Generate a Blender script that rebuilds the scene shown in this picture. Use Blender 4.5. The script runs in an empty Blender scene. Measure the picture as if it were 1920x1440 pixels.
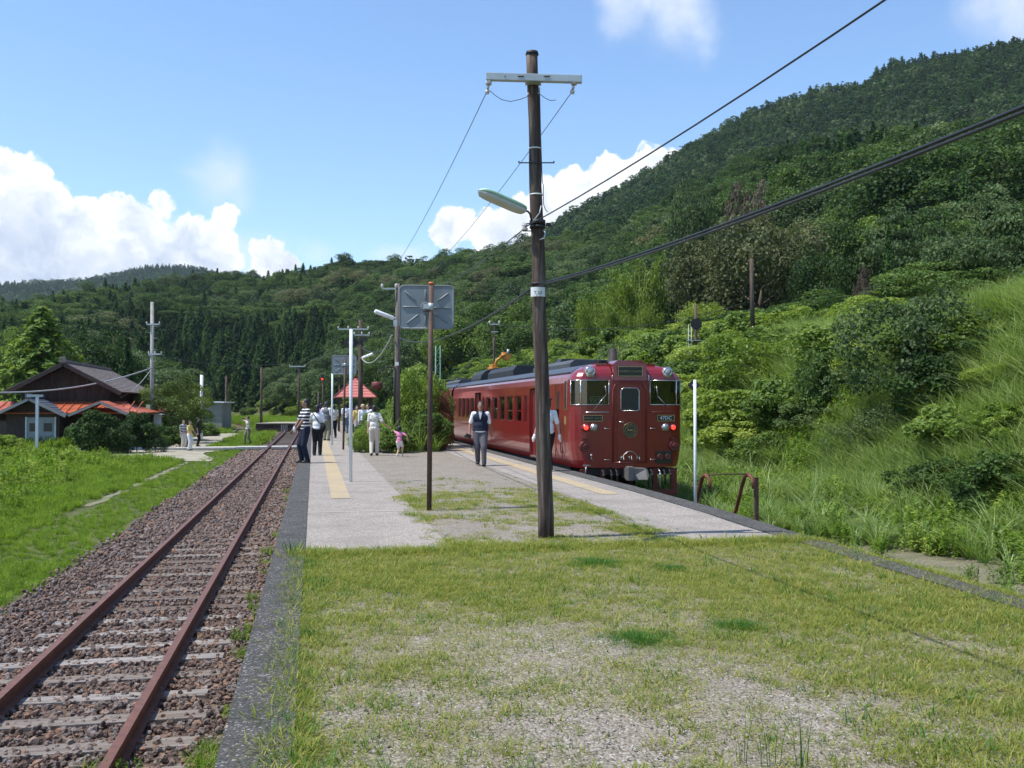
import bpy, bmesh, math, random
import numpy as np
from mathutils import Vector, Matrix, Euler
R = math.radians
S = bpy.context.scene
COL = S.collection
rnd = random.Random(7)
NR = np.random.default_rng(11)

# ------------------------------------------------------------------ camera
F = 1867.0                      # focal length in pixels of the 1920 wide photograph
TH = R(11.27)                   # the camera looks this far to the right of the track direction (+Y)
CT, ST = math.cos(TH), math.sin(TH)
CH = 1.55                       # eye height above the platform (platform surface is z = 0)
cam_d = bpy.data.cameras.new('camera')
cam = bpy.data.objects.new('camera', cam_d)
COL.objects.link(cam)
S.camera = cam
cam.location = (0, 0, CH)
cam.rotation_euler = (R(90) + math.atan(40 / F), 0, -TH)
cam_d.sensor_width = 36.0
cam_d.lens = F / 1920 * 36
cam_d.clip_start = 0.1
cam_d.clip_end = 20000

def at_depth(px, py, d):
    """a point seen at that place of the photograph, d metres deep"""
    l = (px - 960) / F * d
    return Vector((l * CT + d * ST, d * CT - l * ST, CH + (760 - py) / F * d))
def on_z(px, py, z):
    return at_depth(px, py, (CH - z) * F / (py - 760))

# ------------------------------------------------------------------ sun and sky
SUN_EL = R(64)
SUN = Vector((-math.cos(SUN_EL) * .995, -math.cos(SUN_EL) * .06, math.sin(SUN_EL))).normalized()
sl = bpy.data.lights.new('sun', 'SUN'); sl.energy = 4.6; sl.angle = R(.53); sl.color = (1.0, .955, .88)
so = bpy.data.objects.new('sun', sl); COL.objects.link(so)
so.rotation_euler = SUN.to_track_quat('Z', 'Y').to_euler(); so.location = (-30, 0, 60)
SKY_STRENGTH = .12
world = bpy.data.worlds.new('World'); S.world = world; world.use_nodes = True
vs = S.view_settings
vs.view_transform = 'Standard'; vs.look = 'None'; vs.exposure = 0.36; vs.gamma = 1; vs.use_curve_mapping = False
S.cycles.max_bounces = 7; S.cycles.diffuse_bounces = 3; S.cycles.glossy_bounces = 3
S.cycles.transmission_bounces = 6; S.cycles.transparent_max_bounces = 8; S.cycles.volume_bounces = 0
S.cycles.use_denoising = True

class NT:
    """small helper for writing node trees"""
    def __init__(s, tree): s.t = tree; s.n = tree.nodes; s.l = tree.links
    def new(s, typ, **kw):
        n = s.n.new(typ)
        for k, v in kw.items(): setattr(n, k, v)
        return n
    def put(s, sock, v):
        if v is None: return
        if isinstance(v, bpy.types.NodeSocket): s.l.new(v, sock)
        else:
            if sock.type == 'RGBA' and len(v) == 3: v = (*v, 1)
            sock.default_value = v
    def math(s, op, a, b=None, c=None, clamp=False):
        n = s.new('ShaderNodeMath', operation=op, use_clamp=clamp)
        for i, v in enumerate((a, b, c)):
            if v is not None: s.put(n.inputs[i], v)
        return n.outputs[0]
    def mix(s, f, a, b):
        n = s.new('ShaderNodeMix', data_type='RGBA')
        s.put(n.inputs[0], f); s.put(n.inputs[6], a); s.put(n.inputs[7], b)
        return n.outputs[2]
    def noise(s, vec, scale, detail=4, rough=.55, dist=0, out=0):
        n = s.new('ShaderNodeTexNoise')
        if vec is not None: s.put(n.inputs['Vector'], vec)
        n.inputs['Scale'].default_value = scale; n.inputs['Detail'].default_value = detail
        n.inputs['Roughness'].default_value = rough; n.inputs['Distortion'].default_value = dist
        return n.outputs[out]
    def ramp(s, f, pts):
        n = s.new('ShaderNodeValToRGB'); cr = n.color_ramp
        while len(cr.elements) < len(pts): cr.elements.new(.5)
        for e, (p, c) in zip(cr.elements, pts):
            e.position = p; e.color = (*c, 1) if not isinstance(c, (int, float)) else (c, c, c, 1)
        s.put(n.inputs[0], f); return n.outputs[0]
    def maprange(s, v, a, b, c=0., d=1., smooth=False):
        n = s.new('ShaderNodeMapRange'); n.clamp = True
        if smooth: n.interpolation_type = 'SMOOTHSTEP'
        s.put(n.inputs[0], v)
        for i, x in zip((1, 2, 3, 4), (a, b, c, d)): n.inputs[i].default_value = x
        return n.outputs[0]

# the sky: Nishita sky with cumulus clouds laid out by direction
def build_sky():
    w = NT(world.node_tree); w.n.clear()
    out = w.new('ShaderNodeOutputWorld'); bg = w.new('ShaderNodeBackground')
    bg.inputs[1].default_value = SKY_STRENGTH
    w.l.new(bg.outputs[0], out.inputs[0])
    sky = w.new('ShaderNodeTexSky', sky_type='NISHITA'); sky.sun_disc = False
    sky.sun_elevation = SUN_EL; sky.sun_rotation = R(-93)
    sky.altitude = 350; sky.air_density = 1.0; sky.dust_density = .35; sky.ozone_density = 2.6
    tc = w.new('ShaderNodeTexCoord'); d = tc.outputs['Generated']
    sep = w.new('ShaderNodeSeparateXYZ'); w.l.new(d, sep.inputs[0])
    X, Y, Z = sep.outputs
    u = w.math('ARCTAN2', X, Y)
    v = w.math('ARCSINE', Z)
    uv = w.new('ShaderNodeCombineXYZ'); w.put(uv.inputs[0], u); w.put(uv.inputs[1], v)
    uvo = uv.outputs[0]
    # push the look-up about with two sizes of billow
    def shift(vec, scale, amt, seed):
        n = w.new('ShaderNodeTexNoise'); n.inputs['Scale'].default_value = scale; n.inputs['Detail'].default_value = 5
        n.inputs['Roughness'].default_value = .6
        ad = w.new('ShaderNodeVectorMath', operation='ADD'); w.put(ad.inputs[0], vec); ad.inputs[1].default_value = (seed, seed * .7, seed * .3)
        w.l.new(ad.outputs[0], n.inputs['Vector'])
        sb = w.new('ShaderNodeVectorMath', operation='SUBTRACT'); w.l.new(n.outputs['Color'], sb.inputs[0]); sb.inputs[1].default_value = (.5, .5, .5)
        sc = w.new('ShaderNodeVectorMath', operation='SCALE'); w.l.new(sb.outputs[0], sc.inputs[0]); sc.inputs['Scale'].default_value = amt
        r = w.new('ShaderNodeVectorMath', operation='ADD'); w.put(r.inputs[0], vec); w.l.new(sc.outputs[0], r.inputs[1])
        return r.outputs[0]
    p = shift(uvo, 14, .05, 3.1)
    p = shift(p, 44, .024, 8.7)
    p = shift(p, 150, .005, 2.2)
    def ang(px, py):
        a = math.atan((px - 960) / F) + TH
        e = math.atan2((760 - py) / F * math.cos(a - TH), 1)
        return a, e
    def blobs(lst, vec):
        acc = None
        for px, py, r, sy in lst:
            a, e = ang(px, py)
            sb = w.new('ShaderNodeVectorMath', operation='SUBTRACT'); w.put(sb.inputs[0], vec); sb.inputs[1].default_value = (a, e, 0)
            ml = w.new('ShaderNodeVectorMath', operation='MULTIPLY'); w.l.new(sb.outputs[0], ml.inputs[0]); ml.inputs[1].default_value = (1, sy, 0)
            ln = w.new('ShaderNodeVectorMath', operation='LENGTH'); w.l.new(ml.outputs[0], ln.inputs[0])
            vv = w.math('SUBTRACT', r / F, ln.outputs['Value'])
            acc = vv if acc is None else w.math('SMOOTH_MAX', acc, vv, .006)
        return acc
    thick = [(15, 345, 60, .9), (60, 420, 75, 1), (132, 428, 56, 1), (40, 500, 110, 1), (232, 416, 50, 1), (200, 485, 74, 1), (150, 520, 120, 1),
             (306, 372, 20, 1), (290, 402, 22, 1), (290, 485, 62, 1), (352, 448, 50, 1), (425, 404, 24, 1), (395, 470, 56, 1), (-80, 420, 130, 1), (-200, 450, 150, 1), (-330, 500, 100, 1),
             (505, 478, 36, 1), (540, 490, 22, 1), (60, 560, 130, 1.2),
             (850, 432, 42, 1), (925, 440, 38, 1), (985, 420, 55, 1), (1035, 370, 38, 1), (1090, 340, 42, 1), (1150, 320, 42, 1), (1215, 320, 48, 1),
             (1270, 330, 50, 1), (1100, 420, 90, 1), (960, 480, 70, 1), (1340, 370, 60, 1)]
    thin = [(412, 335, 52, 1), (438, 372, 28, 1), (370, 330, 20, 2), (1190, -10, 68, 1), (1265, 25, 70, 1), (1310, 60, 40, 1), (1180, 40, 50, 1.2), (1890, 10, 75, 1.3), (1960, -20, 110, 1),
            (600, 480, 40, 2), (450, 480, 90, 2.2), (100, 500, 260, 2), (760, 480, 60, 3)]
    f1 = blobs(thick, p)
    f2 = blobs(thin, shift(uvo, 12, .06, 1.7))
    m1 = w.maprange(f1, -.0012, .0028, 0, 1, True)
    m2 = w.maprange(f2, -.012, .026, 0, .85, True)
    wisp = w.maprange(w.noise(uvo, 14, 6, .6), .38, .72, .35, 1)
    m2 = w.math('MULTIPLY', m2, wisp)
    # shade within the clouds: bluish towards the base and in the hollows
    n2 = w.noise(p, 22, 5, .6)
    hgt = w.maprange(v, R(7.2), R(13.5), 0, 1)
    edge = w.maprange(f1, 0, .02, .22, 0)
    sh = w.math('ADD', w.math('ADD', w.math('MULTIPLY', n2, 1.15), w.math('MULTIPLY', hgt, .26)), edge)
    ccol = w.ramp(sh, [(.46, (4.0, 4.7, 5.9)), (.66, (5.6, 6.1, 6.9)), (.90, (7.9, 8.0, 8.1))])
    # colour ramp values are clamped by nothing: they are sky radiances
    hs = w.new('ShaderNodeHueSaturation'); hs.inputs['Saturation'].default_value = 1.08; hs.inputs['Value'].default_value = 1.5; w.l.new(sky.outputs[0], hs.inputs['Color'])
    c = w.mix(m2, hs.outputs[0], (6.2, 6.7, 7.4))
    c = w.mix(m1, c, ccol)
    w.l.new(c, bg.inputs[0])
build_sky()

# ------------------------------------------------------------------ object helpers
def tag(o, label=None, cat=None, group=None, kind=None):
    if label: o['label'] = label
    if cat: o['category'] = cat
    if group: o['group'] = group
    if kind: o['kind'] = kind
    return o
def thing(name, label, cat, loc=(0, 0, 0), rz=0., group=None):
    o = bpy.data.objects.new(name, None); COL.objects.link(o)
    o.empty_display_size = .3
    o.location = loc; o.rotation_euler = (0, 0, rz)
    return tag(o, label, cat, group)
def link_mesh(name, me, parent=None):
    o = bpy.data.objects.new(name, me); COL.objects.link(o)
    if parent is not None: o.parent = parent
    return o
def copy_tree(o, parent=None):
    c = o.copy(); COL.objects.link(c)
    if parent is not None: c.parent = parent
    for ch in o.children: copy_tree(ch, c)
    return c

class MB:
    """collects shapes; build() links them as ONE mesh object"""
    def __init__(s, origin=(0, 0, 0)):
        s.v = []; s.f = []; s.m = []; s.o = Vector(origin); s.cur = 0; s.sm = []; s.smooth = False
    def add(s, vs, fs):
        b = len(s.v)
        s.v += [tuple(Vector(q) - s.o) for q in vs]
        for f in fs:
            s.f.append([b + i for i in f]); s.m.append(s.cur); s.sm.append(s.smooth)
        return s
    def box(s, c, d, rot=None):
        c = Vector(c); hx, hy, hz = d[0] / 2, d[1] / 2, d[2] / 2
        q = [Vector((x, y, z)) for x in (-hx, hx) for y in (-hy, hy) for z in (-hz, hz)]
        if rot is not None:
            M = rot if isinstance(rot, Matrix) else Euler(rot).to_matrix()
            q = [M @ a for a in q]
        return s.add([c + a for a in q], [(0, 1, 3, 2), (4, 6, 7, 5), (0, 4, 5, 1), (2, 3, 7, 6), (0, 2, 6, 4), (1, 5, 7, 3)])
    def beam(s, a, b, w, h, up=(0, 0, 1)):
        a = Vector(a); b = Vector(b); d = (b - a); L = d.length; d.normalize()
        x = d.cross(Vector(up)).normalized(); z = x.cross(d)
        M = Matrix((x, d, z)).transposed()
        return s.box((a + b) / 2, (w, L, h), M)
    def cyl(s, a, b, r0, r1=None, n=12, caps=True):
        return s.tube([a, b], [r0, r0 if r1 is None else r1], n, caps)
    def tube(s, pts, r, n=8, caps=True):
        pts = [Vector(q) for q in pts]
        if isinstance(r, (int, float)): r = [r] * len(pts)
        vs = []; prev = None
        for i, q in enumerate(pts):
            d = (pts[min(i + 1, len(pts) - 1)] - pts[max(i - 1, 0)])
            if d.length < 1e-9: d = Vector((0, 0, 1))
            d.normalize()
            if prev is None:
                ref = Vector((0, 0, 1)) if abs(d.z) < .9 else Vector((1, 0, 0))
                x = d.cross(ref).normalized()
            else:
                x = (prev - d * prev.dot(d)).normalized()
            prev = x; y = d.cross(x)
            for k in range(n):
                a = 2 * math.pi * k / n
                vs.append(q + (x * math.cos(a) + y * math.sin(a)) * r[i])
        fs = []
        for i in range(len(pts) - 1):
            for k in range(n):
                k2 = (k + 1) % n
                fs.append((i * n + k, i * n + k2, (i + 1) * n + k2, (i + 1) * n + k))
        osm = s.smooth; s.smooth = True
        s.add(vs, fs); s.smooth = osm
        if caps:
            b = len(s.v) - len(vs)
            s.f.append([b + k for k in range(n)][::-1]); s.f.append([b + (len(pts) - 1) * n + k for k in range(n)])
            s.m += [s.cur] * 2; s.sm += [False] * 2
        return s
    def ell(s, c, r, nu=12, nv=8, rot=None):
        c = Vector(c); r = (r, r, r) if isinstance(r, (int, float)) else r
        vs = []
        M = None if rot is None else (rot if isinstance(rot, Matrix) else Euler(rot).to_matrix())
        for j in range(1, nv):
            t = math.pi * j / nv
            for i in range(nu):
                a = 2 * math.pi * i / nu
                q = Vector((r[0] * math.sin(t) * math.cos(a), r[1] * math.sin(t) * math.sin(a), r[2] * math.cos(t)))
                vs.append(q)
        vs += [Vector((0, 0, r[2])), Vector((0, 0, -r[2]))]
        if M: vs = [M @ q for q in vs]
        vs = [c + q for q in vs]
        fs = []
        for j in range(nv - 2):
            for i in range(nu):
                i2 = (i + 1) % nu
                fs.append((j * nu + i, (j + 1) * nu + i, (j + 1) * nu + i2, j * nu + i2))
        T = len(vs) - 2; B = T + 1; L = (nv - 2) * nu
        for i in range(nu):
            i2 = (i + 1) % nu
            fs.append((T, i, i2)); fs.append((B, L + i2, L + i))
        osm = s.smooth; s.smooth = True; s.add(vs, fs); s.smooth = osm
        return s
    def prism(s, poly, a, b):
        """polygon given as 3D points, swept from +a to +b (vectors)"""
        a = Vector(a); b = Vector(b); n = len(poly); P = [Vector(q) for q in poly]
        vs = [q + a for q in P] + [q + b for q in P]
        fs = [tuple(range(n))[::-1], tuple(range(n, 2 * n))]
        for i in range(n):
            j = (i + 1) % n; fs.append((i, j, n + j, n + i))
        return s.add(vs, fs)
    def quad(s, a, b, c, d): return s.add([a, b, c, d], [(0, 1, 2, 3)])
    def mesh(s, name, mats, bevel=0):
        me = bpy.data.meshes.new(name)
        me.from_pydata(s.v, [], s.f)
        for m in (mats if isinstance(mats, (list, tuple)) else [mats]): me.materials.append(m)
        me.polygons.foreach_set('material_index', s.m)
        me.polygons.foreach_set('use_smooth', s.sm)
        bm = bmesh.new(); bm.from_mesh(me)
        bmesh.ops.recalc_face_normals(bm, faces=bm.faces)
        if bevel:
            es = [e for e in bm.edges if len(e.link_faces) == 2 and e.calc_face_angle(0) > .6]
            bmesh.ops.bevel(bm, geom=es, offset=bevel, segments=2, affect='EDGES', profile=.6, clamp_overlap=True)
        bm.to_mesh(me); bm.free(); me.update()
        return me
    def build(s, name, mats, parent=None, bevel=0):
        o = link_mesh(name, s.mesh(name, mats, bevel), parent)
        if parent is None: o.location = s.o
        return o

# ------------------------------------------------------------------ materials
def new_mat(name):
    m = bpy.data.materials.new(name); m.use_nodes = True
    w = NT(m.node_tree); b = w.n['Principled BSDF']
    return m, w, b
def coords(w, kind='Object', scale=None):
    tc = w.new('ShaderNodeTexCoord'); o = tc.outputs[kind]
    if scale:
        mp = w.new('ShaderNodeMapping'); mp.inputs['Scale'].default_value = scale; w.l.new(o, mp.inputs[0]); o = mp.outputs[0]
    return o
def bump(w, b, h, strength=.3, dist=.01):
    n = w.new('ShaderNodeBump'); n.inputs['Strength'].default_value = strength; n.inputs['Distance'].default_value = dist
    w.put(n.inputs['Height'], h); w.l.new(n.outputs[0], b.inputs['Normal'])
def pmat(name, col, rough=.6, metal=0., var=.18, scale=6., bumps=.0, spec=.5, coat=0., stretch=None, dirt=None, fine=60.):
    """paint, cloth, stone...: base colour broken up by two sizes of noise"""
    m, w, b = new_mat(name)
    c = coords(w, 'Object', stretch)
    n = w.noise(c, scale, 6, .62)
    lo = tuple(x * (1 - var) for x in col); hi = tuple(min(1, x * (1 + var)) for x in col)
    cc = w.ramp(n, [(.3, lo), (.7, hi)])
    n2 = w.noise(c, fine, 3, .6)
    if dirt:
        cc = w.mix(w.maprange(w.noise(c, scale * .6, 7, .7), .5, .72, 0, 1), cc, dirt)
    w.l.new(cc, b.inputs['Base Color'])
    b.inputs['Roughness'].default_value = rough; b.inputs['Metallic'].default_value = metal
    b.inputs['Specular IOR Level'].default_value = spec
    b.inputs['Coat Weight'].default_value = coat
    if bumps: bump(w, b, w.math('ADD', n, n2), bumps, .01)
    return m
def glow(name, col, strength):
    m, w, b = new_mat(name)
    b.inputs['Base Color'].default_value = (*col, 1)
    b.inputs['Emission Color'].default_value = (*col, 1); b.inputs['Emission Strength'].default_value = strength
    b.inputs['Roughness'].default_value = .2
    return m
def leaf_mat(name, dark, mid, light, trans=.35, rough=.55, spec=.4):
    m, w, b = new_mat(name)
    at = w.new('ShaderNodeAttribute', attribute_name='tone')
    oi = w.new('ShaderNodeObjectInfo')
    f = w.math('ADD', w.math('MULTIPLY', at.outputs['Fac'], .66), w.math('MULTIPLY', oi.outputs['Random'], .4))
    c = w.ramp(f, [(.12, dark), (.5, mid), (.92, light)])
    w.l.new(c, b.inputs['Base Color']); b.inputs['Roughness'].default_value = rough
    b.inputs['Specular IOR Level'].default_value = spec
    tr = w.new('ShaderNodeBsdfTranslucent')
    g = w.new('ShaderNodeHueSaturation'); w.l.new(c, g.inputs['Color']); g.inputs['Value'].default_value = 1.25; g.inputs['Saturation'].default_value = 1.1; g.inputs['Hue'].default_value = .485
    w.l.new(g.outputs[0], tr.inputs[0])
    mx = w.new('ShaderNodeMixShader'); mx.inputs[0].default_value = trans
    w.l.new(b.outputs[0], mx.inputs[1]); w.l.new(tr.outputs[0], mx.inputs[2])
    w.l.new(mx.outputs[0], w.n['Material Output'].inputs[0])
    return m

# ------------------------------------------------------------------ fast numpy meshes
def np_mesh(name, V, quads, mat, tone=None, tris=None, smooth=False):
    me = bpy.data.meshes.new(name)
    V = np.asarray(V, np.float32); k = quads.shape[1]
    me.vertices.add(len(V)); me.vertices.foreach_set('co', V.ravel())
    nq = len(quads)
    me.loops.add(nq * k); me.loops.foreach_set('vertex_index', quads.astype(np.int32).ravel())
    me.polygons.add(nq)
    me.polygons.foreach_set('loop_start', np.arange(nq, dtype=np.int32) * k)
    me.polygons.foreach_set('use_smooth', np.full(nq, smooth))
    me.materials.append(mat)
    if tone is not None:
        a = me.attributes.new('tone', 'FLOAT', 'FACE'); a.data.foreach_set('value', np.asarray(tone, np.float32))
    me.update(calc_edges=True); me.validate()
    return me
def unit(a): return a / np.maximum(np.linalg.norm(a, axis=-1, keepdims=True), 1e-9)
def leaves(P, N, L, W, rg, droop=.0):
    """diamond leaves at P facing N: verts and quads"""
    n = len(P); r = unit(rg.normal(size=(n, 3)))
    a = unit(np.cross(N, r)); a[:, 2] -= droop; a = unit(a); b = unit(np.cross(N, a))
    L = np.broadcast_to(L, (n,))[:, None]; W = np.broadcast_to(W, (n,))[:, None]
    V = np.stack([P - a * L * .5, P + b * W * .5 + a * L * .05 + N * W * .12, P + a * L * .5, P - b * W * .5 + a * L * .05 + N * W * .12], 1).reshape(-1, 3)
    return V, np.arange(4 * n).reshape(n, 4)
def strips(base, dirv, L, W, bend, rg, seg=4):
    """grass blades: base points, unit outward directions, arching"""
    n = len(base)
    side = np.stack([-dirv[:, 1], dirv[:, 0], np.zeros(n)], 1); side = unit(side)
    ring = []
    for i in range(seg + 1):
        t = i / seg
        out = bend * t ** 1.8
        up = t * (1 - .38 * bend * t)
        c = base + dirv * (L * out)[:, None] + np.array([0, 0, 1.]) * (L * up)[:, None]
        wd = (W * (1 - t ** 1.6) + .0006)[:, None]
        ring.append((c - side * wd * .5, c + side * wd * .5))
    V = np.stack([x for r in ring for x in r], 1)     # n, 2(seg+1), 3
    q = []
    for i in range(seg): q.append([2 * i, 2 * i + 1, 2 * i + 3, 2 * i + 2])
    q = np.array(q)[None] + (np.arange(n) * 2 * (seg + 1))[:, None, None]
    return V.reshape(-1, 3), q.reshape(-1, 4)

def scatter(name, label, cat, pts, rot, scl, idx, protos, kind='stuff', tilt=None):
    """ONE object that instances the prototype meshes on its points"""
    me = bpy.data.meshes.new(name)
    pts = np.asarray(pts, np.float32); n = len(pts)
    me.vertices.add(n); me.vertices.foreach_set('co', pts.ravel())
    rv = np.zeros((n, 3), np.float32); rv[:, 2] = rot
    if tilt is not None: rv[:, :2] = tilt
    a = me.attributes.new('rot', 'FLOAT_VECTOR', 'POINT'); a.data.foreach_set('vector', rv.ravel())
    scl = np.asarray(scl, np.float32)
    if scl.ndim == 1: scl = np.stack([scl] * 3, 1)
    a = me.attributes.new('scl', 'FLOAT_VECTOR', 'POINT'); a.data.foreach_set('vector', scl.ravel().astype(np.float32))
    a = me.attributes.new('idx', 'INT', 'POINT'); a.data.foreach_set('value', np.asarray(idx, np.int32))
    o = link_mesh(name, me); tag(o, label, cat, kind=kind)
    g = bpy.data.node_groups.new(name + '_scatter', 'GeometryNodeTree')
    g.interface.new_socket('Geometry', in_out='INPUT', socket_type='NodeSocketGeometry')
    g.interface.new_socket('Geometry', in_out='OUTPUT', socket_type='NodeSocketGeometry')
    gi = g.nodes.new('NodeGroupInput'); go = g.nodes.new('NodeGroupOutput')
    ip = g.nodes.new('GeometryNodeInstanceOnPoints'); jn = g.nodes.new('GeometryNodeJoinGeometry')
    for p in reversed(list(protos)):
        oi = g.nodes.new('GeometryNodeObjectInfo'); oi.inputs['Object'].default_value = p; oi.inputs['As Instance'].default_value = True
        oi.transform_space = 'ORIGINAL'
        g.links.new(oi.outputs['Geometry'], jn.inputs[0])
    def att(nm, ty):
        q = g.nodes.new('GeometryNodeInputNamedAttribute'); q.data_type = ty; q.inputs['Name'].default_value = nm; return q.outputs['Attribute']
    g.links.new(gi.outputs[0], ip.inputs['Points']); g.links.new(jn.outputs[0], ip.inputs['Instance'])
    ip.inputs['Pick Instance'].default_value = True
    g.links.new(att('idx', 'INT'), ip.inputs['Instance Index'])
    g.links.new(att('rot', 'FLOAT_VECTOR'), ip.inputs['Rotation'])
    g.links.new(att('scl', 'FLOAT_VECTOR'), ip.inputs['Scale'])
    g.links.new(ip.outputs[0], go.inputs[0])
    md = o.modifiers.new('scatter', 'NODES'); md.node_group = g
    return o
def proto(name, me):
    """a mesh the scatters instance; kept out of the scene itself"""
    o = bpy.data.objects.new(name, me); o.use_fake_user = True
    return o
# ------------------------------------------------------------------ terrain
HAZE = .00008
def sn(x, y, s, seed=0.):
    x = x / s + seed; y = y / s - seed * 1.7
    return (np.sin(x * 1.3 + 1.9 * np.sin(y * .7 + seed)) + np.sin(y * 1.7 - 1.3 * np.sin(x * .9 + 2)) + .6 * np.sin(x * 3.1 + y * 2.3) + .4 * np.sin(y * 4.3 - x * 3.7 + 1)) / 3.
def vn(x, y, s, seed=0, octv=3):
    """value noise, 0 to 1"""
    x = np.asarray(x, float) / s + 100 + seed * 7.3; y = np.asarray(y, float) / s + 100 + seed * 3.1; tot = 0; amp = 1.; nrm = 0
    for o in range(octv):
        xi = np.floor(x).astype(int); yi = np.floor(y).astype(int); fx = x - xi; fy = y - yi; fx = fx * fx * (3 - 2 * fx); fy = fy * fy * (3 - 2 * fy)
        def hs(a, b):
            v = np.sin(a * 127.1 + b * 311.7 + seed * 17.) * 43758.5453; return v - np.floor(v)
        tot = tot + amp * ((hs(xi, yi) * (1 - fx) + hs(xi + 1, yi) * fx) * (1 - fy) + (hs(xi, yi + 1) * (1 - fx) + hs(xi + 1, yi + 1) * fx) * fy)
        nrm += amp; amp *= .55; x = x * 2.1 + 11; y = y * 2.1 + 5
    return tot / nrm
def sm(t): t = np.clip(t, 0, 1); return t * t * (3 - 2 * t)
def az_of(px): return np.degrees(np.arctan((np.asarray(px, float) - 960) / F)) + math.degrees(TH)
def ridge(px, py):
    """azimuths of a skyline and its tangent of elevation"""
    a = az_of(px); return a, (760 - np.asarray(py, float)) / F * np.cos(np.radians(a) - TH)
SKY_MID = ridge([-500, 0, 60, 120, 200, 300, 377, 480, 560, 640, 700, 790, 850, 960, 1020, 1100, 1200, 1297, 1335, 1417, 1503, 1647, 1920, 2500],
                [600, 560, 562, 548, 536, 520, 508, 512, 497, 478, 487, 487, 472, 458, 443, 432, 398, 352, 330, 287, 256, 237, 218, 190])
SKY_FAR_RIGHT = ridge([880, 960, 1010, 1060, 1150, 1280, 1400, 1530, 1620, 1680, 1800, 1920, 2500],
                      [560, 480, 440, 405, 355, 280, 210, 165, 150, 110, 95, 68, 20])
SKY_FAR_LEFT = ridge([-500, 0, 150, 200, 270, 330, 370, 430, 600], [560, 533, 526, 517, 501, 499, 502, 520, 560])
def layer(az, r, sky, r0, R0, base, tree, power):
    tan = np.interp(az, sky[0], sky[1])
    H = CH + tan * R0 - tree
    t = np.clip((r - r0) / (R0 - r0), 0, 1)
    h = base + (H - base) * t ** power
    h = np.where(r > R0, H - (r - R0) * .12, h)
    return h
def bank_foot(y): return 12.4 - np.clip(y - 85, 0, 400) ** 2 / 520 + .4 * np.sin(y * .31) - .35 * np.clip(y - 60, 0, 25) * 0
def bank_crest(y): return bank_foot(y) + np.interp(y, [-20, 10, 22, 57, 100, 200], [5.5, 5.6, 6.0, 9.5, 9, 9])
def ground(x, y):
    x = np.asarray(x, float); y = np.asarray(y, float)
    r = np.hypot(x, y); az = np.degrees(np.arctan2(x, y))
    h = np.full(x.shape, -.97)
    m = sm((-x - 4.2) / 3) * (y > -50)
    h = h + m * (.1 + .09 * sn(x, y, 3.1, .4))
    # grass bank on the right
    t = (x - bank_foot(y)) / (bank_crest(y) - bank_foot(y))
    top = np.interp(y, [-20, 10, 25, 57, 90, 160, 300], [4.6, 4.9, 5.0, 5.6, 6.4, 6., 3.])
    bk = -.97 + top * sm(t * .93) ** .9 + .35 * sn(x, y, 3.3, 1.3) * sm(t * 2) + .08 * np.clip(t - 1, 0, 3)
    h = np.where(t > 0, np.maximum(h, bk), h)
    front = (np.abs(az) < 75)
    w = sm((80 - np.abs(az)) / 15)
    # mid hills
    r0 = np.interp(az, [-60, -16, -8, -4, 5, 12, 15, 25, 38, 60], [90, 120, 175, 200, 185, 150, 115, 62, 40, 36])
    R0 = np.interp(az, [-60, -16, -5, 5, 15, 25, 38, 60], [350, 350, 420, 380, 330, 270, 210, 200])
    bs = np.interp(az, [5, 14], [-1.0, 3.6])
    a = layer(az, r, SKY_MID, r0, R0, bs, 8.5, 1.25)
    a = a + sn(x, y, 37, 2.) * 2.2 * sm((r - r0) / 80) * sm((R0 * 1.05 - r) / 60)
    h = np.where(r > r0, np.maximum(h, a * w + h * (1 - w)), h)
    # far mountain on the right and far hill on the left
    wr = sm((az - 3) / 5) * w
    b = layer(az, r, SKY_FAR_RIGHT, 230, 640, -5., 6, 1.0) + sn(x, y, 70, 5.) * 5 * sm((600 - r) / 150) * sm((r - 300) / 100)
    h = np.maximum(h, np.where((r > 230) & (az > 3), b * wr + h * (1 - wr), -99))
    c = layer(az, r, SKY_FAR_LEFT, 800, 1700, -5., 6, 1.0)
    h = np.maximum(h, np.where((r > 800) & (az < 6), c * w + h * (1 - w), -99))
    return h

m_ground, w, b = new_mat('soil and undergrowth')
c = coords(w); n = w.noise(c, .9, 6, .65); n2 = w.noise(c, 14, 5, .7)
g = w.ramp(n, [(.3, (.05, .075, .02)), (.55, (.085, .11, .03)), (.72, (.16, .14, .08))])
g = w.mix(w.maprange(n2, .45, .7), g, (.12, .11, .07))
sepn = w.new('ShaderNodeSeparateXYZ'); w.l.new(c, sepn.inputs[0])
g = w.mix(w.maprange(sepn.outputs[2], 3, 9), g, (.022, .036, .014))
w.l.new(g, b.inputs['Base Color']); b.inputs['Roughness'].default_value = .95; b.inputs['Specular IOR Level'].default_value = .1
bump(w, b, n2, .6, .05)

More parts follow.
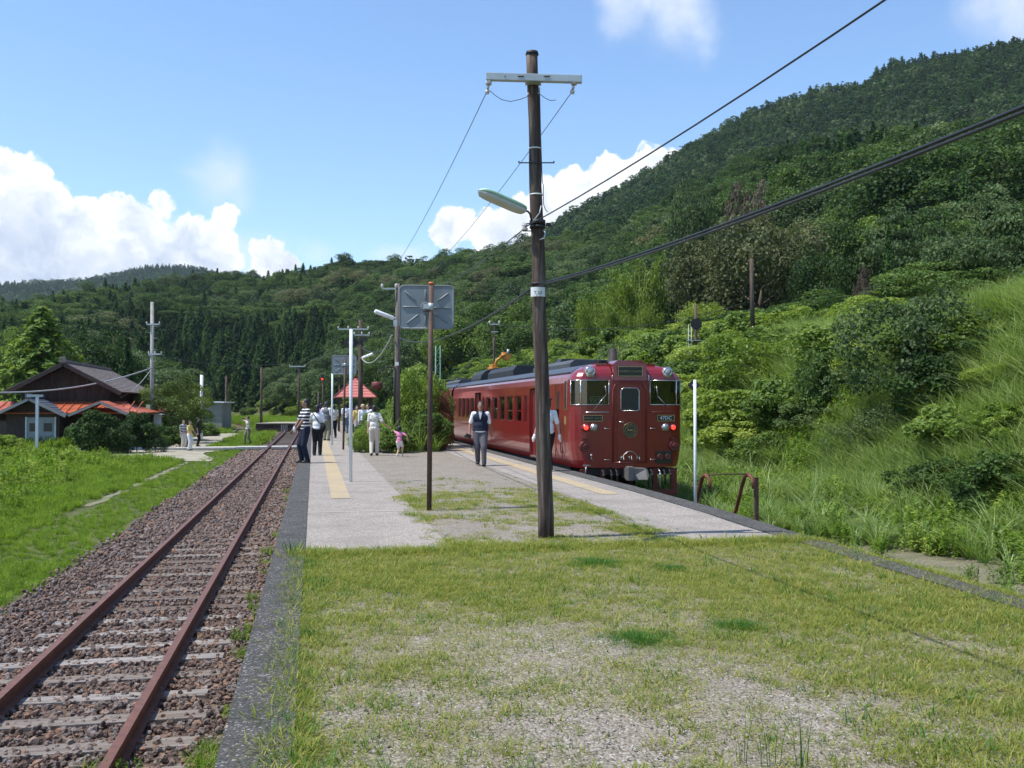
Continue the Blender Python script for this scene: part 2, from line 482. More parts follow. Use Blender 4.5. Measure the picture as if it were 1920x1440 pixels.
def build_ground():
    a = np.concatenate([np.arange(-180, -26, 4.), np.arange(-24, 46, .33), np.arange(48, 180, 4.)])
    r = np.concatenate([[1.5], np.geomspace(3, 2400, 180)])
    A, Q = np.meshgrid(np.radians(a), r)
    X = np.sin(A) * Q; Y = np.cos(A) * Q; Z = ground(X, Y)
    # (kept under the ballast, paths and the platform)
    V = np.stack([X, Y, Z], -1).reshape(-1, 3)
    na, nr = len(a), len(r)
    i = np.arange(nr - 1)[:, None]; j = np.arange(na)[None]; j2 = (j + 1) % na
    q = np.stack([i * na + j, (i + 1) * na + j, (i + 1) * na + j2, i * na + j2], -1).reshape(-1, 4)[:, ::-1]
    V = np.vstack([V, [[0, 0, -.97]]]); c = len(V) - 1
    q = np.vstack([q, np.stack([np.full(na // 2, c)] + [np.arange(0, 2 * (na // 2), 2), np.arange(1, 2 * (na // 2), 2), np.arange(2, 2 * (na // 2) + 1, 2) % na], 1)])
    o = link_mesh('ground', np_mesh('ground', V, q, m_ground, smooth=True)); tag(o, kind='structure')
build_ground()

# horizon table: how high the ground already reaches before each distance
HA = np.arange(-26, 48, .25); HR = np.geomspace(5, 2000, 320)
_A, _R = np.meshgrid(np.radians(HA), HR, indexing='ij')
_T = (ground(np.sin(_A) * _R, np.cos(_A) * _R) - CH) / _R
HT = np.maximum.accumulate(_T, axis=1)
def seen(x, y, z, margin=.004):
    r = np.hypot(x, y); az = np.degrees(np.arctan2(x, y))
    i = np.clip(((az - HA[0]) / .25).astype(int), 0, len(HA) - 1)
    j = np.clip(np.searchsorted(HR, r) - 1, 0, len(HR) - 1)
    return ((z - CH) / r > HT[i, j] - margin) & (az > HA[0] + 2) & (az < HA[-1] - 1)
def g1(x, y): return float(ground(np.array([x]), np.array([y]))[0])

# the summer air between here and the far hills
m_air = bpy.data.materials.new('air'); m_air.use_nodes = True; w = NT(m_air.node_tree); w.n.clear()
out = w.new('ShaderNodeOutputMaterial'); pv = w.new('ShaderNodeVolumePrincipled'); pv.inputs['Color'].default_value = (.72, .84, 1, 1)
pv.inputs['Density'].default_value = HAZE; pv.inputs['Anisotropy'].default_value = .1; w.l.new(pv.outputs[0], out.inputs['Volume'])
m = MB(); m.box((0, 0, 230), (5400, 5400, 466)); hz_ = m.build('haze', m_air); tag(hz_, 'thin blue summer haze over the valley', 'haze', kind='stuff')
# ------------------------------------------------------------------ plants
L_cedar = leaf_mat('cedar foliage', (.011, .030, .010), (.030, .072, .020), (.080, .150, .036), .3, .7, .15)
L_broad = leaf_mat('broadleaf foliage', (.018, .044, .012), (.052, .105, .022), (.14, .22, .05), .35, .6, .25)
L_grey = leaf_mat('greyish broadleaf foliage', (.027, .055, .018), (.072, .122, .038), (.17, .24, .09), .35, .6, .3)
L_brown = leaf_mat('brownish oak foliage', (.038, .052, .018), (.10, .12, .042), (.20, .205, .085), .3, .6, .3)
L_bamboo = leaf_mat('bamboo foliage', (.07, .12, .02), (.17, .25, .035), (.29, .37, .07), .4, .5, .3)
L_bright = leaf_mat('bright shrub foliage', (.075, .13, .018), (.20, .30, .042), (.38, .45, .10), .42, .55, .3)
L_shrub = leaf_mat('shrub foliage', (.045, .085, .016), (.13, .215, .036), (.26, .36, .08), .4, .55, .35)
L_red = leaf_mat('red brown foliage', (.06, .035, .02), (.17, .075, .035), (.28, .13, .06), .35, .5, .4)
L_bare = leaf_mat('dry twigs', (.07, .05, .035), (.13, .10, .075), (.19, .15, .11), .1, .8, .2)
G_susuki = leaf_mat('tall grass blades', (.065, .13, .026), (.17, .28, .055), (.38, .46, .18), .45, .5, .3)
G_pale = leaf_mat('pale arching grass blades', (.11, .20, .05), (.25, .36, .11), (.48, .56, .29), .4, .45, .4)
G_meadow = leaf_mat('meadow herbs', (.075, .14, .016), (.165, .285, .032), (.30, .42, .07), .45, .6, .2)
G_lawn = leaf_mat('short grass', (.09, .15, .026), (.235, .29, .055), (.46, .40, .13), .4, .65, .15)
G_lush = leaf_mat('lush grass', (.025, .09, .015), (.06, .17, .025), (.12, .26, .04), .4, .6, .25)
m_bark = pmat('bark', (.10, .085, .065), .9, var=.4, scale=4, bumps=.6, stretch=(1, 1, .25))
m_palebark = pmat('pale bark', (.27, .25, .21), .9, var=.35, scale=4, bumps=.6, stretch=(1, 1, .25))

def conifer_mesh(name, seed, n_levels, per, H=1., W=.34, size=.06, base=.04, mat=None, drape=.35):
    """unit height conifer crown: sprays hanging from whorls of boughs"""
    rg = np.random.default_rng(seed)
    P = []; N = []; T = []; Ls = []
    for i in range(n_levels):
        t = (i + .5) / n_levels
        z = base + (H - base) * t
        rad = W * (1 - t) ** .78 * (1 + .12 * rg.normal()) + .012
        if t < .12: rad *= .75 + 2 * t
        nb = max(3, int(9 * (1 - t) + 3)); ph = rg.random() * 6.28
        for k in range(nb):
            a = ph + 2 * math.pi * k / nb + rg.normal() * .15
            rr = rad * rg.uniform(.72, 1.12); m = max(2, int(per * (.25 + rr / W)))
            s = rg.random(m) ** .6
            p = np.stack([np.cos(a) * s * rr, np.sin(a) * s * rr, z - drape * s * s * rr + rg.normal(size=m) * .008 * H], 1)
            p += rg.normal(size=(m, 3)) * size * .35
            P.append(p)
            nn = np.stack([np.cos(a) * (.5 + 0 * s), np.sin(a) * (.5 + 0 * s), .8 + 0 * s], 1) + rg.normal(size=(m, 3)) * .35
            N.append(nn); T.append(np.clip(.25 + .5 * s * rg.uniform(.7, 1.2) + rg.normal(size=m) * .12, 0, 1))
            Ls.append(size * rg.uniform(.7, 1.3, m))
    P = np.vstack(P); N = unit(np.vstack(N)); T = np.concatenate(T); Ls = np.concatenate(Ls)
    V, q = leaves(P, N, Ls * 1.35, Ls * .75, rg, .35)
    return np_mesh(name, V, q, mat or L_cedar, T)

def broad_mesh(name, seed, nclump, per, size, mat, shape=(.5, .5, .42), cz=.55, flat=0., low=.15, cr=.17, roundness=.55):
    """unit height broadleaf crown made of leaf clumps with gaps between them"""
    rg = np.random.default_rng(seed)
    d = unit(rg.normal(size=(nclump * 3, 3))); d = d[d[:, 2] > -.62][:nclump]
    rad = rg.uniform(.62, 1.0, len(d)) ** .7
    lump = 1 + .16 * np.sin(d[:, 0] * 5 + seed) + .14 * np.sin(d[:, 1] * 6 + seed * 2) + .1 * np.sin(d[:, 2] * 7)
    C = d * (rad * lump)[:, None] * np.array(shape)
    if flat: C[:, 2] = np.round(C[:, 2] / flat) * flat + rg.normal(size=len(C)) * .012
    C[:, 2] += cz
    P = []; N = []; T = []
    for c, dd in zip(C, d):
        r = cr * rg.uniform(.6, 1.25); m = int(per * (r / cr) ** 2)
        e = unit(rg.normal(size=(m, 3)) + dd * .5 + np.array([0, 0, .55]))
        zz = .45 if flat else .75
        q = rg.uniform(.6, 1.05, m)[:, None]
        P.append(c + e * q * r * np.array([1, 1, zz])); N.append(unit(e * roundness + np.array([0, 0, .35]) + rg.normal(size=(m, 3)) * .45))
        T.append(np.clip(rg.uniform(.2, .7) + .28 * rg.normal(size=m) * .7, 0, 1))
    P = np.vstack(P); N = np.vstack(N); T = np.concatenate(T)
    k = P[:, 2] > low * .3
    P, N, T = P[k], N[k], T[k]
    s = size * rg.uniform(.65, 1.35, len(P))
    V, q = leaves(P, N, s * 1.25, s * .8, rg, .15)
    me = np_mesh(name, V, q, mat, T)
    return me, C
def trunk_mesh(name, seed, C=None, H=1., r=.03, mat=None, top=.55):
    rg = random.Random(seed); m = MB(); m.smooth = True
    pts = [Vector((rg.uniform(-1, 1) * .012 * i, rg.uniform(-1, 1) * .012 * i, -.04 + i * top / 4)) for i in range(5)]
    m.tube(pts, [r * 1.35, r, r * .85, r * .7, r * .5], 8)
    if C is not None:
        sel = sorted(range(len(C)), key=lambda i: rg.random())[:9]
        for i in sel:
            b = pts[rg.choice((2, 3, 4))]; c = Vector(C[i])
            mid = b.lerp(c, .5) + Vector((0, 0, -.04))
            m.tube([b, mid, c], [r * .42, r * .28, r * .1], 5)
    return m.mesh(name, mat or m_bark)

# crowns for the far wood (few leaves) and the near trees (many)
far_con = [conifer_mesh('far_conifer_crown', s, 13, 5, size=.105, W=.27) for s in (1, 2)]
far_bro = [broad_mesh('far_broadleaf_crown', s, 24, 16, .11, m, shape=(.42, .42, .38), cz=.5, cr=.2)[0] for s, m in ((3, L_broad), (4, L_grey), (5, L_cedar))]
P_far = [proto('far_crown', me) for me in far_con + far_bro]
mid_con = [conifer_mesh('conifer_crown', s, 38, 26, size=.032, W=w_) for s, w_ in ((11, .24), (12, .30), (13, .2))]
mid_bro = []
for s, mt, kw in ((21, L_broad, {}), (22, L_grey, {}), (23, L_broad, dict(shape=(.62, .62, .36))), (24, L_brown, dict(shape=(.66, .66, .42), cz=.55)),
                  (25, L_grey, dict(flat=.13, shape=(.6, .6, .38))), (26, L_shrub, {}), (27, L_broad, dict(flat=.16, shape=(.66, .66, .34)))):
    mid_bro.append(broad_mesh('broadleaf_crown', s, 85 if not kw else 135, 190 if not kw else 150, .027, mt, **kw))
P_mid = [proto('mid_crown', me) for me in mid_con + [a for a, _ in mid_bro]]
trunk_con = trunk_mesh('conifer_trunk', 5, None, r=.016, top=.9)
trunk_bro = [trunk_mesh('broadleaf_trunk', 30 + i, C, r=.026) for i, (_, C) in enumerate(mid_bro)]

def bamboo_mesh(seed):
    rg = np.random.default_rng(seed); P = []; N = []; T = []
    for c in range(16):
        a = rg.random() * 6.28; lean = rg.uniform(.05, .38); H = rg.uniform(.7, 1.)
        m = 330; t = rg.random(m) ** .7
        ax = np.stack([np.cos(a) * lean * t ** 2.4, np.sin(a) * lean * t ** 2.4, H * (t - .12 * t ** 5)], 1)
        b0 = rg.normal(size=2) * .12
        sp = .085 * np.sin(np.clip(t, .1, 1) * 3.0) + .015
        ax[:, :2] += b0 + rg.normal(size=(m, 2)) * sp[:, None]; ax[:, 2] += rg.normal(size=m) * .03
        P.append(ax[t > .22]); k = (t > .22).sum()
        N.append(unit(rg.normal(size=(k, 3)) * .7 + np.array([0, 0, .7]))); T.append(np.clip(rg.uniform(.3, .7) + rg.normal(size=k) * .15, 0, 1))
    P = np.vstack(P); N = np.vstack(N)
    V, q = leaves(P, N, .05, .017, rg, .5)
    return np_mesh('bamboo_foliage', V, q, L_bamboo, np.concatenate(T))
me_bamboo = [bamboo_mesh(1), bamboo_mesh(2)]
def culm_mesh(seed):
    rg = random.Random(seed); m = MB()
    for i in range(9):
        x, y = rg.gauss(0, .1), rg.gauss(0, .1); a = rg.random() * 6.28
        m.tube([(x, y, -.05), (x, y, .4), (x + .06 * math.cos(a), y + .06 * math.sin(a), .75)], [.006, .005, .002], 5)
    return m.mesh('bamboo_culm', pmat('bamboo culm', (.22, .27, .08), .5))
me_culm = culm_mesh(3)

# shrubs: crown of leaves down to the ground, with stems inside
shrub_me = []
for s, mt, sz, kw in ((41, L_shrub, .045, {}), (42, L_bright, .04, {}), (43, L_grey, .03, {}), (44, L_broad, .05, {}), (45, L_bright, .05, dict(flat=.13)),
                      (46, L_shrub, .06, {}), (47, L_red, .04, {})):
    kk = dict(shape=(.58, .58, .5), cz=.46, cr=.2, low=0); kk.update(kw)
    shrub_me.append(broad_mesh('shrub_leaves', s, 60, 150, sz, mt, **kk))
shrub_st = [trunk_mesh('shrub_stems', 60 + i, C, r=.016, top=.4) for i, (_, C) in enumerate(shrub_me)]

def clump_mesh(name, seed, n, L, W, bend, spread, mat, seg=4, lo=.5, tone=(.15, .95)):
    rg = np.random.default_rng(seed)
    a = rg.random(n) * 2 * math.pi; rr = spread * np.sqrt(rg.random(n))
    base = np.stack([np.cos(a) * rr, np.sin(a) * rr, np.full(n, -.02)], 1)
    a2 = a + rg.normal(size=n) * .7; d = np.stack([np.cos(a2), np.sin(a2), 0 * a2], 1)
    V, q = strips(base, d, L * rg.uniform(lo, 1.1, n), W * rg.uniform(.6, 1.2, n), np.clip(bend * rg.uniform(.3, 1.5, n), 0, 1.1), rg, seg)
    T = np.repeat(np.clip(rg.normal(.45, .24, n), *tone), seg)
    return np_mesh(name, V, q, mat, T)
def herb_mesh(name, seed, stems, H, leaf, mat, spread=.12):
    """upright leafy weeds"""
    rg = np.random.default_rng(seed); P = []; N = []; T = []; SV = []; SQ = []
    for i in range(stems):
        x, y = rg.normal(size=2) * spread; h = H * rg.uniform(.5, 1.1); m = int(h / leaf * 3.2) + 3
        lx, ly = rg.normal(size=2) * .12 * h
        t = np.linspace(.12, 1, m); a = rg.random(m) * 6.28
        rr = leaf * .55 * (1.15 - t * .6)
        c = np.stack([x + lx * t + np.cos(a) * rr, y + ly * t + np.sin(a) * rr, h * t], 1)
        P.append(c); N.append(unit(np.stack([np.cos(a) * .5, np.sin(a) * .5, 1 + 0 * a], 1) + rg.normal(size=(m, 3)) * .3)); T.append(np.clip(rg.uniform(.2, .8) + rg.normal(size=m) * .15, 0, 1))
    P = np.vstack(P); N = np.vstack(N)
    V, q = leaves(P, N, leaf * 1.3, leaf * .5, rg, .2)
    return np_mesh(name, V, q, mat, np.concatenate(T))
P_susuki = [proto('tall_grass_clump', clump_mesh('tall_grass', 70 + i, 70, 1.15, .024, .85, .16, G_susuki, 5)) for i in range(3)]
P_susuki += [proto('tall_grass_clump', clump_mesh('tall_grass', 75 + i, 42, 1.2, .034, 1.0, .14, G_pale, 6, tone=(.3, 1))) for i in range(2)]
P_herb = [proto('weed_clump', herb_mesh('weeds', 80 + i, 16, .55, .075, mt)) for i, mt in enumerate((G_meadow, L_bright, G_susuki))]
P_meadow = [proto('meadow_tuft', clump_mesh('meadow_grass', 90 + i, 70, .42, .011, .6, .2, G_meadow, 3)) for i in range(2)] + \
           [proto('meadow_herb', herb_mesh('meadow_herb', 95 + i, 20, .36, .05, G_meadow, .17)) for i in range(2)]
P_lawn = [proto('lawn_tuft', clump_mesh('short_grass', 100 + i, 20, .066, .0062, .8, .06, G_lawn, 3, .35)) for i in range(3)]
P_lush = [proto('lush_tuft', clump_mesh('lush_grass', 110 + i, 26, .085, .0045, .7, .05, G_lush, 3, .4)) for i in range(2)]
P_floor = [proto('shrub_mass', me) for me, _ in shrub_me[:6]]
def variety(): pass

# ---- the wood on the hills
def forest(name, label, rmin, rmax, az0, az1, step, hts, pick, protos, limit=None, rej=None):
    n = int(rmax / step) + 2
    g = np.arange(-n, n + 1) * step
    x, y = np.meshgrid(g, g); x = x.ravel(); y = y.ravel()
    x = x + NR.uniform(-.45, .45, x.shape) * step; y = y + NR.uniform(-.45, .45, y.shape) * step
    r = np.hypot(x, y); az = np.degrees(np.arctan2(x, y))
    k = (r > rmin(az)) & (r < rmax) & (az > az0) & (az < az1)
    x, y, r, az = x[k], y[k], r[k], az[k]
    z = ground(x, y); h = NR.uniform(*hts, x.shape)
    idx = pick(x, y, az, r)
    if limit is not None:
        t = limit(az) + NR.normal(size=x.shape) * .004
        h = np.minimum(h, CH + t * r - z)
    k = (h > hts[0] * .55) & seen(x, y, z + h, .006)
    if rej is not None: k &= ~rej(x, y, z, r, az)
    x, y, z, h, idx = x[k], y[k], z[k], h[k], idx[k]
    wd = h * NR.uniform(.85, 1.2, h.shape)
    print(name, len(x))
    return scatter(name, label, 'forest', np.stack([x, y, z - .4], 1), NR.uniform(0, 6.28, x.shape), np.stack([wd, wd, h], 1), idx, protos)
def pick_far(x, y, az, r):
    v = sn(x, y, 60, 3) + NR.normal(size=x.shape) * .5
    return np.where(v > .75, 3, np.where(v > .35, 4, NR.integers(0, 2, x.shape)))
forest('far_mountain_forest', 'dense dark green cedar forest covering the tall mountain on the right', lambda a: 235 + 0 * a, 760, 4, 42, 4.1, (5.5, 10.5), pick_far, P_far,
       rej=lambda x, y, z, r, az: np.zeros(x.shape, bool))
forest('distant_hill_forest', 'hazy blue green forest on the distant hill at the far left', lambda a: 850 + 0 * a, 1760, -20, 2, 8.5, (9, 13), pick_far, P_far)
def in_cedars(x, y): # the dark plantation at the foot of the mid hill
    az = np.degrees(np.arctan2(x, y)); r = np.hypot(x, y)
    return ((az > az_of(200)) & (az < az_of(650)) & (r < 300))
def pick_mid(x, y, az, r):
    v = sn(x, y, 34, 1.5) + NR.normal(size=x.shape) * .45
    i = np.where(v > .6, 4, np.where(v > .25, 3, np.where(v > -.1, 5, 9)))
    i = np.where((v < -.35), NR.integers(0, 3, x.shape), i)
    i = np.where((NR.random(x.shape) < .03), 6, i)
    i = np.where((az < 1) & (NR.random(x.shape) < .6), NR.integers(0, 3, x.shape), i)
    lm = (az > 15) & (r > 130); i = np.where(lm & (NR.random(x.shape) < .6), 2, i)
    return np.where(in_cedars(x, y), NR.integers(0, 3, x.shape), i)
lim = lambda a: np.interp(a, SKY_MID[0], SKY_MID[1])
R_NEAR = lambda a: np.interp(a, [-25, -16, -8, -4, 5, 12, 15, 25, 38, 50], [150, 150, 188, 205, 195, 160, 128, 100, 92, 90])
forest('hillside_forest', 'mixed green forest of many trees covering the middle hills', R_NEAR, 440, -21, 42, 5.0, (5.5, 12), pick_mid, P_mid, limit=lim)
# the floor of the wood, so that no bare soil shows between the crowns
# ------------------------------------------------------------------ tracks
def curve_dx(y): return -np.clip(np.asarray(y, float) - 85, 0, None) ** 2 / 500
ZR = -.75
m_rail = pmat('rusty rail', (.15, .052, .028), .75, .25, .3, 9, .4, dirt=(.085, .032, .02))
m_railtop = pmat('worn rail head', (.22, .09, .05), .45, .5, .25, 12, .2)
m_sleep = [pmat('weathered sleeper', c_, .9, 0, .35, 5, .8, stretch=(.5, 4, 4), dirt=(.12, .085, .06)) for c_ in ((.28, .255, .235), (.20, .17, .145), (.13, .095, .075), (.38, .36, .34))]
def rail_profile(): # half widths and heights, top first
    return [(-.0325, 0), (.0325, 0), (.0325, -.036), (.009, -.046), (.009, -.118), (.061, -.132), (.061, -.142), (-.061, -.142), (-.061, -.132), (-.009, -.118), (-.009, -.046), (-.0325, -.036)]
def rail_mb(xc, ys, zr, origin, shift=True):
    m = MB(origin); P = rail_profile(); n = len(P); vs = []
    for y in ys:
        dx = float(curve_dx(y)) if shift else 0
        vs += [(xc + dx + a, y, zr + z) for a, z in P]
    fs = [tuple(range(n)), tuple(range((len(ys) - 1) * n, len(ys) * n))]; fm = [0, 0]
    for i in range(len(ys) - 1):
        for k in range(n):
            k2 = (k + 1) % n; fs.append((i * n + k, i * n + k2, (i + 1) * n + k2, (i + 1) * n + k)); fm.append(1 if k == 0 else 0)
    b = len(m.f); m.add(vs, fs); m.m[b:] = fm
    return m
def sleeper_mb(y, xc, tone, origin, z=-.892, L=2.08):
    m = MB(origin); dx = float(curve_dx(y)); a = rnd.uniform(-.012, .012); w_ = rnd.uniform(.19, .22)
    m.box((xc + dx + rnd.uniform(-.04, .04), y, z - .07 + rnd.uniform(-.008, .006)), (L + rnd.uniform(-.06, .06), w_, .14), (rnd.uniform(-.01, .01), rnd.uniform(-.004, .004), a)); m.m = [tone] * len(m.m)
    return m
def make_track(label, xc, y0, y1, bright=()):
    org = (xc, y0, ZR)
    t = thing('railway_track', label, 'railway track', org)
    ys = [y0] + list(np.arange(math.ceil(y0), min(y1, 85), 3.)) + list(np.arange(max(86, y0), y1, 2.)) + [y1]
    ys = sorted(set(ys))
    for s in (-1, 1): rail_mb(xc + s * .566, ys, ZR, org).build('rail', [m_rail, m_railtop], t)
    y = y0 + .3; k = 0; rest = MB(org)
    while y < y1:
        near = y < 19
        tone = rnd.choice((0, 1, 1, 2, 2)) if near else rnd.choice((1, 2, 2))
        for (b0, b1) in bright:
            if b0 < y < b1: tone = rnd.choice((0, 3, 1, 0))
        mb = sleeper_mb(y, xc, tone, org, -.892 if near else -.902)
        if 4 < y and k < 98: mb.build('sleeper', m_sleep, t, .006 if near else 0); k += 1
        else: rest.add([Vector(q) + Vector(org) for q in mb.v], mb.f); rest.m[-6:] = [tone] * 6
        y += .63 + rnd.uniform(-.03, .03)
    o = rest.build('sleepers', m_sleep, t); o['kind'] = 'stuff'
    return t
make_track('rusty narrow gauge track on brown ballast left of the platform', -1.865, -4, 175, ((7.5, 12.5),))
make_track('track under the red railcars right of the platform', 7.5, 17.4, 120)
make_track('disused overgrown track beside the grass bank', 11.15, 26, 60)
make_track('siding on the meadow left of the platform line', -6.2, 92, 170)

m_ballast, w, b = new_mat('brown ballast')
c = coords(w); vo = w.new('ShaderNodeTexVoronoi'); w.l.new(c, vo.inputs['Vector']); vo.inputs['Scale'].default_value = 19
sp = w.new('ShaderNodeSeparateColor'); w.l.new(vo.outputs['Color'], sp.inputs[0])
g = w.ramp(sp.outputs[0], [(0, (.035, .024, .018)), (.5, (.085, .055, .038)), (.85, (.15, .10, .07)), (1, (.22, .17, .13))])
g = w.mix(w.maprange(w.noise(c, .7, 5), .42, .62), g, w.mix(.5, g, (.09, .055, .038)))
w.l.new(g, b.inputs['Base Color']); b.inputs['Roughness'].default_value = .95
bump(w, b, w.math('SUBTRACT', 1., vo.outputs['Distance']), 1., .03)
def strip_sheet(name, x0, x1, y0, y1, z, mat, step=1.5, curved=True, kind='structure', ragged=0., zf=None, nx=2):
    ys = np.arange(y0, y1 + step, step); V = []; 
    for y in ys:
        dx = float(curve_dx(y)) if curved else 0
        for i in range(nx):
            t = i / (nx - 1); x = x0 + (x1 - x0) * t + dx
            if ragged and i in (0, nx - 1): x += float(sn(np.array(y), np.array(x0), .8, 1)) * ragged
            V.append((x, y, z if zf is None else zf(x - dx, y)))
    V = np.array(V); n = len(ys)
    q = np.array([[i * nx + j, i * nx + j + 1, (i + 1) * nx + j + 1, (i + 1) * nx + j] for i in range(n - 1) for j in range(nx - 1)])
    o = link_mesh(name, np_mesh(name, V, q, mat)); tag(o, kind=kind); return o
strip_sheet('ballast', -4.0, -.35, -6, 175, -.925, m_ballast, .5, ragged=.12, nx=8, zf=lambda x, y: -.925 - .1 * float(sm(np.array((-x - 3.3) / .7))) + .012 * float(sn(np.array(x), np.array(y), .6)))
strip_sheet('ballast', 6.0, 9.2, 17, 120, -.93, m_ballast, .7, nx=5, ragged=.1)

def stone_mesh(name, seed, mat):
    rg = np.random.default_rng(seed); bm = bmesh.new(); bmesh.ops.create_icosphere(bm, subdivisions=1, radius=1)
    sc_ = rg.uniform(.6, 1.1, 3)
    for v in bm.verts: v.co = Vector([v.co[i] * sc_[i] * (1 + rg.normal() * .16) for i in range(3)])
    for f in bm.faces: f.smooth = False
    me = bpy.data.meshes.new(name); bm.to_mesh(me); bm.free(); me.materials.append(mat); return me
def stone_mat(name, cols, rough=.9):
    m, w, b = new_mat(name); oi = w.new('ShaderNodeObjectInfo')
    c_ = w.ramp(oi.outputs['Random'], [(i / (len(cols) - 1), q) for i, q in enumerate(cols)])
    n_ = w.noise(coords(w), 1.3, 4); c2 = w.mix(w.maprange(n_, .35, .7, 0, .55), c_, (.06, .045, .04))
    w.l.new(c2, b.inputs['Base Color']); b.inputs['Roughness'].default_value = rough; bump(w, b, n_, .4, .2); return m
m_stone = stone_mat('ballast stone', [(.07, .045, .035), (.13, .082, .065), (.19, .12, .09), (.16, .13, .115), (.26, .20, .165), (.32, .17, .10), (.20, .165, .15), (.33, .28, .25)])
P_stone = [proto('ballast_stone', stone_mesh('ballast_stone', i, m_stone)) for i in range(5)]
def stones():
    X = []; 
    for (y0, y1, st) in ((4.5, 16, .056), (16, 30, .075), (30, 56, .12)):
        g = np.arange(-3.75, -.45, st); h = np.arange(y0, y1, st)
        x, y = np.meshgrid(g, h); X.append(np.stack([x.ravel(), y.ravel(), np.full(x.size, st)], 1))
    X = np.vstack(X); n = len(X); X[:, :2] += NR.uniform(-.5, .5, (n, 2)) * X[:, 2:3]
    X = X[NR.random(n) < .93]; n = len(X); s = X[:, 2] * NR.uniform(.32, .72, n)
    edge = (-X[:, 0] - 3.4) / .4
    X = X[(NR.random(n) > edge)]; s = s[:len(X)]; n = len(X)
    z = -.92 + NR.uniform(-.012, .028, n)
    return scatter('ballast_stones', 'loose brown ballast stones round the rails', 'ballast', np.stack([X[:, 0], X[:, 1], z], 1), NR.uniform(0, 6.28, n), s, NR.integers(0, 5, n), P_stone,
                   tilt=NR.uniform(-1, 1, (n, 2)))
stones()

# ------------------------------------------------------------------ platform
XL, XR = -.42, 6.0
KL, KR = -.09, 5.62
def XRf(y): return np.interp(y, [-6, 5, 7, 9, 11, 13.5, 17], [5.3, 5.46, 5.54, 5.62, 5.72, 5.9, 6.0])
def KRf(y): return XRf(y) - np.interp(y, [5, 10, 12], [.24, .30, .37])
def lawn(x, y):
    x = np.asarray(x, float); y = np.asarray(y, float)
    n0 = vn(x, y, 1.7, 3); n1 = vn(x, y, .5, 5); n2 = vn(x, y, .16, 9)
    cover = np.interp(y, [3, 4.8, 5.8, 7.0, 8.2, 10.4], [.45, .46, .52, .66, .82, .88]) + np.interp(x, [0, 1.2, 3.0, 5.5], [.0, -.03, .05, .10])
    d = cover + (n0 - .5) * .75 + (n1 - .5) * .7 + (n2 - .5) * .45
    d = np.clip(d * 1.15 - .12, .03, 1)
    d = d + .85 * np.clip(1 - (x + .04) / (.03 + .15 * n1), 0, 1) * np.clip(n2 * 1.6 - .1, 0, 1)
    mid = np.interp(y, [10.7, 13, 15.5, 18.5, 21], [.34, .12, .36, .05, -.1]) + (n1 - .5) * .9 + (n2 - .5) * .4
    inm = (x > 1.5) & (x < 4.25)
    d = np.where(y > 10.75, np.where(inm, np.clip(mid, 0, 1) * (y < 22), 0), d)
    d = d + np.exp(-((y - 10.75) / .16) ** 2) * np.clip(n1 * 1.8 - .35, 0, 1)
    d = d + np.exp(-((x - 1.45) / .14) ** 2) * (y > 10.7) * (y < 17) * np.clip(n1 * 1.8 - .5, 0, 1)
    d = d + np.exp(-((x - 4.0) / .25) ** 2) * (y > 10.7) * (y < 16) * np.clip(n1 * 1.6 - .5, 0, 1)
    return np.clip(d, 0, 1)
def gravel_mat(name, cols, scale, bstr, grass=False, stain=(.12, .11, .10), stain_amt=.3, coarse=1.2):
    m, w, b = new_mat(name); c = coords(w)
    vo = w.new('ShaderNodeTexVoronoi'); w.l.new(c, vo.inputs['Vector']); vo.inputs['Scale'].default_value = scale
    sp = w.new('ShaderNodeSeparateColor'); w.l.new(vo.outputs['Color'], sp.inputs[0])
    g = w.ramp(sp.outputs[0], [(i / (len(cols) - 1), q) for i, q in enumerate(cols)])
    dk = w.maprange(vo.outputs['Distance'], .35, .75, 0, .5)
    g = w.mix(dk, g, stain)
    g = w.mix(w.maprange(w.noise(c, coarse, 6, .65), .45, .68, 0, stain_amt), g, stain)
    if grass:
        at = w.new('ShaderNodeAttribute', attribute_name='grass')
        gn = w.noise(c, 30, 4, .7)
        gm = w.math('MULTIPLY', at.outputs['Fac'], w.maprange(gn, .35, .6, .35, 1.))
        g = w.mix(w.math('MULTIPLY', gm, .8), g, w.ramp(w.noise(c, 9, 4), [(.35, (.17, .14, .065)), (.6, (.26, .215, .12))]))
    w.l.new(g, b.inputs['Base Color']); b.inputs['Roughness'].default_value = .93; b.inputs['Specular IOR Level'].default_value = .25
    bump(w, b, w.math('SUBTRACT', 1., vo.outputs['Distance']), bstr, .012)
    return m
m_gravel = gravel_mat('platform gravel', [(.11, .095, .08), (.22, .19, .155), (.33, .29, .24), (.27, .24, .205), (.50, .46, .40)], 62, 1., True, (.19, .16, .12), .55)
m_pave = gravel_mat('chip seal paving', [(.22, .19, .16), (.31, .27, .235), (.37, .325, .285), (.52, .47, .42)], 70, .6, False, (.17, .16, .145), .5)
m_edge = gravel_mat('old asphalt platform edge', [(.045, .044, .042), (.07, .068, .064), (.085, .082, .077), (.11, .105, .10), (.06, .058, .055), (.34, .32, .30)], 75, .7, False, (.045, .046, .042), .7, 2.6)
m_side = pmat('concrete platform wall', (.27, .26, .24), .9, 0, .3, 2.2, .5, dirt=(.11, .10, .085))
m_tact = gravel_mat('faded yellow strip', [(.36, .27, .15), (.43, .33, .19), (.49, .39, .24)], 60, .4, False, (.31, .27, .21), .7)
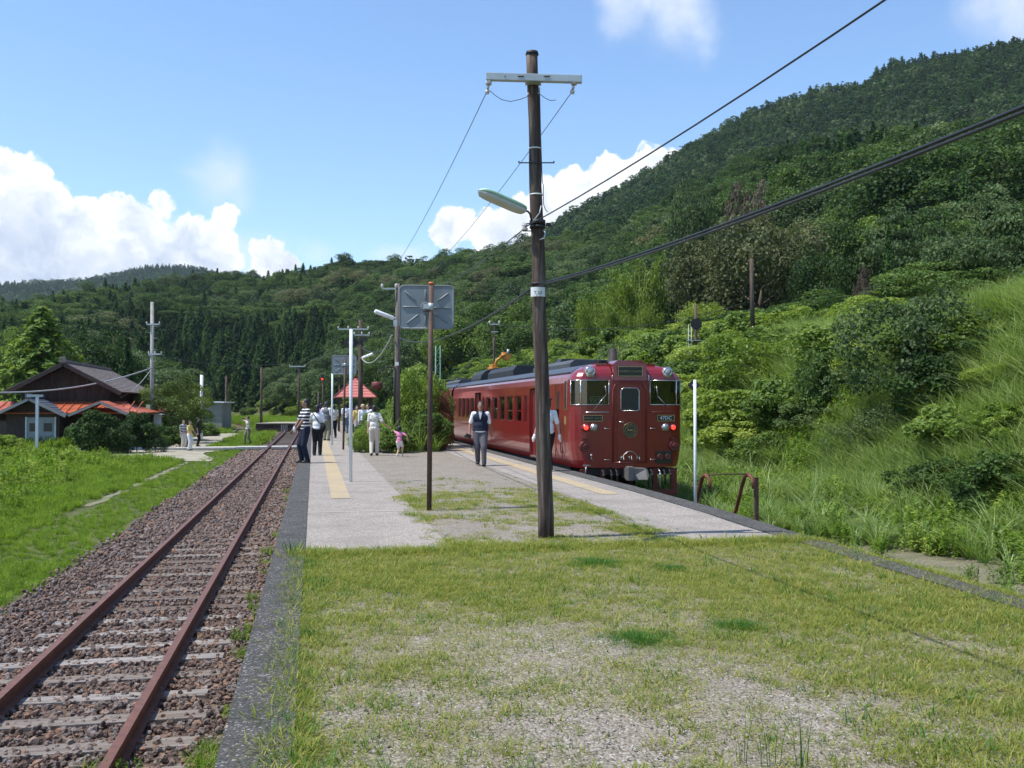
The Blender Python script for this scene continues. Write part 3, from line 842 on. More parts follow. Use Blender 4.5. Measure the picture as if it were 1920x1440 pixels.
def plat():
    xs = np.arange(KL, KR + .05, .08); ys = np.concatenate([np.arange(-5, 3.6, .8), np.arange(3.6, 24, .08), np.arange(24, 101, 1.)])
    X, Y = np.meshgrid(xs, ys); Z = np.zeros_like(X)
    k = (Y > 3) & (Y < 24)
    Z = np.where(k, .008 * sn(X, Y, 1.3) + .003 * sn(X, Y, .3), -.004)
    Z = np.minimum(Z, .009); Z = np.where((Y > 10.3), np.minimum(Z, -.004), Z)
    X = KL + (X - KL) * (KRf(Y) + .02 - KL) / (xs[-1] - KL)
    V = np.stack([X, Y, Z], -1).reshape(-1, 3); nx = len(xs); ny = len(ys)
    i = np.arange(ny - 1)[:, None]; j = np.arange(nx - 1)[None]
    q = np.stack([i * nx + j, i * nx + j + 1, (i + 1) * nx + j + 1, (i + 1) * nx + j], -1).reshape(-1, 4)
    me = np_mesh('platform_gravel', V, q, m_gravel, smooth=True)
    a = me.attributes.new('grass', 'FLOAT', 'POINT'); a.data.foreach_set('value', lawn(X, Y).ravel().astype(np.float32))
    tag(link_mesh('platform_gravel', me), kind='structure')
    ys = list(np.arange(-5, 17.5, .5)) + [30, 60, 100]
    m = MB(); P = [(XL + .03, -5, -1.03), (XL + .03, 100, -1.03)] + [(float(XRf(y)) - .03, y, -1.03) for y in reversed(ys)]
    m.prism(P, (0, 0, 0), (0, 0, 1.0)); tag(m.build('platform_base', m_side), kind='structure')
    yk = np.concatenate([np.arange(-5, 30, .12), np.arange(30, 100, 2.)])
    for side in (0, 1):
        a_ = (lambda y: XL + .012 * vn(y, 0 * y, .6, 2)) if side == 0 else (lambda y: XRf(y) - .015 * vn(y, 0 * y, .6, 2)); b__ = (lambda y: KL + 0 * y) if side == 0 else KRf
        A_ = a_(yk); B_ = b__(yk); V = []; nx = 9
        for i, y in enumerate(yk):
            V.append((A_[i], y, -.17)); V.append((A_[i], y, -.012))
            for j in range(nx - 3):
                t = (j + .12) / (nx - 4); x = A_[i] + (B_[i] - A_[i]) * t; V.append((x, y, .012 + .007 * float(vn(x, y, .3, 4)) * (y < 25)))
            V.append((B_[i], y, -.02))
        V = np.array(V); n = len(yk); q = np.array([[i * nx + j, i * nx + j + 1, (i + 1) * nx + j + 1, (i + 1) * nx + j] for i in range(n - 1) for j in range(nx - 1)])
        tag(link_mesh('platform_edge', np_mesh('platform_edge', V, q if side == 0 else q[:, ::-1], m_edge, smooth=False)), kind='structure')
    ly = 10.72
    strip_sheet('platform_paving', KL, 1.48, ly, 100, .002, m_pave, .25, False)
    for o in (0,):
        V = []; ys = np.arange(ly, 100.1, .25)
        for y in ys:
            x0 = np.interp(y, [10.7, 12, 15, 20, 100], [3.92, 4.1, 4.28, 4.3, 4.3]) + .03 * float(sn(np.array(y), np.array(1.), .5))
            V += [(x0, y, .002), (float(KRf(y)) - .002, y, .002)]
        V = np.array(V); n = len(ys); q = np.array([[2 * i, 2 * i + 1, 2 * i + 3, 2 * i + 2] for i in range(n - 1)])
        tag(link_mesh('platform_paving', np_mesh('platform_paving', V, q, m_pave)), kind='structure')
    strip_sheet('tactile_strip', .30, .61, 16.8, 98, .0075, m_tact, .4, False)
    strip_sheet('tactile_strip', 4.92, 5.24, 16.7, 98, .0075, m_tact, .4, False)
    m_joint = pmat('pale joint line', (.45, .42, .38), .9)
    for (x0, x1, y, wd) in ((-.08, 1.42, 14.65, .018), (.62, 1.3, 18.2, .03), (4.35, 5.6, 18.2, .02)):
        strip_sheet('paving_joint', x0, x1, y, y + wd, .0075, m_joint, wd, False)
    m_dark = pmat('dark joint', (.1, .09, .08), .9)
plat()

def lawn_tufts():
    n = 120000
    y = 3.4 + (23 - 3.4) * NR.random(n) ** 1.5; x = NR.uniform(KL - .12, KR + .1, n)
    d = lawn(x, y)
    k = NR.random(n) < d ** 1.3 * .98
    x, y, d = x[k], y[k], d[k]; n = len(x)
    s = NR.uniform(.35, 1.1, n) * (1 + .7 * (NR.random(n) < .12)) * np.interp(x, [-.2, 0, .25], [1.15, 1.1, 1.0]) * (1 + .5 * (np.abs(y - 10.7) < .3))
    idx = NR.integers(0, 3, n); lush = (NR.random(n) < .04) | (x < .12) & (NR.random(n) < .07)
    idx = np.where(lush, NR.integers(3, 5, n), idx)
    # darker cushions of lush grass
    X = [x]; Y = [y]; S_ = [s]; I = [idx]
    for px, py, rx, ry in ((1112, 1056, .36, .34), (1255, 1066, .2, .22), (1205, 1198, .26, .3), (1385, 1174, .22, .24)):
        c = on_z(px, py, 0); m_ = int(300 * rx * ry / .09)
        a = NR.random(m_) * 6.28; r = NR.random(m_) ** .8 * 1.25 * (1 + .3 * np.sin(a * 3 + px))
        X.append(c.x + np.cos(a) * r * rx); Y.append(c.y + np.sin(a) * r * ry); S_.append(NR.uniform(.55, 1., m_) * np.clip(1.25 - r * .6, .4, 1.1)); I.append(NR.integers(3, 5, m_))
    x, y, s, idx = map(np.concatenate, (X, Y, S_, I)); n = len(x); print('lawn', n)
    scatter('platform_grass', 'patchy yellowish green grass growing over the platform gravel', 'grass', np.stack([x, y, np.zeros(n)], 1), NR.uniform(0, 6.28, n), s, idx, P_lawn + P_lush)
lawn_tufts()
def pebbles():
    n = 16000; y = 3.6 + 7.4 * NR.random(n) ** 1.4; x = NR.uniform(KL - .02, KR, n); k = NR.random(n) > lawn(x, y) * .7; x, y = x[k], y[k]; n = len(x)
    m = stone_mat('pebble', [(.22, .19, .16), (.38, .34, .29), (.5, .47, .42), (.62, .6, .56)])
    P = [proto('pebble', stone_mesh('pebble', 50 + i, m)) for i in range(3)]
    s = .0035 + .006 * NR.random(n) ** 3
    scatter('pebbles', 'loose grey pebbles scattered over the platform gravel', 'gravel', np.stack([x, y, np.full(n, .005)], 1), NR.uniform(0, 6.28, n), s, NR.integers(0, 3, n), P, tilt=NR.uniform(-1, 1, (n, 2)))
pebbles()

# ------------------------------------------------------------------ paths and yard on the left
m_dirt = gravel_mat('pale dirt', [(.30, .27, .21), (.40, .36, .29), (.46, .42, .35)], 30, .4, False, (.20, .19, .11), .8, .6)
def patch(name, pts, z, mat):
    V = [(x, y, z) for x, y in pts]; me = bpy.data.meshes.new(name); me.from_pydata(V, [], [tuple(range(len(V)))]); me.materials.append(mat)
    tag(link_mesh(name, me), kind='structure')
def gsheet(name, f0, f1, y0, y1, mat, lift=.03, step=.6, nx=5):
    ys = np.arange(y0, y1, step); V = []
    for y in ys:
        a, b_ = f0(y), f1(y)
        for i in range(nx): V.append((a + (b_ - a) * i / (nx - 1), y, 0))
    V = np.array(V); V[:, 2] = ground(V[:, 0], V[:, 1]) + lift
    n = len(ys); q = np.array([[i * nx + j, i * nx + j + 1, (i + 1) * nx + j + 1, (i + 1) * nx + j] for i in range(n - 1) for j in range(nx - 1)])
    tag(link_mesh(name, np_mesh(name, V, q, mat)), kind='structure')
gsheet('dirt_path', lambda y: -5.5 - .06 * math.sin(y * 2.9), lambda y: -5.3 + .07 * math.sin(y * 2.3 + 1), 26, 47, gravel_mat('trodden path', [(.16, .155, .10), (.22, .20, .14), (.28, .26, .19)], 30, .4, False, (.13, .15, .06), .9, .9), .012)
gsheet('dirt_yard', lambda y: -11.2 + .8 * math.sin(y * .35), lambda y: -5.0 - .5 * math.sin(y * .5), 46, 58, m_dirt)
gsheet('dirt_path', lambda y: -8.9 + .3 * math.sin(y * .3), lambda y: -6.0 + .4 * math.sin(y * .4), 60, 88, m_dirt)
m_board = pmat('grey crossing boards', (.46, .44, .40), .85, 0, .2, 6, .3)
t = thing('track_crossing', 'pale board footway crossing the left track near the photographers', 'crossing', (-5, 57.5, -.8))
for i, (x0, x1) in enumerate(((-12.6, -9.8), (-9.78, -6.9), (-6.88, -4.2), (-4.18, -2.52), (-2.30, -1.38), (-1.2, -.44))):
    m = MB((-5, 57.5, -.8)); m.box(((x0 + x1) / 2, 57.5, -.80 if x0 > -6 else -.82), (x1 - x0, 1.3, .12)); m.build('board', m_board, t, .01)

# ------------------------------------------------------------------ meadow and banks
def off_paths(x, y):
    return ~(((np.abs(x + 5.4) < .2) & (y > 21) & (y < 47) & (sn(x, y, 1.1, 2) > -.1)) | ((x > -10.8) & (x < -5.2) & (y > 46.5) & (y < 57.5)) | ((x > -8.8) & (x < -6) & (y > 58) & (y < 88)) | ((np.abs(y - 57.5) < .8) & (x > -12.8)))
gsheet('dirt_verge', lambda y: float(XRf(y)) - .1, lambda y: float(XRf(y)) + 5.2 + .4 * math.sin(y * 1.1), 3, 16.5, gravel_mat('sandy soil', [(.11, .09, .06), (.20, .17, .12), (.26, .23, .17), (.18, .17, .10)], 40, .8, False, (.09, .10, .04), .9, 1.6), .015)
def meadow():
    n = 26000; r = 7 + 60 * NR.random(n) ** 1.25; az = NR.uniform(-21, 1, n); x = r * np.sin(np.radians(az)); y = r * np.cos(np.radians(az))
    lim_ = np.interp(y, [0, 10, 60], [-4.0, -3.75, -3.8]) + .22 * sn(x, y, 1.1)
    k = (x < lim_) & off_paths(x, y) & ~((x < -8) & (y > 52)) ; x, y = x[k], y[k]
    d = np.clip((-x - 5.6) / 3.5, 0, 1) * np.interp(y, [0, 45, 52], [1, 1, .4]); n = len(x)
    big = NR.random(n) < .25 + .5 * d
    s = NR.uniform(.35, .95, n) * (.65 + .95 * d * (.75 + .55 * sn(x, y, 1.7) + .25 * sn(x, y, .6, 3)))
    idx = np.where(big, NR.integers(2, 4, n), NR.integers(0, 2, n))
    s = np.where((x > -5.4) & (y > 12), s * .6, s)
    tall = NR.random(n) < np.clip((-x - 6.5) / 5, 0, .5) * (vn(x, y, 2.6, 8) * 2 - .5); idx = np.where(tall, 4 + NR.integers(0, 2, n), idx); s = s * np.where(tall, .9, 1.) * (.55 + .9 * vn(x, y, 1.8, 12))
    print('meadow', n)
    scatter('meadow_grass', 'bright green grass and weeds on the meadow left of the track', 'grass', np.stack([x, y, ground(x, y)], 1), NR.uniform(0, 6.28, n), s, idx, P_meadow + P_herb[:2])
    # far meadow between and behind the tracks
    n = 16000; r = 58 + 130 * NR.random(n); az = NR.uniform(-17, 5, n); x = r * np.sin(np.radians(az)); y = r * np.cos(np.radians(az))
    k = off_paths(x, y) & ~((np.abs(x + 1.86 - curve_dx(y)) < 1.3)) & ~((np.abs(x + 6.2 - curve_dx(y)) < .9) & (y > 90)) & ~((x > -.6) & (x < 9.4) & (y < 101)) & ~((x > 6.4 + curve_dx(y)) & (x < 8.8 + curve_dx(y)))
    x, y = x[k], y[k]; n = len(x)
    s = NR.uniform(.8, 1.6, n) * np.where((x > -12) & (x < -3.3) & (y < 125), .55, 1.4)
    scatter('meadow_grass', 'green grass of the far meadow round the bending tracks', 'grass', np.stack([x, y, ground(x, y)], 1), NR.uniform(0, 6.28, n), s, NR.integers(0, 4, n), P_meadow)
    # weeds between the ballast and the platform
    m_ = 120; x = NR.uniform(-.75, -.44, m_); y = np.concatenate([NR.uniform(4, 7.6, 80), NR.uniform(8, 30, 40)])
    x2 = np.concatenate([x, NR.normal(-1.55, .18, 26), NR.uniform(-2.6, -2.2, 6)]); y2 = np.concatenate([y, NR.normal(6.6, .2, 26), NR.uniform(6.4, 7.2, 6)])
    scatter('track_weeds', 'small tufts of grass growing in the ballast by the platform', 'grass', np.stack([x2, y2, np.full(len(x2), -.93)], 1), NR.uniform(0, 6.28, len(x2)), NR.uniform(.2, .52, len(x2)), NR.integers(0, 3, len(x2)), P_meadow)
meadow()
def bank():
    n = 30000
    y = -2 + 150 * NR.random(n) ** 1.55; t = NR.uniform(-.62, 1.5, n)
    x = bank_foot(y) + t * (bank_crest(y) - bank_foot(y))
    k = (x > np.where(y < 17, XRf(y) + .15, 8.6) + np.where(y > 17, 0, 0)) & ~((np.abs(x - 11.15) < .5) & (y < 45) & (NR.random(n) < .85)) & ~((x < 9.0 + curve_dx(y)) & (y > 17))
    x, y, t = x[k], y[k], t[k]; n = len(x)
    sp = sn(x, y, 3.0, 7.)
    # low ground by the platform: sparse weeds; the bank: tall arching grass
    low = (t < .02)
    dens = np.where(low, np.where(y < 16.5, np.clip((x - 9.3 + 1.6 * (vn(x, y, 1.2, 5) - .5)) / 2.6, .07, .92), np.clip((x - XRf(y) - 1.5) / 4.5, .035, .9)), 1.)
    k = NR.random(n) < dens; x, y, t, sp, low = x[k], y[k], t[k], sp[k], low[k]; n = len(x)
    idx = np.where(sp > .45, NR.integers(5, 8, n), NR.integers(0, 5, n))
    idx = np.where(low & (NR.random(n) < .45), NR.integers(5, 8, n), idx)
    idx = np.where(low & (x < 9) & (NR.random(n) < .6), 8 + NR.integers(0, 2, n), idx)
    s = NR.uniform(.6, 1.15, n) * np.where(low, np.clip(.2 + (x - 7.5) / 6, .2, .95), 1.) * np.where(idx >= 5, 1.2, 1.)
    print('bank', n)
    scatter('tall_grass', 'tall arching grass and weeds covering the bank on the right', 'grass', np.stack([x, y, ground(x, y)], 1), NR.uniform(0, 6.28, n), s, idx, P_susuki + P_herb + P_meadow[:2])
bank()

m = MB((-1.0, 5.9, -.9)); m.box((-1.28, 6.02, -.885), (.62, .11, .03), (.03, .02, .04)); o = m.build('white_board', m_plwb := pmat('white painted board', (.62, .66, .64), .6), None, .004); tag(o, 'short white board lying in the ballast at the bottom edge', 'board')
# ------------------------------------------------------------------ the red railcars
def paint_mat(name, col, coat=.75, rough=.32, grime=(.06, .02, .018)):
    m, w, b = new_mat(name); c = coords(w)
    n = w.noise(c, 1.3, 6, .65); f = w.noise(coords(w, 'Object', (1, 1, .15)), 7, 5, .7)
    g = w.ramp(n, [(.3, tuple(x * .86 for x in col)), (.7, tuple(x * 1.1 for x in col))])
    g = w.mix(w.maprange(f, .55, .85, 0, .35), g, grime)
    w.l.new(g, b.inputs['Base Color']); b.inputs['Roughness'].default_value = rough
    b.inputs['Coat Weight'].default_value = coat; b.inputs['Coat Roughness'].default_value = .07
    bump(w, b, w.noise(c, 2.2, 2), .12, .02)
    return m
m_red = paint_mat('dark red railcar paint', (.215, .010, .010))
m_roof = pmat('grey railcar roof', (.06, .064, .08), .42, .2, .2, 2, .1, dirt=(.07, .07, .075))
m_acbox = pmat('dark roof unit', (.028, .03, .032), .6, .2, .25, 3, .1)
m_acgrey = pmat('grey roof unit', (.075, .08, .085), .6, .2, .25, 3, .1)
m_black = pmat('black underframe', (.018, .016, .015), .7, .1, .4, 5, .3, dirt=(.06, .04, .03))
m_steel = pmat('bare steel', (.34, .34, .33), .35, .8, .2, 8)
m_chrome = pmat('bright trim', (.62, .6, .56), .25, .9, .1, 8)
m_gold = pmat('brass lettering', (.50, .38, .16), .4, .6, .1, 8)
m_plate = pmat('black name plate', (.022, .022, .018), .35, 0, .2, 8)
m_dull = pmat('dull red steel', (.14, .02, .015), .6, 0, .3, 4, .2, dirt=(.05, .03, .02))
m_darkin = pmat('dark interior', (.035, .026, .022), .8)
m_wood = pmat('interior wood panelling', (.20, .10, .05), .6)
m_glass, w, b = new_mat('window glass')
b.inputs['Base Color'].default_value = (.55, .62, .6, 1); b.inputs['Roughness'].default_value = .02
b.inputs['Transmission Weight'].default_value = 1; b.inputs['IOR'].default_value = 1.45
tr = w.new('ShaderNodeBsdfTransparent'); tr.inputs[0].default_value = (.42, .46, .44, 1)
gl = w.new('ShaderNodeBsdfGlossy'); gl.inputs['Roughness'].default_value = .02
fr = w.new('ShaderNodeFresnel'); fr.inputs[0].default_value = 1.5
mx = w.new('ShaderNodeMixShader'); w.l.new(w.maprange(fr.outputs[0], 0, .6, .05, 1), mx.inputs[0]); w.l.new(tr.outputs[0], mx.inputs[1]); w.l.new(gl.outputs[0], mx.inputs[2])
w.l.new(mx.outputs[0], w.n['Material Output'].inputs[0])
m_redlamp = glow('lit red tail lamp', (1., .03, .02), 3.0)
m_lens = pmat('clear lamp lens', (.36, .36, .33), .06, .3, .05, 5, coat=1)
m_green = pmat('green card', (.03, .22, .14), .5)
m_whitepaint = pmat('white lettering', (.75, .78, .74), .5)

def text_part(name, body, size, loc, rot, mat, parent, depth=.004, origin=None, align='CENTER', squash=1.):
    cu = bpy.data.curves.new(name, 'FONT'); cu.body = body; cu.size = size; cu.extrude = depth / 2; cu.align_x = align; cu.align_y = 'CENTER'; cu.resolution_u = 2
    o = bpy.data.objects.new(name, cu); COL.objects.link(o)
    dg = bpy.context.evaluated_depsgraph_get(); me = bpy.data.meshes.new_from_object(o.evaluated_get(dg))
    bpy.data.objects.remove(o); me.materials.clear(); me.materials.append(mat)
    M = Matrix.Translation(Vector(loc) - Vector(origin or (0, 0, 0))) @ Euler(rot).to_matrix().to_4x4() @ Matrix.Diagonal((squash, 1, 1, 1))
    me.transform(M); me.name = name
    return link_mesh(name, me, parent)

HW = 1.42
def section(z_lo=.80):
    """half outline of the car body, from the skirt line up to the roof centre: (x, z above rail)"""
    return [(HW - .11, z_lo), (HW - .05, .98), (HW - .015, 1.2), (HW, 1.45), (HW, 2.2), (HW - .01, 2.85), (HW - .045, 3.0), (HW - .11, 3.10)]
ROOF = [(HW - .11, 3.10), (HW - .24, 3.19), (HW - .46, 3.27), (.7, 3.33), (.35, 3.37), (0, 3.38)]
WIN_Z = (1.80, 2.60)
# openings along the platform side: (kind, y0, y1)
SIDE_OPEN = [('door', 3.45, 4.85), ('slit', 5.2, 5.65)] + [('win', 6.0 + 1.33 * i, 6.98 + 1.33 * i) for i in range(5)] + [('win', 12.55, 12.95), ('door', 13.35, 14.7)] + [('win', 15.0 + 1.1 * i, 15.85 + 1.1 * i) for i in range(4)]
CARL = 20.8
def make_car(label, yf, front=True, group=None):
    org = Vector((7.5, yf, ZR))
    t = thing('railcar', label, 'railcar', org, 0, group)
    Lb = lambda: MB((0, 0, 0))
    # --- body shell: side walls with real openings
    body = Lb(); sec = section()
    y0 = .42 if front else 0.
    for s in (-1, 1):
        ops = SIDE_OPEN
        cuts = sorted(set([y0, CARL] + [v for o_ in ops for v in o_[1:]]))
        for a, b_ in zip(cuts[:-1], cuts[1:]):
            mid = (a + b_) / 2; kind = next((o_[0] for o_ in ops if o_[1] <= mid <= o_[2]), None)
            rows = [(p, q) for p, q in zip(sec[:-1], sec[1:])]
            # build strips between z levels, leaving the opening free
            zs = sorted(set([z for _, z in sec] + ([WIN_Z[0], WIN_Z[1]] if kind in ('win', 'slit') else []) + ([2.78] if kind == 'door' else [])))
            xs = np.interp(zs, [z for _, z in sec], [x for x, _ in sec])
            for (za, zb, xa, xb) in zip(zs[:-1], zs[1:], xs[:-1], xs[1:]):
                zm = (za + zb) / 2
                if kind in ('win', 'slit') and WIN_Z[0] < zm < WIN_Z[1]: continue
                if kind == 'door' and zm < 2.78: continue
                body.smooth = False
                body.quad((s * xa, a, za), (s * xa, b_, za), (s * xb, b_, zb), (s * xb, a, zb))
            if kind:   # reveals
                zl, zh = (WIN_Z if kind != 'door' else (.82, 2.78)); x1 = HW - .004; xi = x1 - .09
                body.quad((s * x1, a, zl), (s * xi, a, zl), (s * xi, a, zh), (s * x1, a, zh)); body.quad((s * x1, b_, zl), (s * xi, b_, zl), (s * xi, b_, zh), (s * x1, b_, zh))
                body.quad((s * x1, a, zh), (s * xi, a, zh), (s * xi, b_, zh), (s * x1, b_, zh)); body.quad((s * x1, a, zl), (s * xi, a, zl), (s * xi, b_, zl), (s * x1, b_, zl))
    # end wall
    P = [(x, CARL, z) for x, z in sec + ROOF[1:]] + [(-x, CARL, z) for x, z in reversed(sec + ROOF[1:-1])]
    body.add(P, [tuple(range(len(P)))])
    if front:
        # rounded corners and raked-free cab front: sections swept in plan
        plan = [(HW, .42), (HW - .02, .25), (HW - .09, .11), (HW - .21, .03), (HW - .36, 0), (.44, -.02)]
        def X_at(i, x, z): # scale of the half width at height z
            k = (HW - x) ; return plan[i][0] - k * (1 if i < 4 else .6)
        lev = [(HW - .11, .80), (HW - .05, .98), (HW - .015, 1.2), (HW, 1.45), (HW, 2.30), (HW, 2.92)]
        wz = (2.32, 2.92)
        for s in (-1, 1):
            for (xa, za), (xb, zb) in zip(lev[:-1], lev[1:]):
                for i in range(len(plan) - 1):
                    if abs(za - 2.30) < .001 and i in (1, 2, 3, 4): continue
                    q = [(X_at(i, xa, za), plan[i][1], za), (X_at(i + 1, xa, za), plan[i + 1][1], za), (X_at(i + 1, xb, zb), plan[i + 1][1], zb), (X_at(i, xb, zb), plan[i][1], zb)]
                    body.smooth = True; body.add([(s * a, b_, c_) for a, b_, c_ in q], [(0, 1, 2, 3)])
            # band around the windscreen
            xi0, xi1 = .52, HW
            body.smooth = False
            body.add([(s * .44, -.02, 2.3), (s * xi0, -.015, 2.3), (s * xi0, -.015, 2.92), (s * .44, -.02, 2.92)], [(0, 1, 2, 3)])
            # brow above the windscreen: rounded back to the roof
            prof = [(0, 2.92), (.01, 3.0), (.04, 3.08), (.10, 3.16), (.20, 3.24), (.34, 3.30), (.55, 3.345)]
            cols = [(HW, .42), (HW - .02, .25), (HW - .09, .11), (HW - .21, .03), (HW - .36, 0), (.44, -.02)]
            body.smooth = True
            for (d0, za), (d1, zb) in zip(prof[:-1], prof[1:]):
                for i in range(len(cols) - 1):
                    def pt(c_, d, z):
                        x, y = c_
                        # the outline shrinks towards the roof
                        roofx = np.interp(z, [2.92, 3.0, 3.10, 3.19, 3.27, 3.33, 3.38], [HW, HW - .045, HW - .11, HW - .24, HW - .46, .7, .05])
                        x2 = x * (roofx / HW) if x > .5 else min(x, roofx)
                        return (s * x2, y + d * (1.0 if i > -1 else 1), z)
                    body.add([pt(cols[i], d0, za), pt(cols[i + 1], d0, za), pt(cols[i + 1], d1, zb), pt(cols[i], d1, zb)], [(0, 1, 2, 3)])
        body.smooth = False
        # middle: the gangway surround and destination box
        body.box((0, .02, 1.85), (.88, .08, 2.14))
        body.prism([(-.42, -.06, 2.90), (.42, -.06, 2.90), (.42, -.04, 3.30), (.30, -.04, 3.39), (-.30, -.04, 3.39), (-.42, -.04, 3.30)], (0, -.01, 0), (0, .62, 0))
        body.box((0, .5, 3.30), (1.5, .5, .05))
    bo = body.build('body', m_red, t)
    # --- roof
    rf = Lb(); rf.smooth = True; ya = .62 if front else 0.
    for s in (-1, 1):
        for (xa, za), (xb, zb) in zip(ROOF[:-1], ROOF[1:]):
            rf.quad((s * xa, ya, za), (s * xa, CARL, za), (s * xb, CARL, zb), (s * xb, ya, zb))
    rf.smooth = False
    for s in (-1, 1): rf.box((s * (HW - .10), (ya + CARL) / 2, 3.105), (.035, CARL - ya, .03))
    ro = rf.build('roof', m_roof, t)
    def unit_box(name, ya, yb, w_, h, mat, round_=False):
        m = Lb(); z0 = 3.30
        if round_:
            pr = [(-w_, z0)] + [(-w_ * math.cos(a), z0 + .12 + (h - .12) * math.sin(a)) for a in np.linspace(0, math.pi, 9)] + [(w_, z0)]
        else: pr = [(-w_, z0), (-w_, z0 + h * .6), (-w_ * .78, z0 + h), (w_ * .78, z0 + h), (w_, z0 + h * .6), (w_, z0)]
        m.prism([(x, ya, z) for x, z in pr], (0, 0, 0), (0, yb - ya, 0))
        return m.build(name, mat, ro, .015)
    unit_box('air_conditioner', 3.3, 8.0, .62, .26, m_acgrey); unit_box('roof_vent', 5.1, 5.7, .5, .36, m_acbox)
    unit_box('air_conditioner', 11.2, 16.4, .62, .42, m_acbox); unit_box('air_conditioner', 17.7, 20.2, .7, .55, m_acbox, True)
    if front:
        m = Lb(); m.tube([(0, 1.35, 3.30), (0, 1.35, 3.44), (0, 1.35, 3.45), (0, 1.35, 3.74), (0, 1.35, 3.76)], [.2, .16, .12, .095, .07], 14); m.box((-.25, 1.4, 3.41), (.25, .12, .08)); m.build('whistle', m_black, ro)
    # --- interior
    inn = Lb(); inn.box((0, CARL / 2 + .3, 1.0), (2.6, CARL - .8, .06)); inn.box((0, CARL / 2 + .5, 3.02), (2.5, CARL - 1.4, .04))
    inn.box((.02, 2.5, 2.0), (2.5, .05, 2.0)); inn.box((0, 5.05, 2.0), (2.5, .05, 2.0)); inn.box((0, 13.1, 2.0), (2.5, .05, 2.0)); inn.box((HW - .2, 9.2, 1.3), (.05, 8.2, .9))
    inn.build('interior', m_darkin, t)
    for k in range(6):
        m = Lb(); yb = 6.1 + 1.33 * k - .1
        for sx in (-1, 1): m.box((sx * .85, yb, 1.62), (.95, .14, 1.15)); m.box((sx * .85, yb + .35, 1.4), (.95, .5, .14))
        m.build('seat', m_wood, t, .02)
    # --- side windows
    for s in (-1, 1):
        for k, (kind, a, b_) in enumerate(SIDE_OPEN):
            if kind in ('win', 'slit'):
                m = Lb(); x = HW - .05; zl, zh = WIN_Z; fw = .035
                for (c_, d_) in (((s * x, (a + b_) / 2, zl + fw / 2 + .001), (.05, b_ - a - .002, fw)), ((s * x, (a + b_) / 2, zh - fw / 2 - .001), (.05, b_ - a - .002, fw)), ((s * x, a + fw / 2 + .001, (zl + zh) / 2), (.05, fw, zh - zl - 2 * fw - .004)), ((s * x, b_ - fw / 2 - .001, (zl + zh) / 2), (.05, fw, zh - zl - 2 * fw - .004))):
                    m.box(c_, d_)
                if kind == 'win' and k in (2, 3): m.box((s * x, (a + b_) / 2, 2.13), (.045, b_ - a - .08, .03))
                f = m.build('window', m_red if k not in (3, 4) else m_dull, t)
                g_ = Lb(); g_.box((s * (x - .006), (a + b_) / 2, (zl + zh) / 2), (.008, b_ - a - .05, zh - zl - .05)); g_.build('pane', m_glass, f)
            else:
                # the open doorway: door leaf slid back inside, step and grab rail
                m = Lb(); m.box((s * (HW - .16), (a + b_) / 2, .86), (.28, b_ - a, .04)); m.build('door_step', m_steel, t)
                m = Lb(); m.box((s * (HW - .12), b_ - .16, 1.8), (.05, .30, 1.9)); d_ = m.build('door', m_red, t, .01)
                m = Lb(); m.tube([(s * (HW - .15), a + .08, 1.3), (s * (HW - .2), a + .08, 1.35), (s * (HW - .2), a + .08, 2.1), (s * (HW - .15), a + .08, 2.15)], .015, 6); m.build('grab_rail', m_chrome, t)
        # cab side door outline, droplight and handrail
        m = Lb()
        m.box((s * (HW - .010), 1.72, 1.85), (.02, .015, 1.95)); m.box((s * (HW - .010), 1.06, 1.85), (.02, .015, 1.95)); m.box((s * (HW - .012), 1.39, 2.82), (.02, .68, .015))
        d_ = m.build('cab_door', m_dull, t)
        m = Lb(); m.box((s * (HW - .006), 1.47, 2.22), (.012, .24, .88)); m.build('window', m_plate, d_, .003)
        m = Lb(); m.tube([(s * (HW + .01), .99, 1.1), (s * (HW + .05), .99, 1.15), (s * (HW + .05), .99, 1.85), (s * (HW + .01), .99, 1.9)], .012, 6); m.build('handrail', m_black, t)
        m = Lb(); m.box((s * (HW - .004), .66, 2.55), (.012, .17, .72)); q_ = m.build('cab_window', m_chrome, t, .003); m = Lb(); m.box((s * (HW + .003), .66, 2.55), (.01, .13, .66)); m.build('pane', m_plate, q_)
        m = Lb(); m.box((s * (HW - .002), .7, 1.93), (.012, .16, .2)); m.build('plate', m_gold, t)
    # underframe
    u = Lb(); u.box((0, CARL / 2 + .3, .70), (2.5, CARL - 1.2, .18))
    for yb in (3., 9.2, 12.3, 17.6): u.box((0, yb + .1, .42), (2.3 if yb in (9.2, 12.3) else 1.7, 2.0, .42))
    u.build('underframe', m_black, t, .01)
    for yb in (2.4, 4.5, 16.2, 18.3):
        for s in (-1, 1):
            m = Lb(); m.cyl((s * .50, yb, .43), (s * .64, yb, .43), .43, n=20); m.cyl((s * .64, yb, .43), (s * .70, yb, .43), .16, n=12); m.build('wheel', m_black, t)
    if front: make_front(t, Lb)
    return t

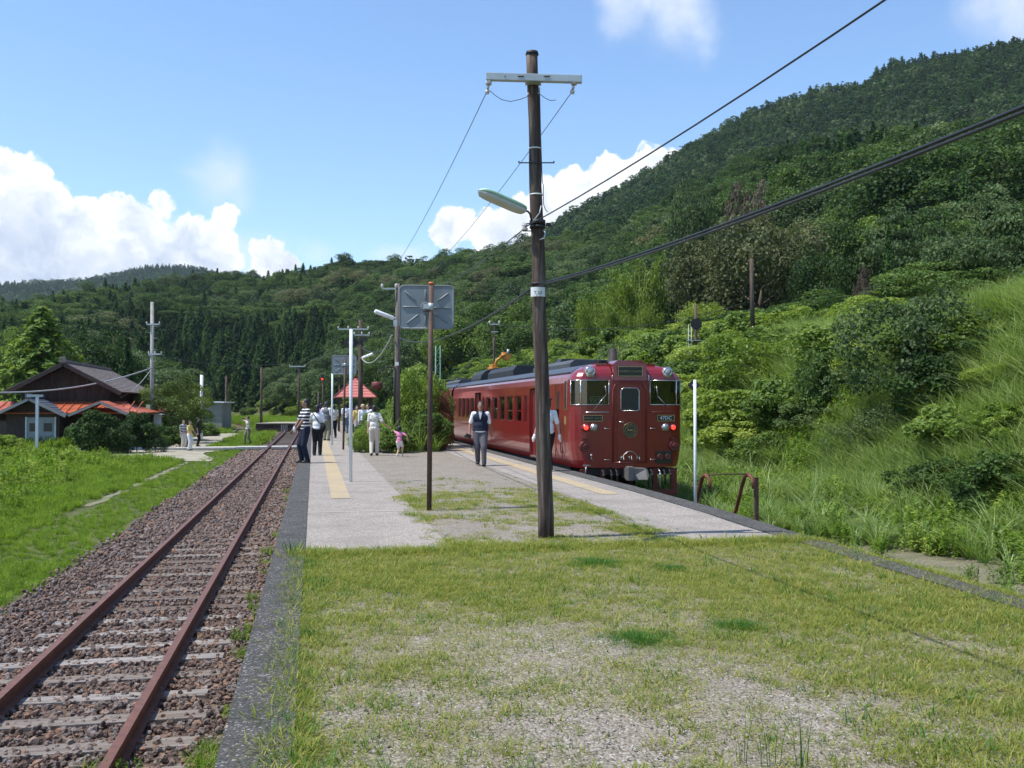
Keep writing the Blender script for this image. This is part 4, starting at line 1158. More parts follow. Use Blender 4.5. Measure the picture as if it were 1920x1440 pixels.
def make_front(t, Lb):
    yF = -.02
    for s in (-1, 1):
        # wrap-round windscreen: flat pane, corner pane and chromed frame
        pl = [(.52, -.015), (1.06, 0), (1.21, .03), (1.33, .11), (1.40, .25)]
        fr_ = Lb()
        for z in (2.315, 2.905):
            fr_.tube([(s * x, y - .008, z) for x, y in pl], .011, 6)
        for x, y in (pl[0], pl[4]): fr_.tube([(s * x, y - .008, 2.315), (s * x, y - .008, 2.905)], .011, 6)
        f = fr_.build('windscreen', m_chrome, t)
        g_ = Lb()
        for (a, b_) in zip(pl[:-1], pl[1:]): g_.quad((s * a[0], a[1], 2.315), (s * b_[0], b_[1], 2.315), (s * b_[0], b_[1], 2.905), (s * a[0], a[1], 2.905))
        g_.build('pane', m_glass, f)
        m = Lb(); m.tube([(s * 1.21, .02, 2.32), (s * 1.21, .02, 2.90)], .018, 6); m.build('pillar', m_chrome, f)
        # wiper
        m = Lb(); sx = -1 if s < 0 else 1
        m.tube([(s * .62 - .10 * 1, yF - .03, 2.22), (s * .62 + (.0 if s < 0 else -.28), yF - .05, 2.48)] if s > 0 else [(-.90, yF - .03, 2.2), (-.60, yF - .05, 2.56)], .011, 5)
        m.tube([(-.60, yF - .05, 2.56), (-.62, yF - .05, 2.76)] if s < 0 else [(.70, yF - .05, 2.50), (.66, yF - .05, 2.75)], .012, 5)
        if s > 0:
            m = Lb(); m.tube([(.98, yF - .03, 2.24), (.70, yF - .05, 2.52)], .011, 5); m.tube([(.70, yF - .05, 2.50), (.67, yF - .05, 2.76)], .012, 5)
        m.build('wiper', m_steel, t)
        # upper headlamp in its round housing
        c = Vector((s * .98, .06, 3.10))
        m = Lb(); m.cyl(c + Vector((0, .12, .02)), c + Vector((0, -.06, 0)), .125, .12, 20); h = m.build('headlight', m_red, t)
        m = Lb(); m.tube([c + Vector((0, -.055, 0)), c + Vector((0, -.075, 0)), c + Vector((0, -.065, 0))], [.138, .125, .07], 20); m.build('rim', m_chrome, h)
        m = Lb(); m.ell(c + Vector((0, -.062, 0)), (.072, .03, .072), 14, 8); m.build('lens', m_lens, h)
        # lower lamps: red tail lamp outboard, clear marker inboard
        for dx, mt, nm in ((1.10, m_redlamp, 'tail_light'), (.90, m_lens, 'marker_light')):
            c = Vector((s * dx, 0.0, 1.765)); yy = .0 if dx < 1 else .01
            c.y = yy
            m = Lb(); m.tube([c + Vector((0, .05, 0)), c + Vector((0, -.07, 0)), c + Vector((0, -.075, 0)), c + Vector((0, -.05, 0))], [.10, .095, .08, .07], 18); h = m.build(nm, m_red if dx > 1 else m_chrome, t)
            m = Lb(); m.ell(c + Vector((0, -.058, 0)), (.068 if dx > 1 else .075, .03, .068 if dx > 1 else .075), 14, 8); m.build('lens', mt, h)
        # handrails, lamp brackets, jumper sockets
        m = Lb(); m.tube([(s * .52, yF - .0, 2.135), (s * .54, yF - .05, 2.135), (s * 1.1, yF - .045, 2.135), (s * 1.12, yF + .01, 2.135)], .012, 6); m.build('handrail', m_chrome if s < 0 else m_dull, t)
        for zz in (1.74, .99): m = Lb(); m.tube([(s * .50, yF, zz), (s * .51, yF - .05, zz), (s * .64, yF - .05, zz), (s * .65, yF, zz)], .011, 5); m.build('foothold', m_steel, t)
        m = Lb(); m.cyl((s * 1.12, .05, 1.32), (s * 1.12, -.09, 1.32), .135, .12, 18); m.cyl((s * 1.12, -.09, 1.32), (s * 1.12, -.11, 1.32), .06, .05, 10); m.box((s * 1.12, -.03, 1.49), (.16, .08, .05)); m.build('socket', m_dull, t)
        m = Lb(); m.tube([(s * .44, -.07, 3.02), (s * .46, -.11, 3.02), (s * .46, -.11, 2.9), (s * .44, -.07, 2.88)], .012, 5); m.build('handrail', m_steel, t)
    # left side small fittings
    m = Lb(); m.tube([(-.98, yF, 1.12), (-.98, -.08, 1.12), (-.98, -.09, 1.02), (-.94, -.09, .96)], .018, 6); m.ell((-.98, -.09, 1.1), .035, 8, 6); m.build('air_cock', m_steel, t)
    m = Lb(); m.tube([(-1.1, .05, .84), (-1.1, -.05, .82), (-1.12, -.06, .7), (-1.16, -.04, .55)], .012, 5); m.box((-1.08, -.02, .86), (.18, .06, .03)); m.build('uncoupling_lever', m_steel, t)
    m = Lb(); m.box((.86, -.03, 1.04), (.42, .03, .3)); gq = m.build('socket_box', m_plate, t, .01)
    for xx in (.76, .96): m = Lb(); m.cyl((xx, -.04, 1.05), (xx, -.09, 1.05), .075, .07, 12); m.build('lid', m_dull, gq)
    # cab interior: dark back wall and driver's desk
    m = Lb(); m.box((0, .95, 2.2), (2.5, .04, 1.5)); m.box((-.85, .32, 2.1), (.8, .3, .34)); m.box((.85, .32, 2.1), (.8, .3, .34)); m.build('cab_interior', m_darkin, t)
    m = Lb(); m.box((-.78, .07, 2.43), (.36, .012, .17)); k = m.build('card', m_green, t, .003)
    text_part('lettering', 'ワンマン', .105, (-.78, .062, 2.43), (R(90), 0, 0), m_whitepaint, k)
    m = Lb()
    for dx in (-.175, .175): m.box((-.78 + dx, .062, 2.43), (.008, .004, .165))
    for dz in (-.08, .08): m.box((-.78, .062, 2.43 + dz), (.345, .004, .008))
    m.build('border', m_whitepaint, k)
    # gangway door
    m = Lb(); fr = [(-.42, .92), (-.42, 2.68), (-.36, 2.80), (-.26, 2.86), (.26, 2.86), (.36, 2.80), (.42, 2.68), (.42, .92)]
    m.tube([(x, -.035, z) for x, z in fr], .024, 6); m.tube([(-.42, -.04, .92), (.42, -.04, .92)], .022, 6); m.build('door_frame', m_red, t)
    m = Lb(); m.box((0, -.035, 1.86), (.62, .03, 1.78)); d = m.build('gangway_door', m_red, t, .012)
    m = Lb(); m.prism([(-.2, 0, 2.17), (-.23, 0, 2.2), (-.23, 0, 2.65), (-.17, 0, 2.72), (.17, 0, 2.72), (.23, 0, 2.65), (.23, 0, 2.2), (.2, 0, 2.17)], (0, -.052, 0), (0, -.06, 0)); m.build('window', m_plate, d)
    m = Lb(); wf = [(-.2, 2.17), (-.23, 2.2), (-.23, 2.65), (-.17, 2.72), (.17, 2.72), (.23, 2.65), (.23, 2.2), (.2, 2.17), (-.2, 2.17)]; m.tube([(x, -.06, z) for x, z in wf], .011, 6); m.build('window_frame', m_chrome, d)
    m = Lb(); m.tube([(-.26, -.055, 1.90), (-.26, -.09, 1.90), (-.16, -.09, 1.895)], .014, 6); m.build('handle', m_chrome, d)
    m = Lb(); m.tube([(-.25 + .5 * i / 10, -.055, .95 + .34 * math.sin(math.pi * (.12 + .76 * i / 10)) - .1) for i in range(11)], .012, 5)
    for xx in (-.2, .0, .2): m.tube([(xx - .03, -.05, 1.08), (xx - .03, -.09, 1.02), (xx + .03, -.09, .97), (xx + .03, -.06, 1.08)], .013, 5)
    m.build('chain', m_steel, d)
    # round emblem
    m = Lb(); m.cyl((0, -.05, 1.70), (0, -.068, 1.70), .19, n=36); e = m.build('emblem', m_plate, d)
    m = Lb()
    for rr in (.182, .115, .075): m.tube([(rr * math.cos(a), -.071, 1.70 + rr * math.sin(a)) for a in np.linspace(0, 2 * math.pi, 37)], .0035, 4)
    for a in np.linspace(0, 2 * math.pi, 25)[:-1]: m.beam((.13 * math.cos(a), -.071, 1.7 + .13 * math.sin(a)), (.163 * math.cos(a), -.071, 1.7 + .163 * math.sin(a)), .008, .004, (0, 1, 0))
    for xx in (-.04, 0, .04): m.box((xx, -.071, 1.7), (.022, .004, .034)); m.box((xx, -.0735, 1.7), (.008, .004, .05))
    m.build('ring', m_gold, e)
    # plates
    def plate(nm, x, z, w_, h, text, size, mt, y=-.02):
        m = Lb(); m.box((x, y - .012, z), (w_, .02, h)); o = m.build(nm, m_plate, t, .004)
        m = Lb()
        for dz in (-1, 1): m.box((x, y - .024, z + dz * (h / 2 - .008)), (w_ - .004, .006, .012))
        for dx in (-1, 1): m.box((x + dx * (w_ / 2 - .008), y - .024, z), (.012, .006, h - .03))
        m.build('border', m_gold, o)
        text_part('lettering', text, size, (x, y - .024, z), (R(90), 0, 0), mt, o)
        return o
    plate('name_plate', -.92, 1.99, .48, .155, 'いさぶろう・しんぺい', .046, m_gold, -.01)
    plate('name_plate', .92, 1.99, .44, .155, '47DC', .125, m_whitepaint, -.01)
    plate('destination_board', 0, 3.12, .62, .24, 'いさぶろう・しんぺい', .06, m_gold, -.07)
    # coupler, pipes and plough below
    m = Lb(); m.box((0, -.1, .66), (.3, .5, .24)); m.prism([(-.16, -.35, .52), (.1, -.45, .52), (.3, -.5, .54), (.36, -.42, .62), (.3, -.36, .80), (-.16, -.35, .82)], (0, 0, 0), (0, .22, 0)); m.box((-.13, -.42, .68), (.14, .22, .34)); m.build('coupler', pmat('dull coupler steel', (.17, .165, .155), .6, .4), t, .02)
    m = Lb(); m.box((0, .12, .70), (2.3, .12, .16)); m.build('end_beam', m_black, t)
    m = Lb()
    for s, w_ in ((.66, .12), (1.14, .16)): m.box((s, .05, .45), (w_, .05, .64), (0, 0, 0))
    m.box((.92, .02, .19), (.60, .05, .14)); m.box((-.66, .05, .45), (.12, .05, .64)); m.box((-1.14, .05, .45), (.16, .05, .64)); m.box((-.92, .02, .19), (.6, .05, .14)); m.build('rail_guard', m_dull, t, .006)
    for x0, L in ((-.7, .3), (-.5, .38), (-.36, .3), (.42, .4), (.52, .3), (.72, .42), (.84, .34), (.98, .3)):
        m = Lb(); m.tube([(x0, -.02, .76), (x0 + .01, -.12, .70), (x0 + .02, -.12, .76 - L), (x0 + .05, -.06, .72 - L)], .022, 6); m.ell((x0 + .02, -.12, .62), .04, 8, 6); m.build('air_hose', m_black if x0 != .72 else m_steel, t)
railcar = make_car('dark red diesel railcar with lit red tail lamps facing the photographer', 23.1, True)
railcar2 = make_car('second dark red railcar coupled behind the front one, half hidden by garden shrubs', 23.1 + CARL + .5, False)
# ------------------------------------------------------------------ poles, signs, lamps, wires
def wood_mat(name, a, b_, c_):
    m, w, b = new_mat(name); co = coords(w, 'Object', (14, 14, .8)); n = w.noise(co, 1.6, 8, .72)
    co2 = coords(w, 'Object', (1, 1, .35)); n2 = w.noise(co2, 1.4, 5, .6)
    g = w.ramp(n, [(.33, a), (.5, b_), (.68, c_)]); g = w.mix(w.maprange(n2, .45, .65, 0, .6), g, a)
    w.l.new(g, b.inputs['Base Color']); b.inputs['Roughness'].default_value = .9; b.inputs['Specular IOR Level'].default_value = .25
    bump(w, b, n, .9, .02); return m
m_pole = wood_mat('old creosoted timber', (.035, .024, .02), (.095, .068, .055), (.24, .20, .17))
m_conc = pmat('concrete pole', (.36, .35, .32), .85, 0, .2, 3, .3, dirt=(.2, .2, .17))
m_galv = pmat('galvanised steel', (.42, .46, .47), .5, .35, .15, 5, .1)
m_whitepole = pmat('white painted steel', (.66, .70, .72), .5, 0, .08, 3, dirt=(.5, .52, .52))
m_lampgreen = pmat('pale green enamel', (.42, .64, .45), .4, 0, .12, 6, dirt=(.2, .32, .22))
m_lampglass = pmat('frosted lamp cover', (.55, .55, .52), .35, 0, .08, 5)
m_whitelamp = pmat('white lamp cover', (.85, .86, .86), .35)
m_cable = pmat('black cable', (.02, .022, .026), .45, 0, .1, 5)
m_wire = pmat('grey wire', (.06, .06, .065), .5, .2, .1, 5)
m_palecable = pmat('grey service cable', (.42, .43, .44), .55)
m_porc = pmat('porcelain', (.55, .5, .48), .25, 0, .2, 10, coat=.5)
m_rust = pmat('brown rusty pipe', (.085, .055, .042), .75, .2, .3, 6, .3, dirt=(.16, .08, .05))
m_orange = pmat('orange cap', (.62, .12, .03), .5)
m_enamel = pmat('grey enamelled steel', (.19, .215, .225), .5, .15, .12, 4, .1)
m_mirror = pmat('mirror steel', (.7, .72, .74), .08, 1., .02, 4)
m_signal = pmat('signal black', (.014, .014, .015), .6)
m_sigred = glow('red signal lamp', (1, .03, .015), 2.0)
m_plw = pmat('white plate', (.72, .73, .72), .5, 0, .06, 8)
m_yel = pmat('orange machine paint', (.50, .20, .02), .5, 0, .2, 4)

def sag(a, b_, s, n=16):
    a = Vector(a); b_ = Vector(b_)
    return [a.lerp(b_, i / n) + Vector((0, 0, -s * 4 * (i / n) * (1 - i / n))) for i in range(n + 1)]
def wire(name, label, pts, r, mat=None, n=5, cat='wire', group=None):
    m = MB(pts[0]); m.tube(pts, r, n); o = m.build(name, mat or m_wire); tag(o, label, cat, group); return o

# main pole
B = on_z(1024, 1007, 0); T_ = at_depth(998, 97, 11.66)
org = B.copy()
t = thing('utility_pole', 'weathered dark wooden pole nearest the viewer, with a grey steel crossarm', 'utility pole', org)
m = MB(org); N_ = 22; pts = []; rr = []
for i in range(N_ + 1):
    q = B.lerp(T_, i / N_); q += Vector((.006 * math.sin(i * 1.1), .005 * math.sin(i * .8 + 1), 0)); pts.append(q if i else q - Vector((0, 0, .1))); rr.append((.093 - .026 * i / N_) * (1 + .025 * math.sin(i * 2.3)))
m.tube(pts, rr, 22)
me = m.mesh('shaft', m_pole)
po = link_mesh('shaft', me, t)
# top cap
m = MB(org); m.cyl(T_ + Vector((0, 0, -.01)), T_ + Vector((0, 0, .03)), .078, .07, 18); m.build('cap', m_signal, t)
ux = Vector((CT, -ST, 0)) # along the picture's x
fw = Vector((ST, CT, 0))
def PD(px, py, d=11.66): return at_depth(px, py, d)
a = PD(911, 140, 11.5); b_ = PD(1092, 145, 11.5)
m = MB(org); m.beam(a, b_, .075, .085); arm = m.build('crossarm', m_galv, t, .006)
for px_ in (947, 977, 1026): m = MB(org); q = PD(px_, 139, 11.455); m.box(q, (.07 if px_ != 947 else .012, .01, .012), (0, 0, -TH)); m.build('slot', m_signal, arm)
m = MB(org); m.beam(PD(985, 152, 11.58), PD(1015, 153, 11.58), .1, .02); m.build('bracket', m_galv, t)
ins = []
for px_ in (916, 1077):
    m = MB(org); q = PD(px_, 152, 11.5)
    m.cyl(q + Vector((0, 0, .03)), q - Vector((0, 0, .02)), .035, n=10); m.cyl(q - Vector((0, 0, .02)), q + Vector((-.01, .03, -.07)), .016, n=8); m.ell(q + Vector((-.01, .04, -.09)), .03, 8, 6)
    m.build('insulator', m_porc, t); ins.append(q + Vector((-.02, .05, -.1)))
for px_, py_ in ((1001, 174), (1003, 277), (1004, 364)):
    k = (py_ - 97) / 910; q = T_.lerp(B, k); r = .067 + .026 * k
    m = MB(org); m.cyl(q, q + Vector((0, 0, .014)), r + .004, n=20); m.build('band', m_plw, t)
# step bar
m = MB(org); m.beam(PD(972, 303, 11.6), PD(1040, 303, 11.6), .012, .012)
for px_ in (973, 1039): m.beam(PD(px_, 303, 11.6), PD(px_, 299.5, 11.6), .012, .012, (0, 1, 0))
m.build('step_bar', m_signal, t)
# clamp collar, insulator bracket, hook
q = PD(1008, 420); m = MB(org); m.cyl(q + Vector((0, 0, .0)), q + Vector((0, 0, .05)), .095, n=20); m.cyl(q + Vector((0, 0, -.045)), q + Vector((0, 0, -.015)), .093, n=20); m.box(q + ux * .13, (.06, .03, .04), (0, 0, -TH)); m.build('collar', m_signal, t)
m = MB(org); m.beam(PD(980, 418, 11.6), PD(1000, 418, 11.6), .02, .01); m.beam(PD(980, 432, 11.6), PD(1000, 432, 11.6), .02, .01); br = m.build('bracket', m_signal, t)
q = PD(984, 425, 11.6); m = MB(org); m.tube([q + Vector((0, 0, -.04)), q + Vector((0, 0, -.02)), q, q + Vector((0, 0, .02)), q + Vector((0, 0, .04))], [.03, .04, .022, .04, .03], 12); m.build('insulator', m_porc, br)
m = MB(org); m.tube([PD(1019, 430, 11.6), PD(1023, 436, 11.58), PD(1020, 446, 11.58), PD(1012, 448, 11.57)], .009, 6); m.build('hook', m_galv, t)
# white plate with the number
q = PD(1008.5, 548, 11.66); m = MB(org); pr = []
for i in range(9):
    an = math.pi * (1.15 + .7 * i / 8) - TH; pr.append(q + Vector((math.cos(an) * .094, math.sin(an) * .094, 0)))
for p1, p2 in zip(pr[:-1], pr[1:]): m.quad(p1 - Vector((0, 0, .055)), p2 - Vector((0, 0, .055)), p2 + Vector((0, 0, .055)), p1 + Vector((0, 0, .055)))
pl = m.build('plate', m_plw, t)
text_part('lettering', 'T 23', .05, q + Vector((-math.sin(-TH) * 0, 0, -.015)) - fw * .0965, (R(90), 0, -TH), m_signal, pl, .002, org)
# cable band and loose wires on the pole
m = MB(org); q = PD(1008, 534); m.cyl(q, q + Vector((0, 0, .02)), .092, n=18); m.build('band', m_signal, t)
m = MB(org); m.tube([PD(1012, 160, 11.59), PD(1014, 250, 11.58), PD(1017, 340, 11.575), PD(1019, 345, 11.6), PD(1019, 380, 11.57), PD(1023, 392, 11.57), PD(1027, 396, 11.6)], .005, 5); m.build('loose_wire', m_cable, t)
m = MB(org); m.tube([PD(1015, 384, 11.56), PD(1012, 398, 11.55), PD(1004, 408, 11.55), PD(998, 416, 11.56)], .006, 5); m.build('loose_wire', m_galv, t)
# drooping jumper wires under the arm
wire('jumper_wire', 'short drooping wire from the left insulator to the wooden pole', [PD(918, 166, 11.5)] + [PD(x, y, 11.55) for x, y in ((928, 175), (940, 183), (957, 187), (975, 183), (993, 176))], .004, m_wire)
wire('jumper_wire', 'short drooping wire right of the wooden pole below its crossarm', [PD(1013, 173, 11.55), PD(1022, 180, 11.55), PD(1032, 185, 11.55), PD(1043, 184, 11.55)], .004, m_wire)
# lamp on the pole
lo = PD(985, 396, 11.5)
t = thing('platform_lamp', 'pale green fluorescent lamp on a curved arm from the nearest wooden pole', 'street lamp', lo)
m = MB(lo); m.tube([PD(984, 393, 11.5), PD(990, 395, 11.52), PD(994, 400, 11.56), PD(997, 412, 11.58), PD(1000, 420, 11.6)], .012, 8); m.build('arm', m_signal, t)
A = PD(897, 356, 10.9); Bq = PD(986, 395, 11.5); ax = (Bq - A).normalized(); sd = ax.cross(Vector((0, 0, 1))).normalized(); up = sd.cross(ax)
def lampbody(nm, h0, h1, w0, mat, dz, par):
    m = MB(lo); vs = []; L = (Bq - A).length; n = 12; k = 10; m.smooth = True
    for i in range(n + 1):
        u = i / n; e = (max(0, 1 - abs(2 * u - 1) ** 5)) ** .5 * .92 + .08
        for j in range(k):
            an = 2 * math.pi * j / k
            hh = (h1 if math.sin(an) > 0 else h0) * math.sin(an)
            vs.append(A + ax * L * u + sd * w0 * e * math.cos(an) + up * (hh * e + dz))
    fs = [(i * k + j, i * k + (j + 1) % k, (i + 1) * k + (j + 1) % k, (i + 1) * k + j) for i in range(n) for j in range(k)] + [tuple(range(k)), tuple(range(n * k, (n + 1) * k))]
    m.add(vs, fs); return m.build(nm, mat, par)
lampbody('housing', .01, .06, .10, m_lampgreen, .006, t); lampbody('cover', .062, .004, .088, m_lampglass, -.004, t)

# cables from the main pole towards the viewer's right, and on to the next poles
P2 = at_depth(745, 760, 34); P3 = at_depth(681, 760, 56.5)
def pole_top(px, py, d): return at_depth(px, py, d)
q0 = PD(1010, 533, 11.56)
for k in (-1, 1):
    wire('overhead_cable', ('upper' if k > 0 else 'lower') + ' strand of the thick black cable pair running to the upper right', [q0 + Vector((0, 0, k * .011))] + sag(q0 + Vector((.02, -.1, k * .011)), Vector((3.0, -14, 3.8 + k * .011)), .60, 40)[0:], .009, m_cable, 7)
wire('overhead_wire', 'thin black wire rising from the pole insulator to the top of the picture', sag(PD(986, 424, 11.6), Vector((5.0, -14, 6.3)), .7, 30), .007, m_cable, 6)
wire('overhead_cable', 'thick dark cable sagging from the nearest pole back to the next pole', sag(PD(1004, 536, 11.7), at_depth(746, 632, 33.9) + Vector((0, 0, 0)), .38, 20), .014, m_cable)
wire('overhead_wire', 'thin wire from the lower insulator down to the garden pole', sag(PD(983, 428, 11.6), at_depth(748, 560, 33.9), .25, 18), .007, m_wire)
wire('overhead_wire', 'hair thin wire from the left insulator towards the hill', sag(ins[0], at_depth(746, 538, 33.9) + Vector((-.6, 0, .12)), .3, 18), .005, m_wire)
wire('overhead_wire', 'hair thin wire from the right insulator behind the pole', sag(ins[1], at_depth(748, 538, 33.9) + Vector((.4, 0, .1)), .3, 18), .005, m_wire)

def wood_pole(label, px, ytop, d, w_, zb=0., mat=None, lean=0., name='utility_pole', group=None, arms=()):
    top = at_depth(px + lean, ytop, d); bot = at_depth(px, 760, d); bot.z = zb - .1
    t = thing(name, label, 'utility pole', (bot.x, bot.y, zb), 0, group)
    m = MB((bot.x, bot.y, zb)); m.tube([bot, bot.lerp(top, .5), top], [w_ / 2, w_ * .45, w_ * .38], 12); m.build('shaft', mat or m_pole, t)
    for (x0, x1, y, th, nins) in arms:
        m = MB((bot.x, bot.y, zb)); m.beam(at_depth(x0, y, d - w_ / 2), at_depth(x1, y, d - w_ / 2), th, th); a_ = m.build('crossarm', m_galv, t)
        for i in range(nins):
            q = at_depth(x0 + (x1 - x0) * (i / max(1, nins - 1)), y, d - w_ / 2); m = MB((bot.x, bot.y, zb)); m.tube([q + Vector((0, 0, .02)), q + Vector((0, 0, .06)), q + Vector((0, 0, .14)), q + Vector((0, 0, .17))], [.02, .045, .045, .02], 8); m.build('insulator', m_porc, a_)
    return t
def tube_lamp(px0, py0, px1, py1, d, label, arm_to):
    a = at_depth(px0, py0, d - .3); b_ = at_depth(px1, py1, d); o = b_
    t = thing('platform_lamp', label, 'street lamp', o)
    m = MB(o); m.tube([a, a.lerp(b_, .06), a.lerp(b_, .94), b_], [.05, .075, .075, .05], 8); m.build('cover', m_whitelamp, t)
    c = at_depth(*arm_to, d); m = MB(o); m.tube([b_, b_.lerp(c, .5) + Vector((0, 0, .05)), c], .025, 6); m.build('arm', m_galv, t)
m_pole2 = wood_mat('greyed timber', (.08, .065, .055), (.17, .14, .115), (.28, .25, .21))
garden_pole = wood_pole('second wooden platform pole, standing behind the square mirror', 745, 531, 34, .21, mat=m_pole2, arms=((716, 742, 541, .05, 2),))
m = MB(garden_pole.location); m.box(at_depth(744, 682, 33.85), (.12, .02, .12), (0, 0, -TH)); m.build('plate', m_plw, garden_pole)
m = MB(garden_pole.location); m.box(at_depth(741, 606, 33.75), (.13, .1, .22), (0, 0, -TH)); m.build('lamp_box', m_galv, garden_pole)
tube_lamp(702, 583, 738, 597, 33.8, 'white tube lamp on the wooden pole behind the square mirror', (743, 600))
far_pole = wood_pole('cluttered dark pole beside the red roofed shelter with lamps and arms', 676, 600, 56.5, .3, arms=((634, 690, 617, .07, 4), (664, 692, 628, .06, 3)))
tube_lamp(699, 663, 679, 671, 56.3, 'small white tube lamp on the far cluttered pole', (676, 672))
m = MB(far_pole.location); m.box(at_depth(682, 636, 56.2), (.35, .25, .22), (0, 0, -TH)); m.build('box', m_signal, far_pole)
wire('service_cable', 'grey cable hanging between the lamp pole and the far cluttered pole', sag(at_depth(735, 628, 33.8), at_depth(678, 672, 56.3), .55, 14), .022, m_palecable)
wire('overhead_cable', 'dark cable continuing from the lamp pole to the far pole', sag(at_depth(747, 633, 34), at_depth(677, 650, 56.4), .4, 14), .02, m_cable)

# square convex mirrors seen from behind, and their posts
def mirror(label, px0, py0, px1, py1, d, postx, posttop, postbase, capped, lab2):
    c = at_depth((px0 + px1) / 2, (py0 + py1) / 2, d); w_ = (px1 - px0) / F * d; h = (py1 - py0) / F * d
    bp = at_depth(postx, 760, d - .07); bp.z = 0
    t = thing('platform_mirror', label, 'mirror', (bp.x, bp.y, 0))
    rot = Euler((R(-3), 0, -TH + R(4))).to_matrix()
    def rr(w_, h, r, n=5):
        P = []
        for (sx, sz, a0) in ((1, 1, 0), (-1, 1, 90), (-1, -1, 180), (1, -1, 270)):
            for i in range(n): an = R(a0 + 90 * i / (n - 1)); P.append((sx * (w_ / 2 - r) + r * math.cos(an), 0, sz * (h / 2 - r) + r * math.sin(an)))
        return P
    def place(p, y=0): return c + rot @ Vector((p[0], p[1] + y, p[2]))
    o = t.location
    m = MB(o); P0 = rr(w_, h, .07); P1 = rr(w_ - .05, h - .05, .06)
    n = len(P0)
    ring = [[place(p, .03) for p in P0], [place(p, -.01) for p in P0], [place(p, -.02) for p in rr(w_ - .015, h - .015, .065)], [place(p, -.012) for p in P1]]
    vs = sum(ring, []); fs = [(i * n + j, i * n + (j + 1) % n, (i + 1) * n + (j + 1) % n, (i + 1) * n + j) for i in range(3) for j in range(n)] + [tuple(range(3 * n, 4 * n))]
    m.add(vs, fs); pn = m.build('back_panel', m_enamel, t)
    m = MB(o); vs = []; G = 9
    for i in range(G):
        for j in range(G):
            u = (i / (G - 1) - .5) * (w_ - .03); v = (j / (G - 1) - .5) * (h - .03); vs.append(place((u, .03 + .06 * (1 - (2 * u / w_) ** 2) * (1 - (2 * v / h) ** 2), v)))
    m.smooth = True; m.add(vs, [(i * G + j, (i + 1) * G + j, (i + 1) * G + j + 1, i * G + j + 1) for i in range(G - 1) for j in range(G - 1)]); m.build('mirror_face', m_mirror, t)
    # pressed ribs
    for (x0, z0, x1, z1) in ((-.40, .36, -.19, .13), (.40, .32, .19, .12), (-.36, -.38, -.14, -.17), (.38, -.36, .17, -.17), (-.44, -.0, -.13, -.0), (.12, -.02, .44, -.02), (-.02, .40, -.02, .15), (-.02, -.15, -.02, -.42)):
        a = place((x0 * w_, -.014, z0 * h)); b_ = place((x1 * w_, -.014, z1 * h)); m = MB(o); m.tube([a, a.lerp(b_, .08), a.lerp(b_, .92), b_], [.004, .013, .013, .004], 8); m.build('rib', m_enamel, pn)
    m = MB(o); m.cyl(place((-.02 * w_, -.012, 0)), place((-.02 * w_, -.04, 0)), .075, .065, 20); m.build('hub', m_enamel, pn)
    m = MB(o); top = at_depth(postx + 3, posttop, d - .07); m.tube([Vector((bp.x, bp.y, -.05)), top], .037, 14); ps = m.build('post', m_rust, t)
    if capped: m = MB(o); m.cyl(top, top + Vector((0, 0, .035)), .041, .036, 14); m.build('cap', m_orange, ps)
    q = bp.lerp(top, 1); q = Vector((bp.x, bp.y, 0)).lerp(top, (c.z) / top.z)
    m = MB(o); m.cyl(q - Vector((0, 0, .05)), q + Vector((0, 0, .05)), .046, n=14); m.box(q + ux * -.06, (.1, .07, .07), (0, 0, -TH)); m.build('clamp', m_galv, ps)
    return t
mirror('large grey square mirror seen from behind on a brown post with orange cap', 748, 534, 851, 617, 14.85, 805, 533, 955, True, '')
mirror('smaller distant square mirror seen from behind on a dark post', 622, 666, 668, 702, 34.9, 644, 672, 843, False, '')
def white_post(label, px, ytop, d, r, zb=0, tail=None):
    top = at_depth(px, ytop, d); o = Vector((top.x, top.y, zb))
    t = thing('sign_post', label, 'sign post', o); m = MB(o); m.tube([o - Vector((0, 0, .1)), top], r, 12); m.build('post', m_whitepole, t)
    if tail:
        a, s = tail; m = MB(o); c = top + Vector((0, .05, -a)) 
        m.prism([c + ux * s, c + Vector((0, 0, s)), c - ux * s, c - Vector((0, 0, s))], (0, .0, 0), (0, .012, 0)); m.build('board', m_signal, t)
        m = MB(o); m.box(c + Vector((0, -.03, 0)), (.09, .03, .03), (0, 0, -TH)); m.build('clamp', m_galv, t)
    return t
white_post('tall white steel post left of the square mirror with a dark diamond board', 658, 617, 20.2, .034, 0, (.27, .17))
white_post('thin white post left of the small distant mirror', 623, 700, 39, .035)
white_post('slim grey post with a black diamond board beyond the platform edge', 1303, 712, 18.5, .028, -.95, (.10, .12))
wood_pole('tall concrete pole with metal boxes beside the dark wooden house', 286, 566, 62, .27, -.9, m_conc, -2, 'concrete_pole', None, ((274, 298, 608, .09, 3), (278, 302, 664, .09, 3)))
cp = [o for o in COL.objects if o.name.startswith('concrete_pole')][0]
for (px_, py_, w_, h, nm, mt) in ((279, 767, .25, .55, 'meter_box', m_lampgreen), (296, 790, .4, .95, 'switch_box', m_plw)):
    m = MB(cp.location); m.box(at_depth(px_, py_, 61.6), (w_, .3, h), (0, 0, -TH)); m.build(nm, mt, cp, .01)
m = MB(cp.location); m.beam(at_depth(262, 775, 61.5), at_depth(307, 777, 61.5), .6, .05); m.build('shelf', m_plw, cp)
m = MB(cp.location)
for i in range(14): q = at_depth(285, 612 + i * 11, 61.7); m.beam(q - ux * .3 * (1 if i % 2 else .1), q + ux * .3 * (.1 if i % 2 else 1), .02, .02)
m.build('step_bolts', m_galv, cp)
wire('service_cable', 'thick pale cable drooping across the wooden house to the concrete pole', sag(at_depth(-60, 735, 46), at_depth(283, 690, 61.8), .5, 18), .04, m_palecable)
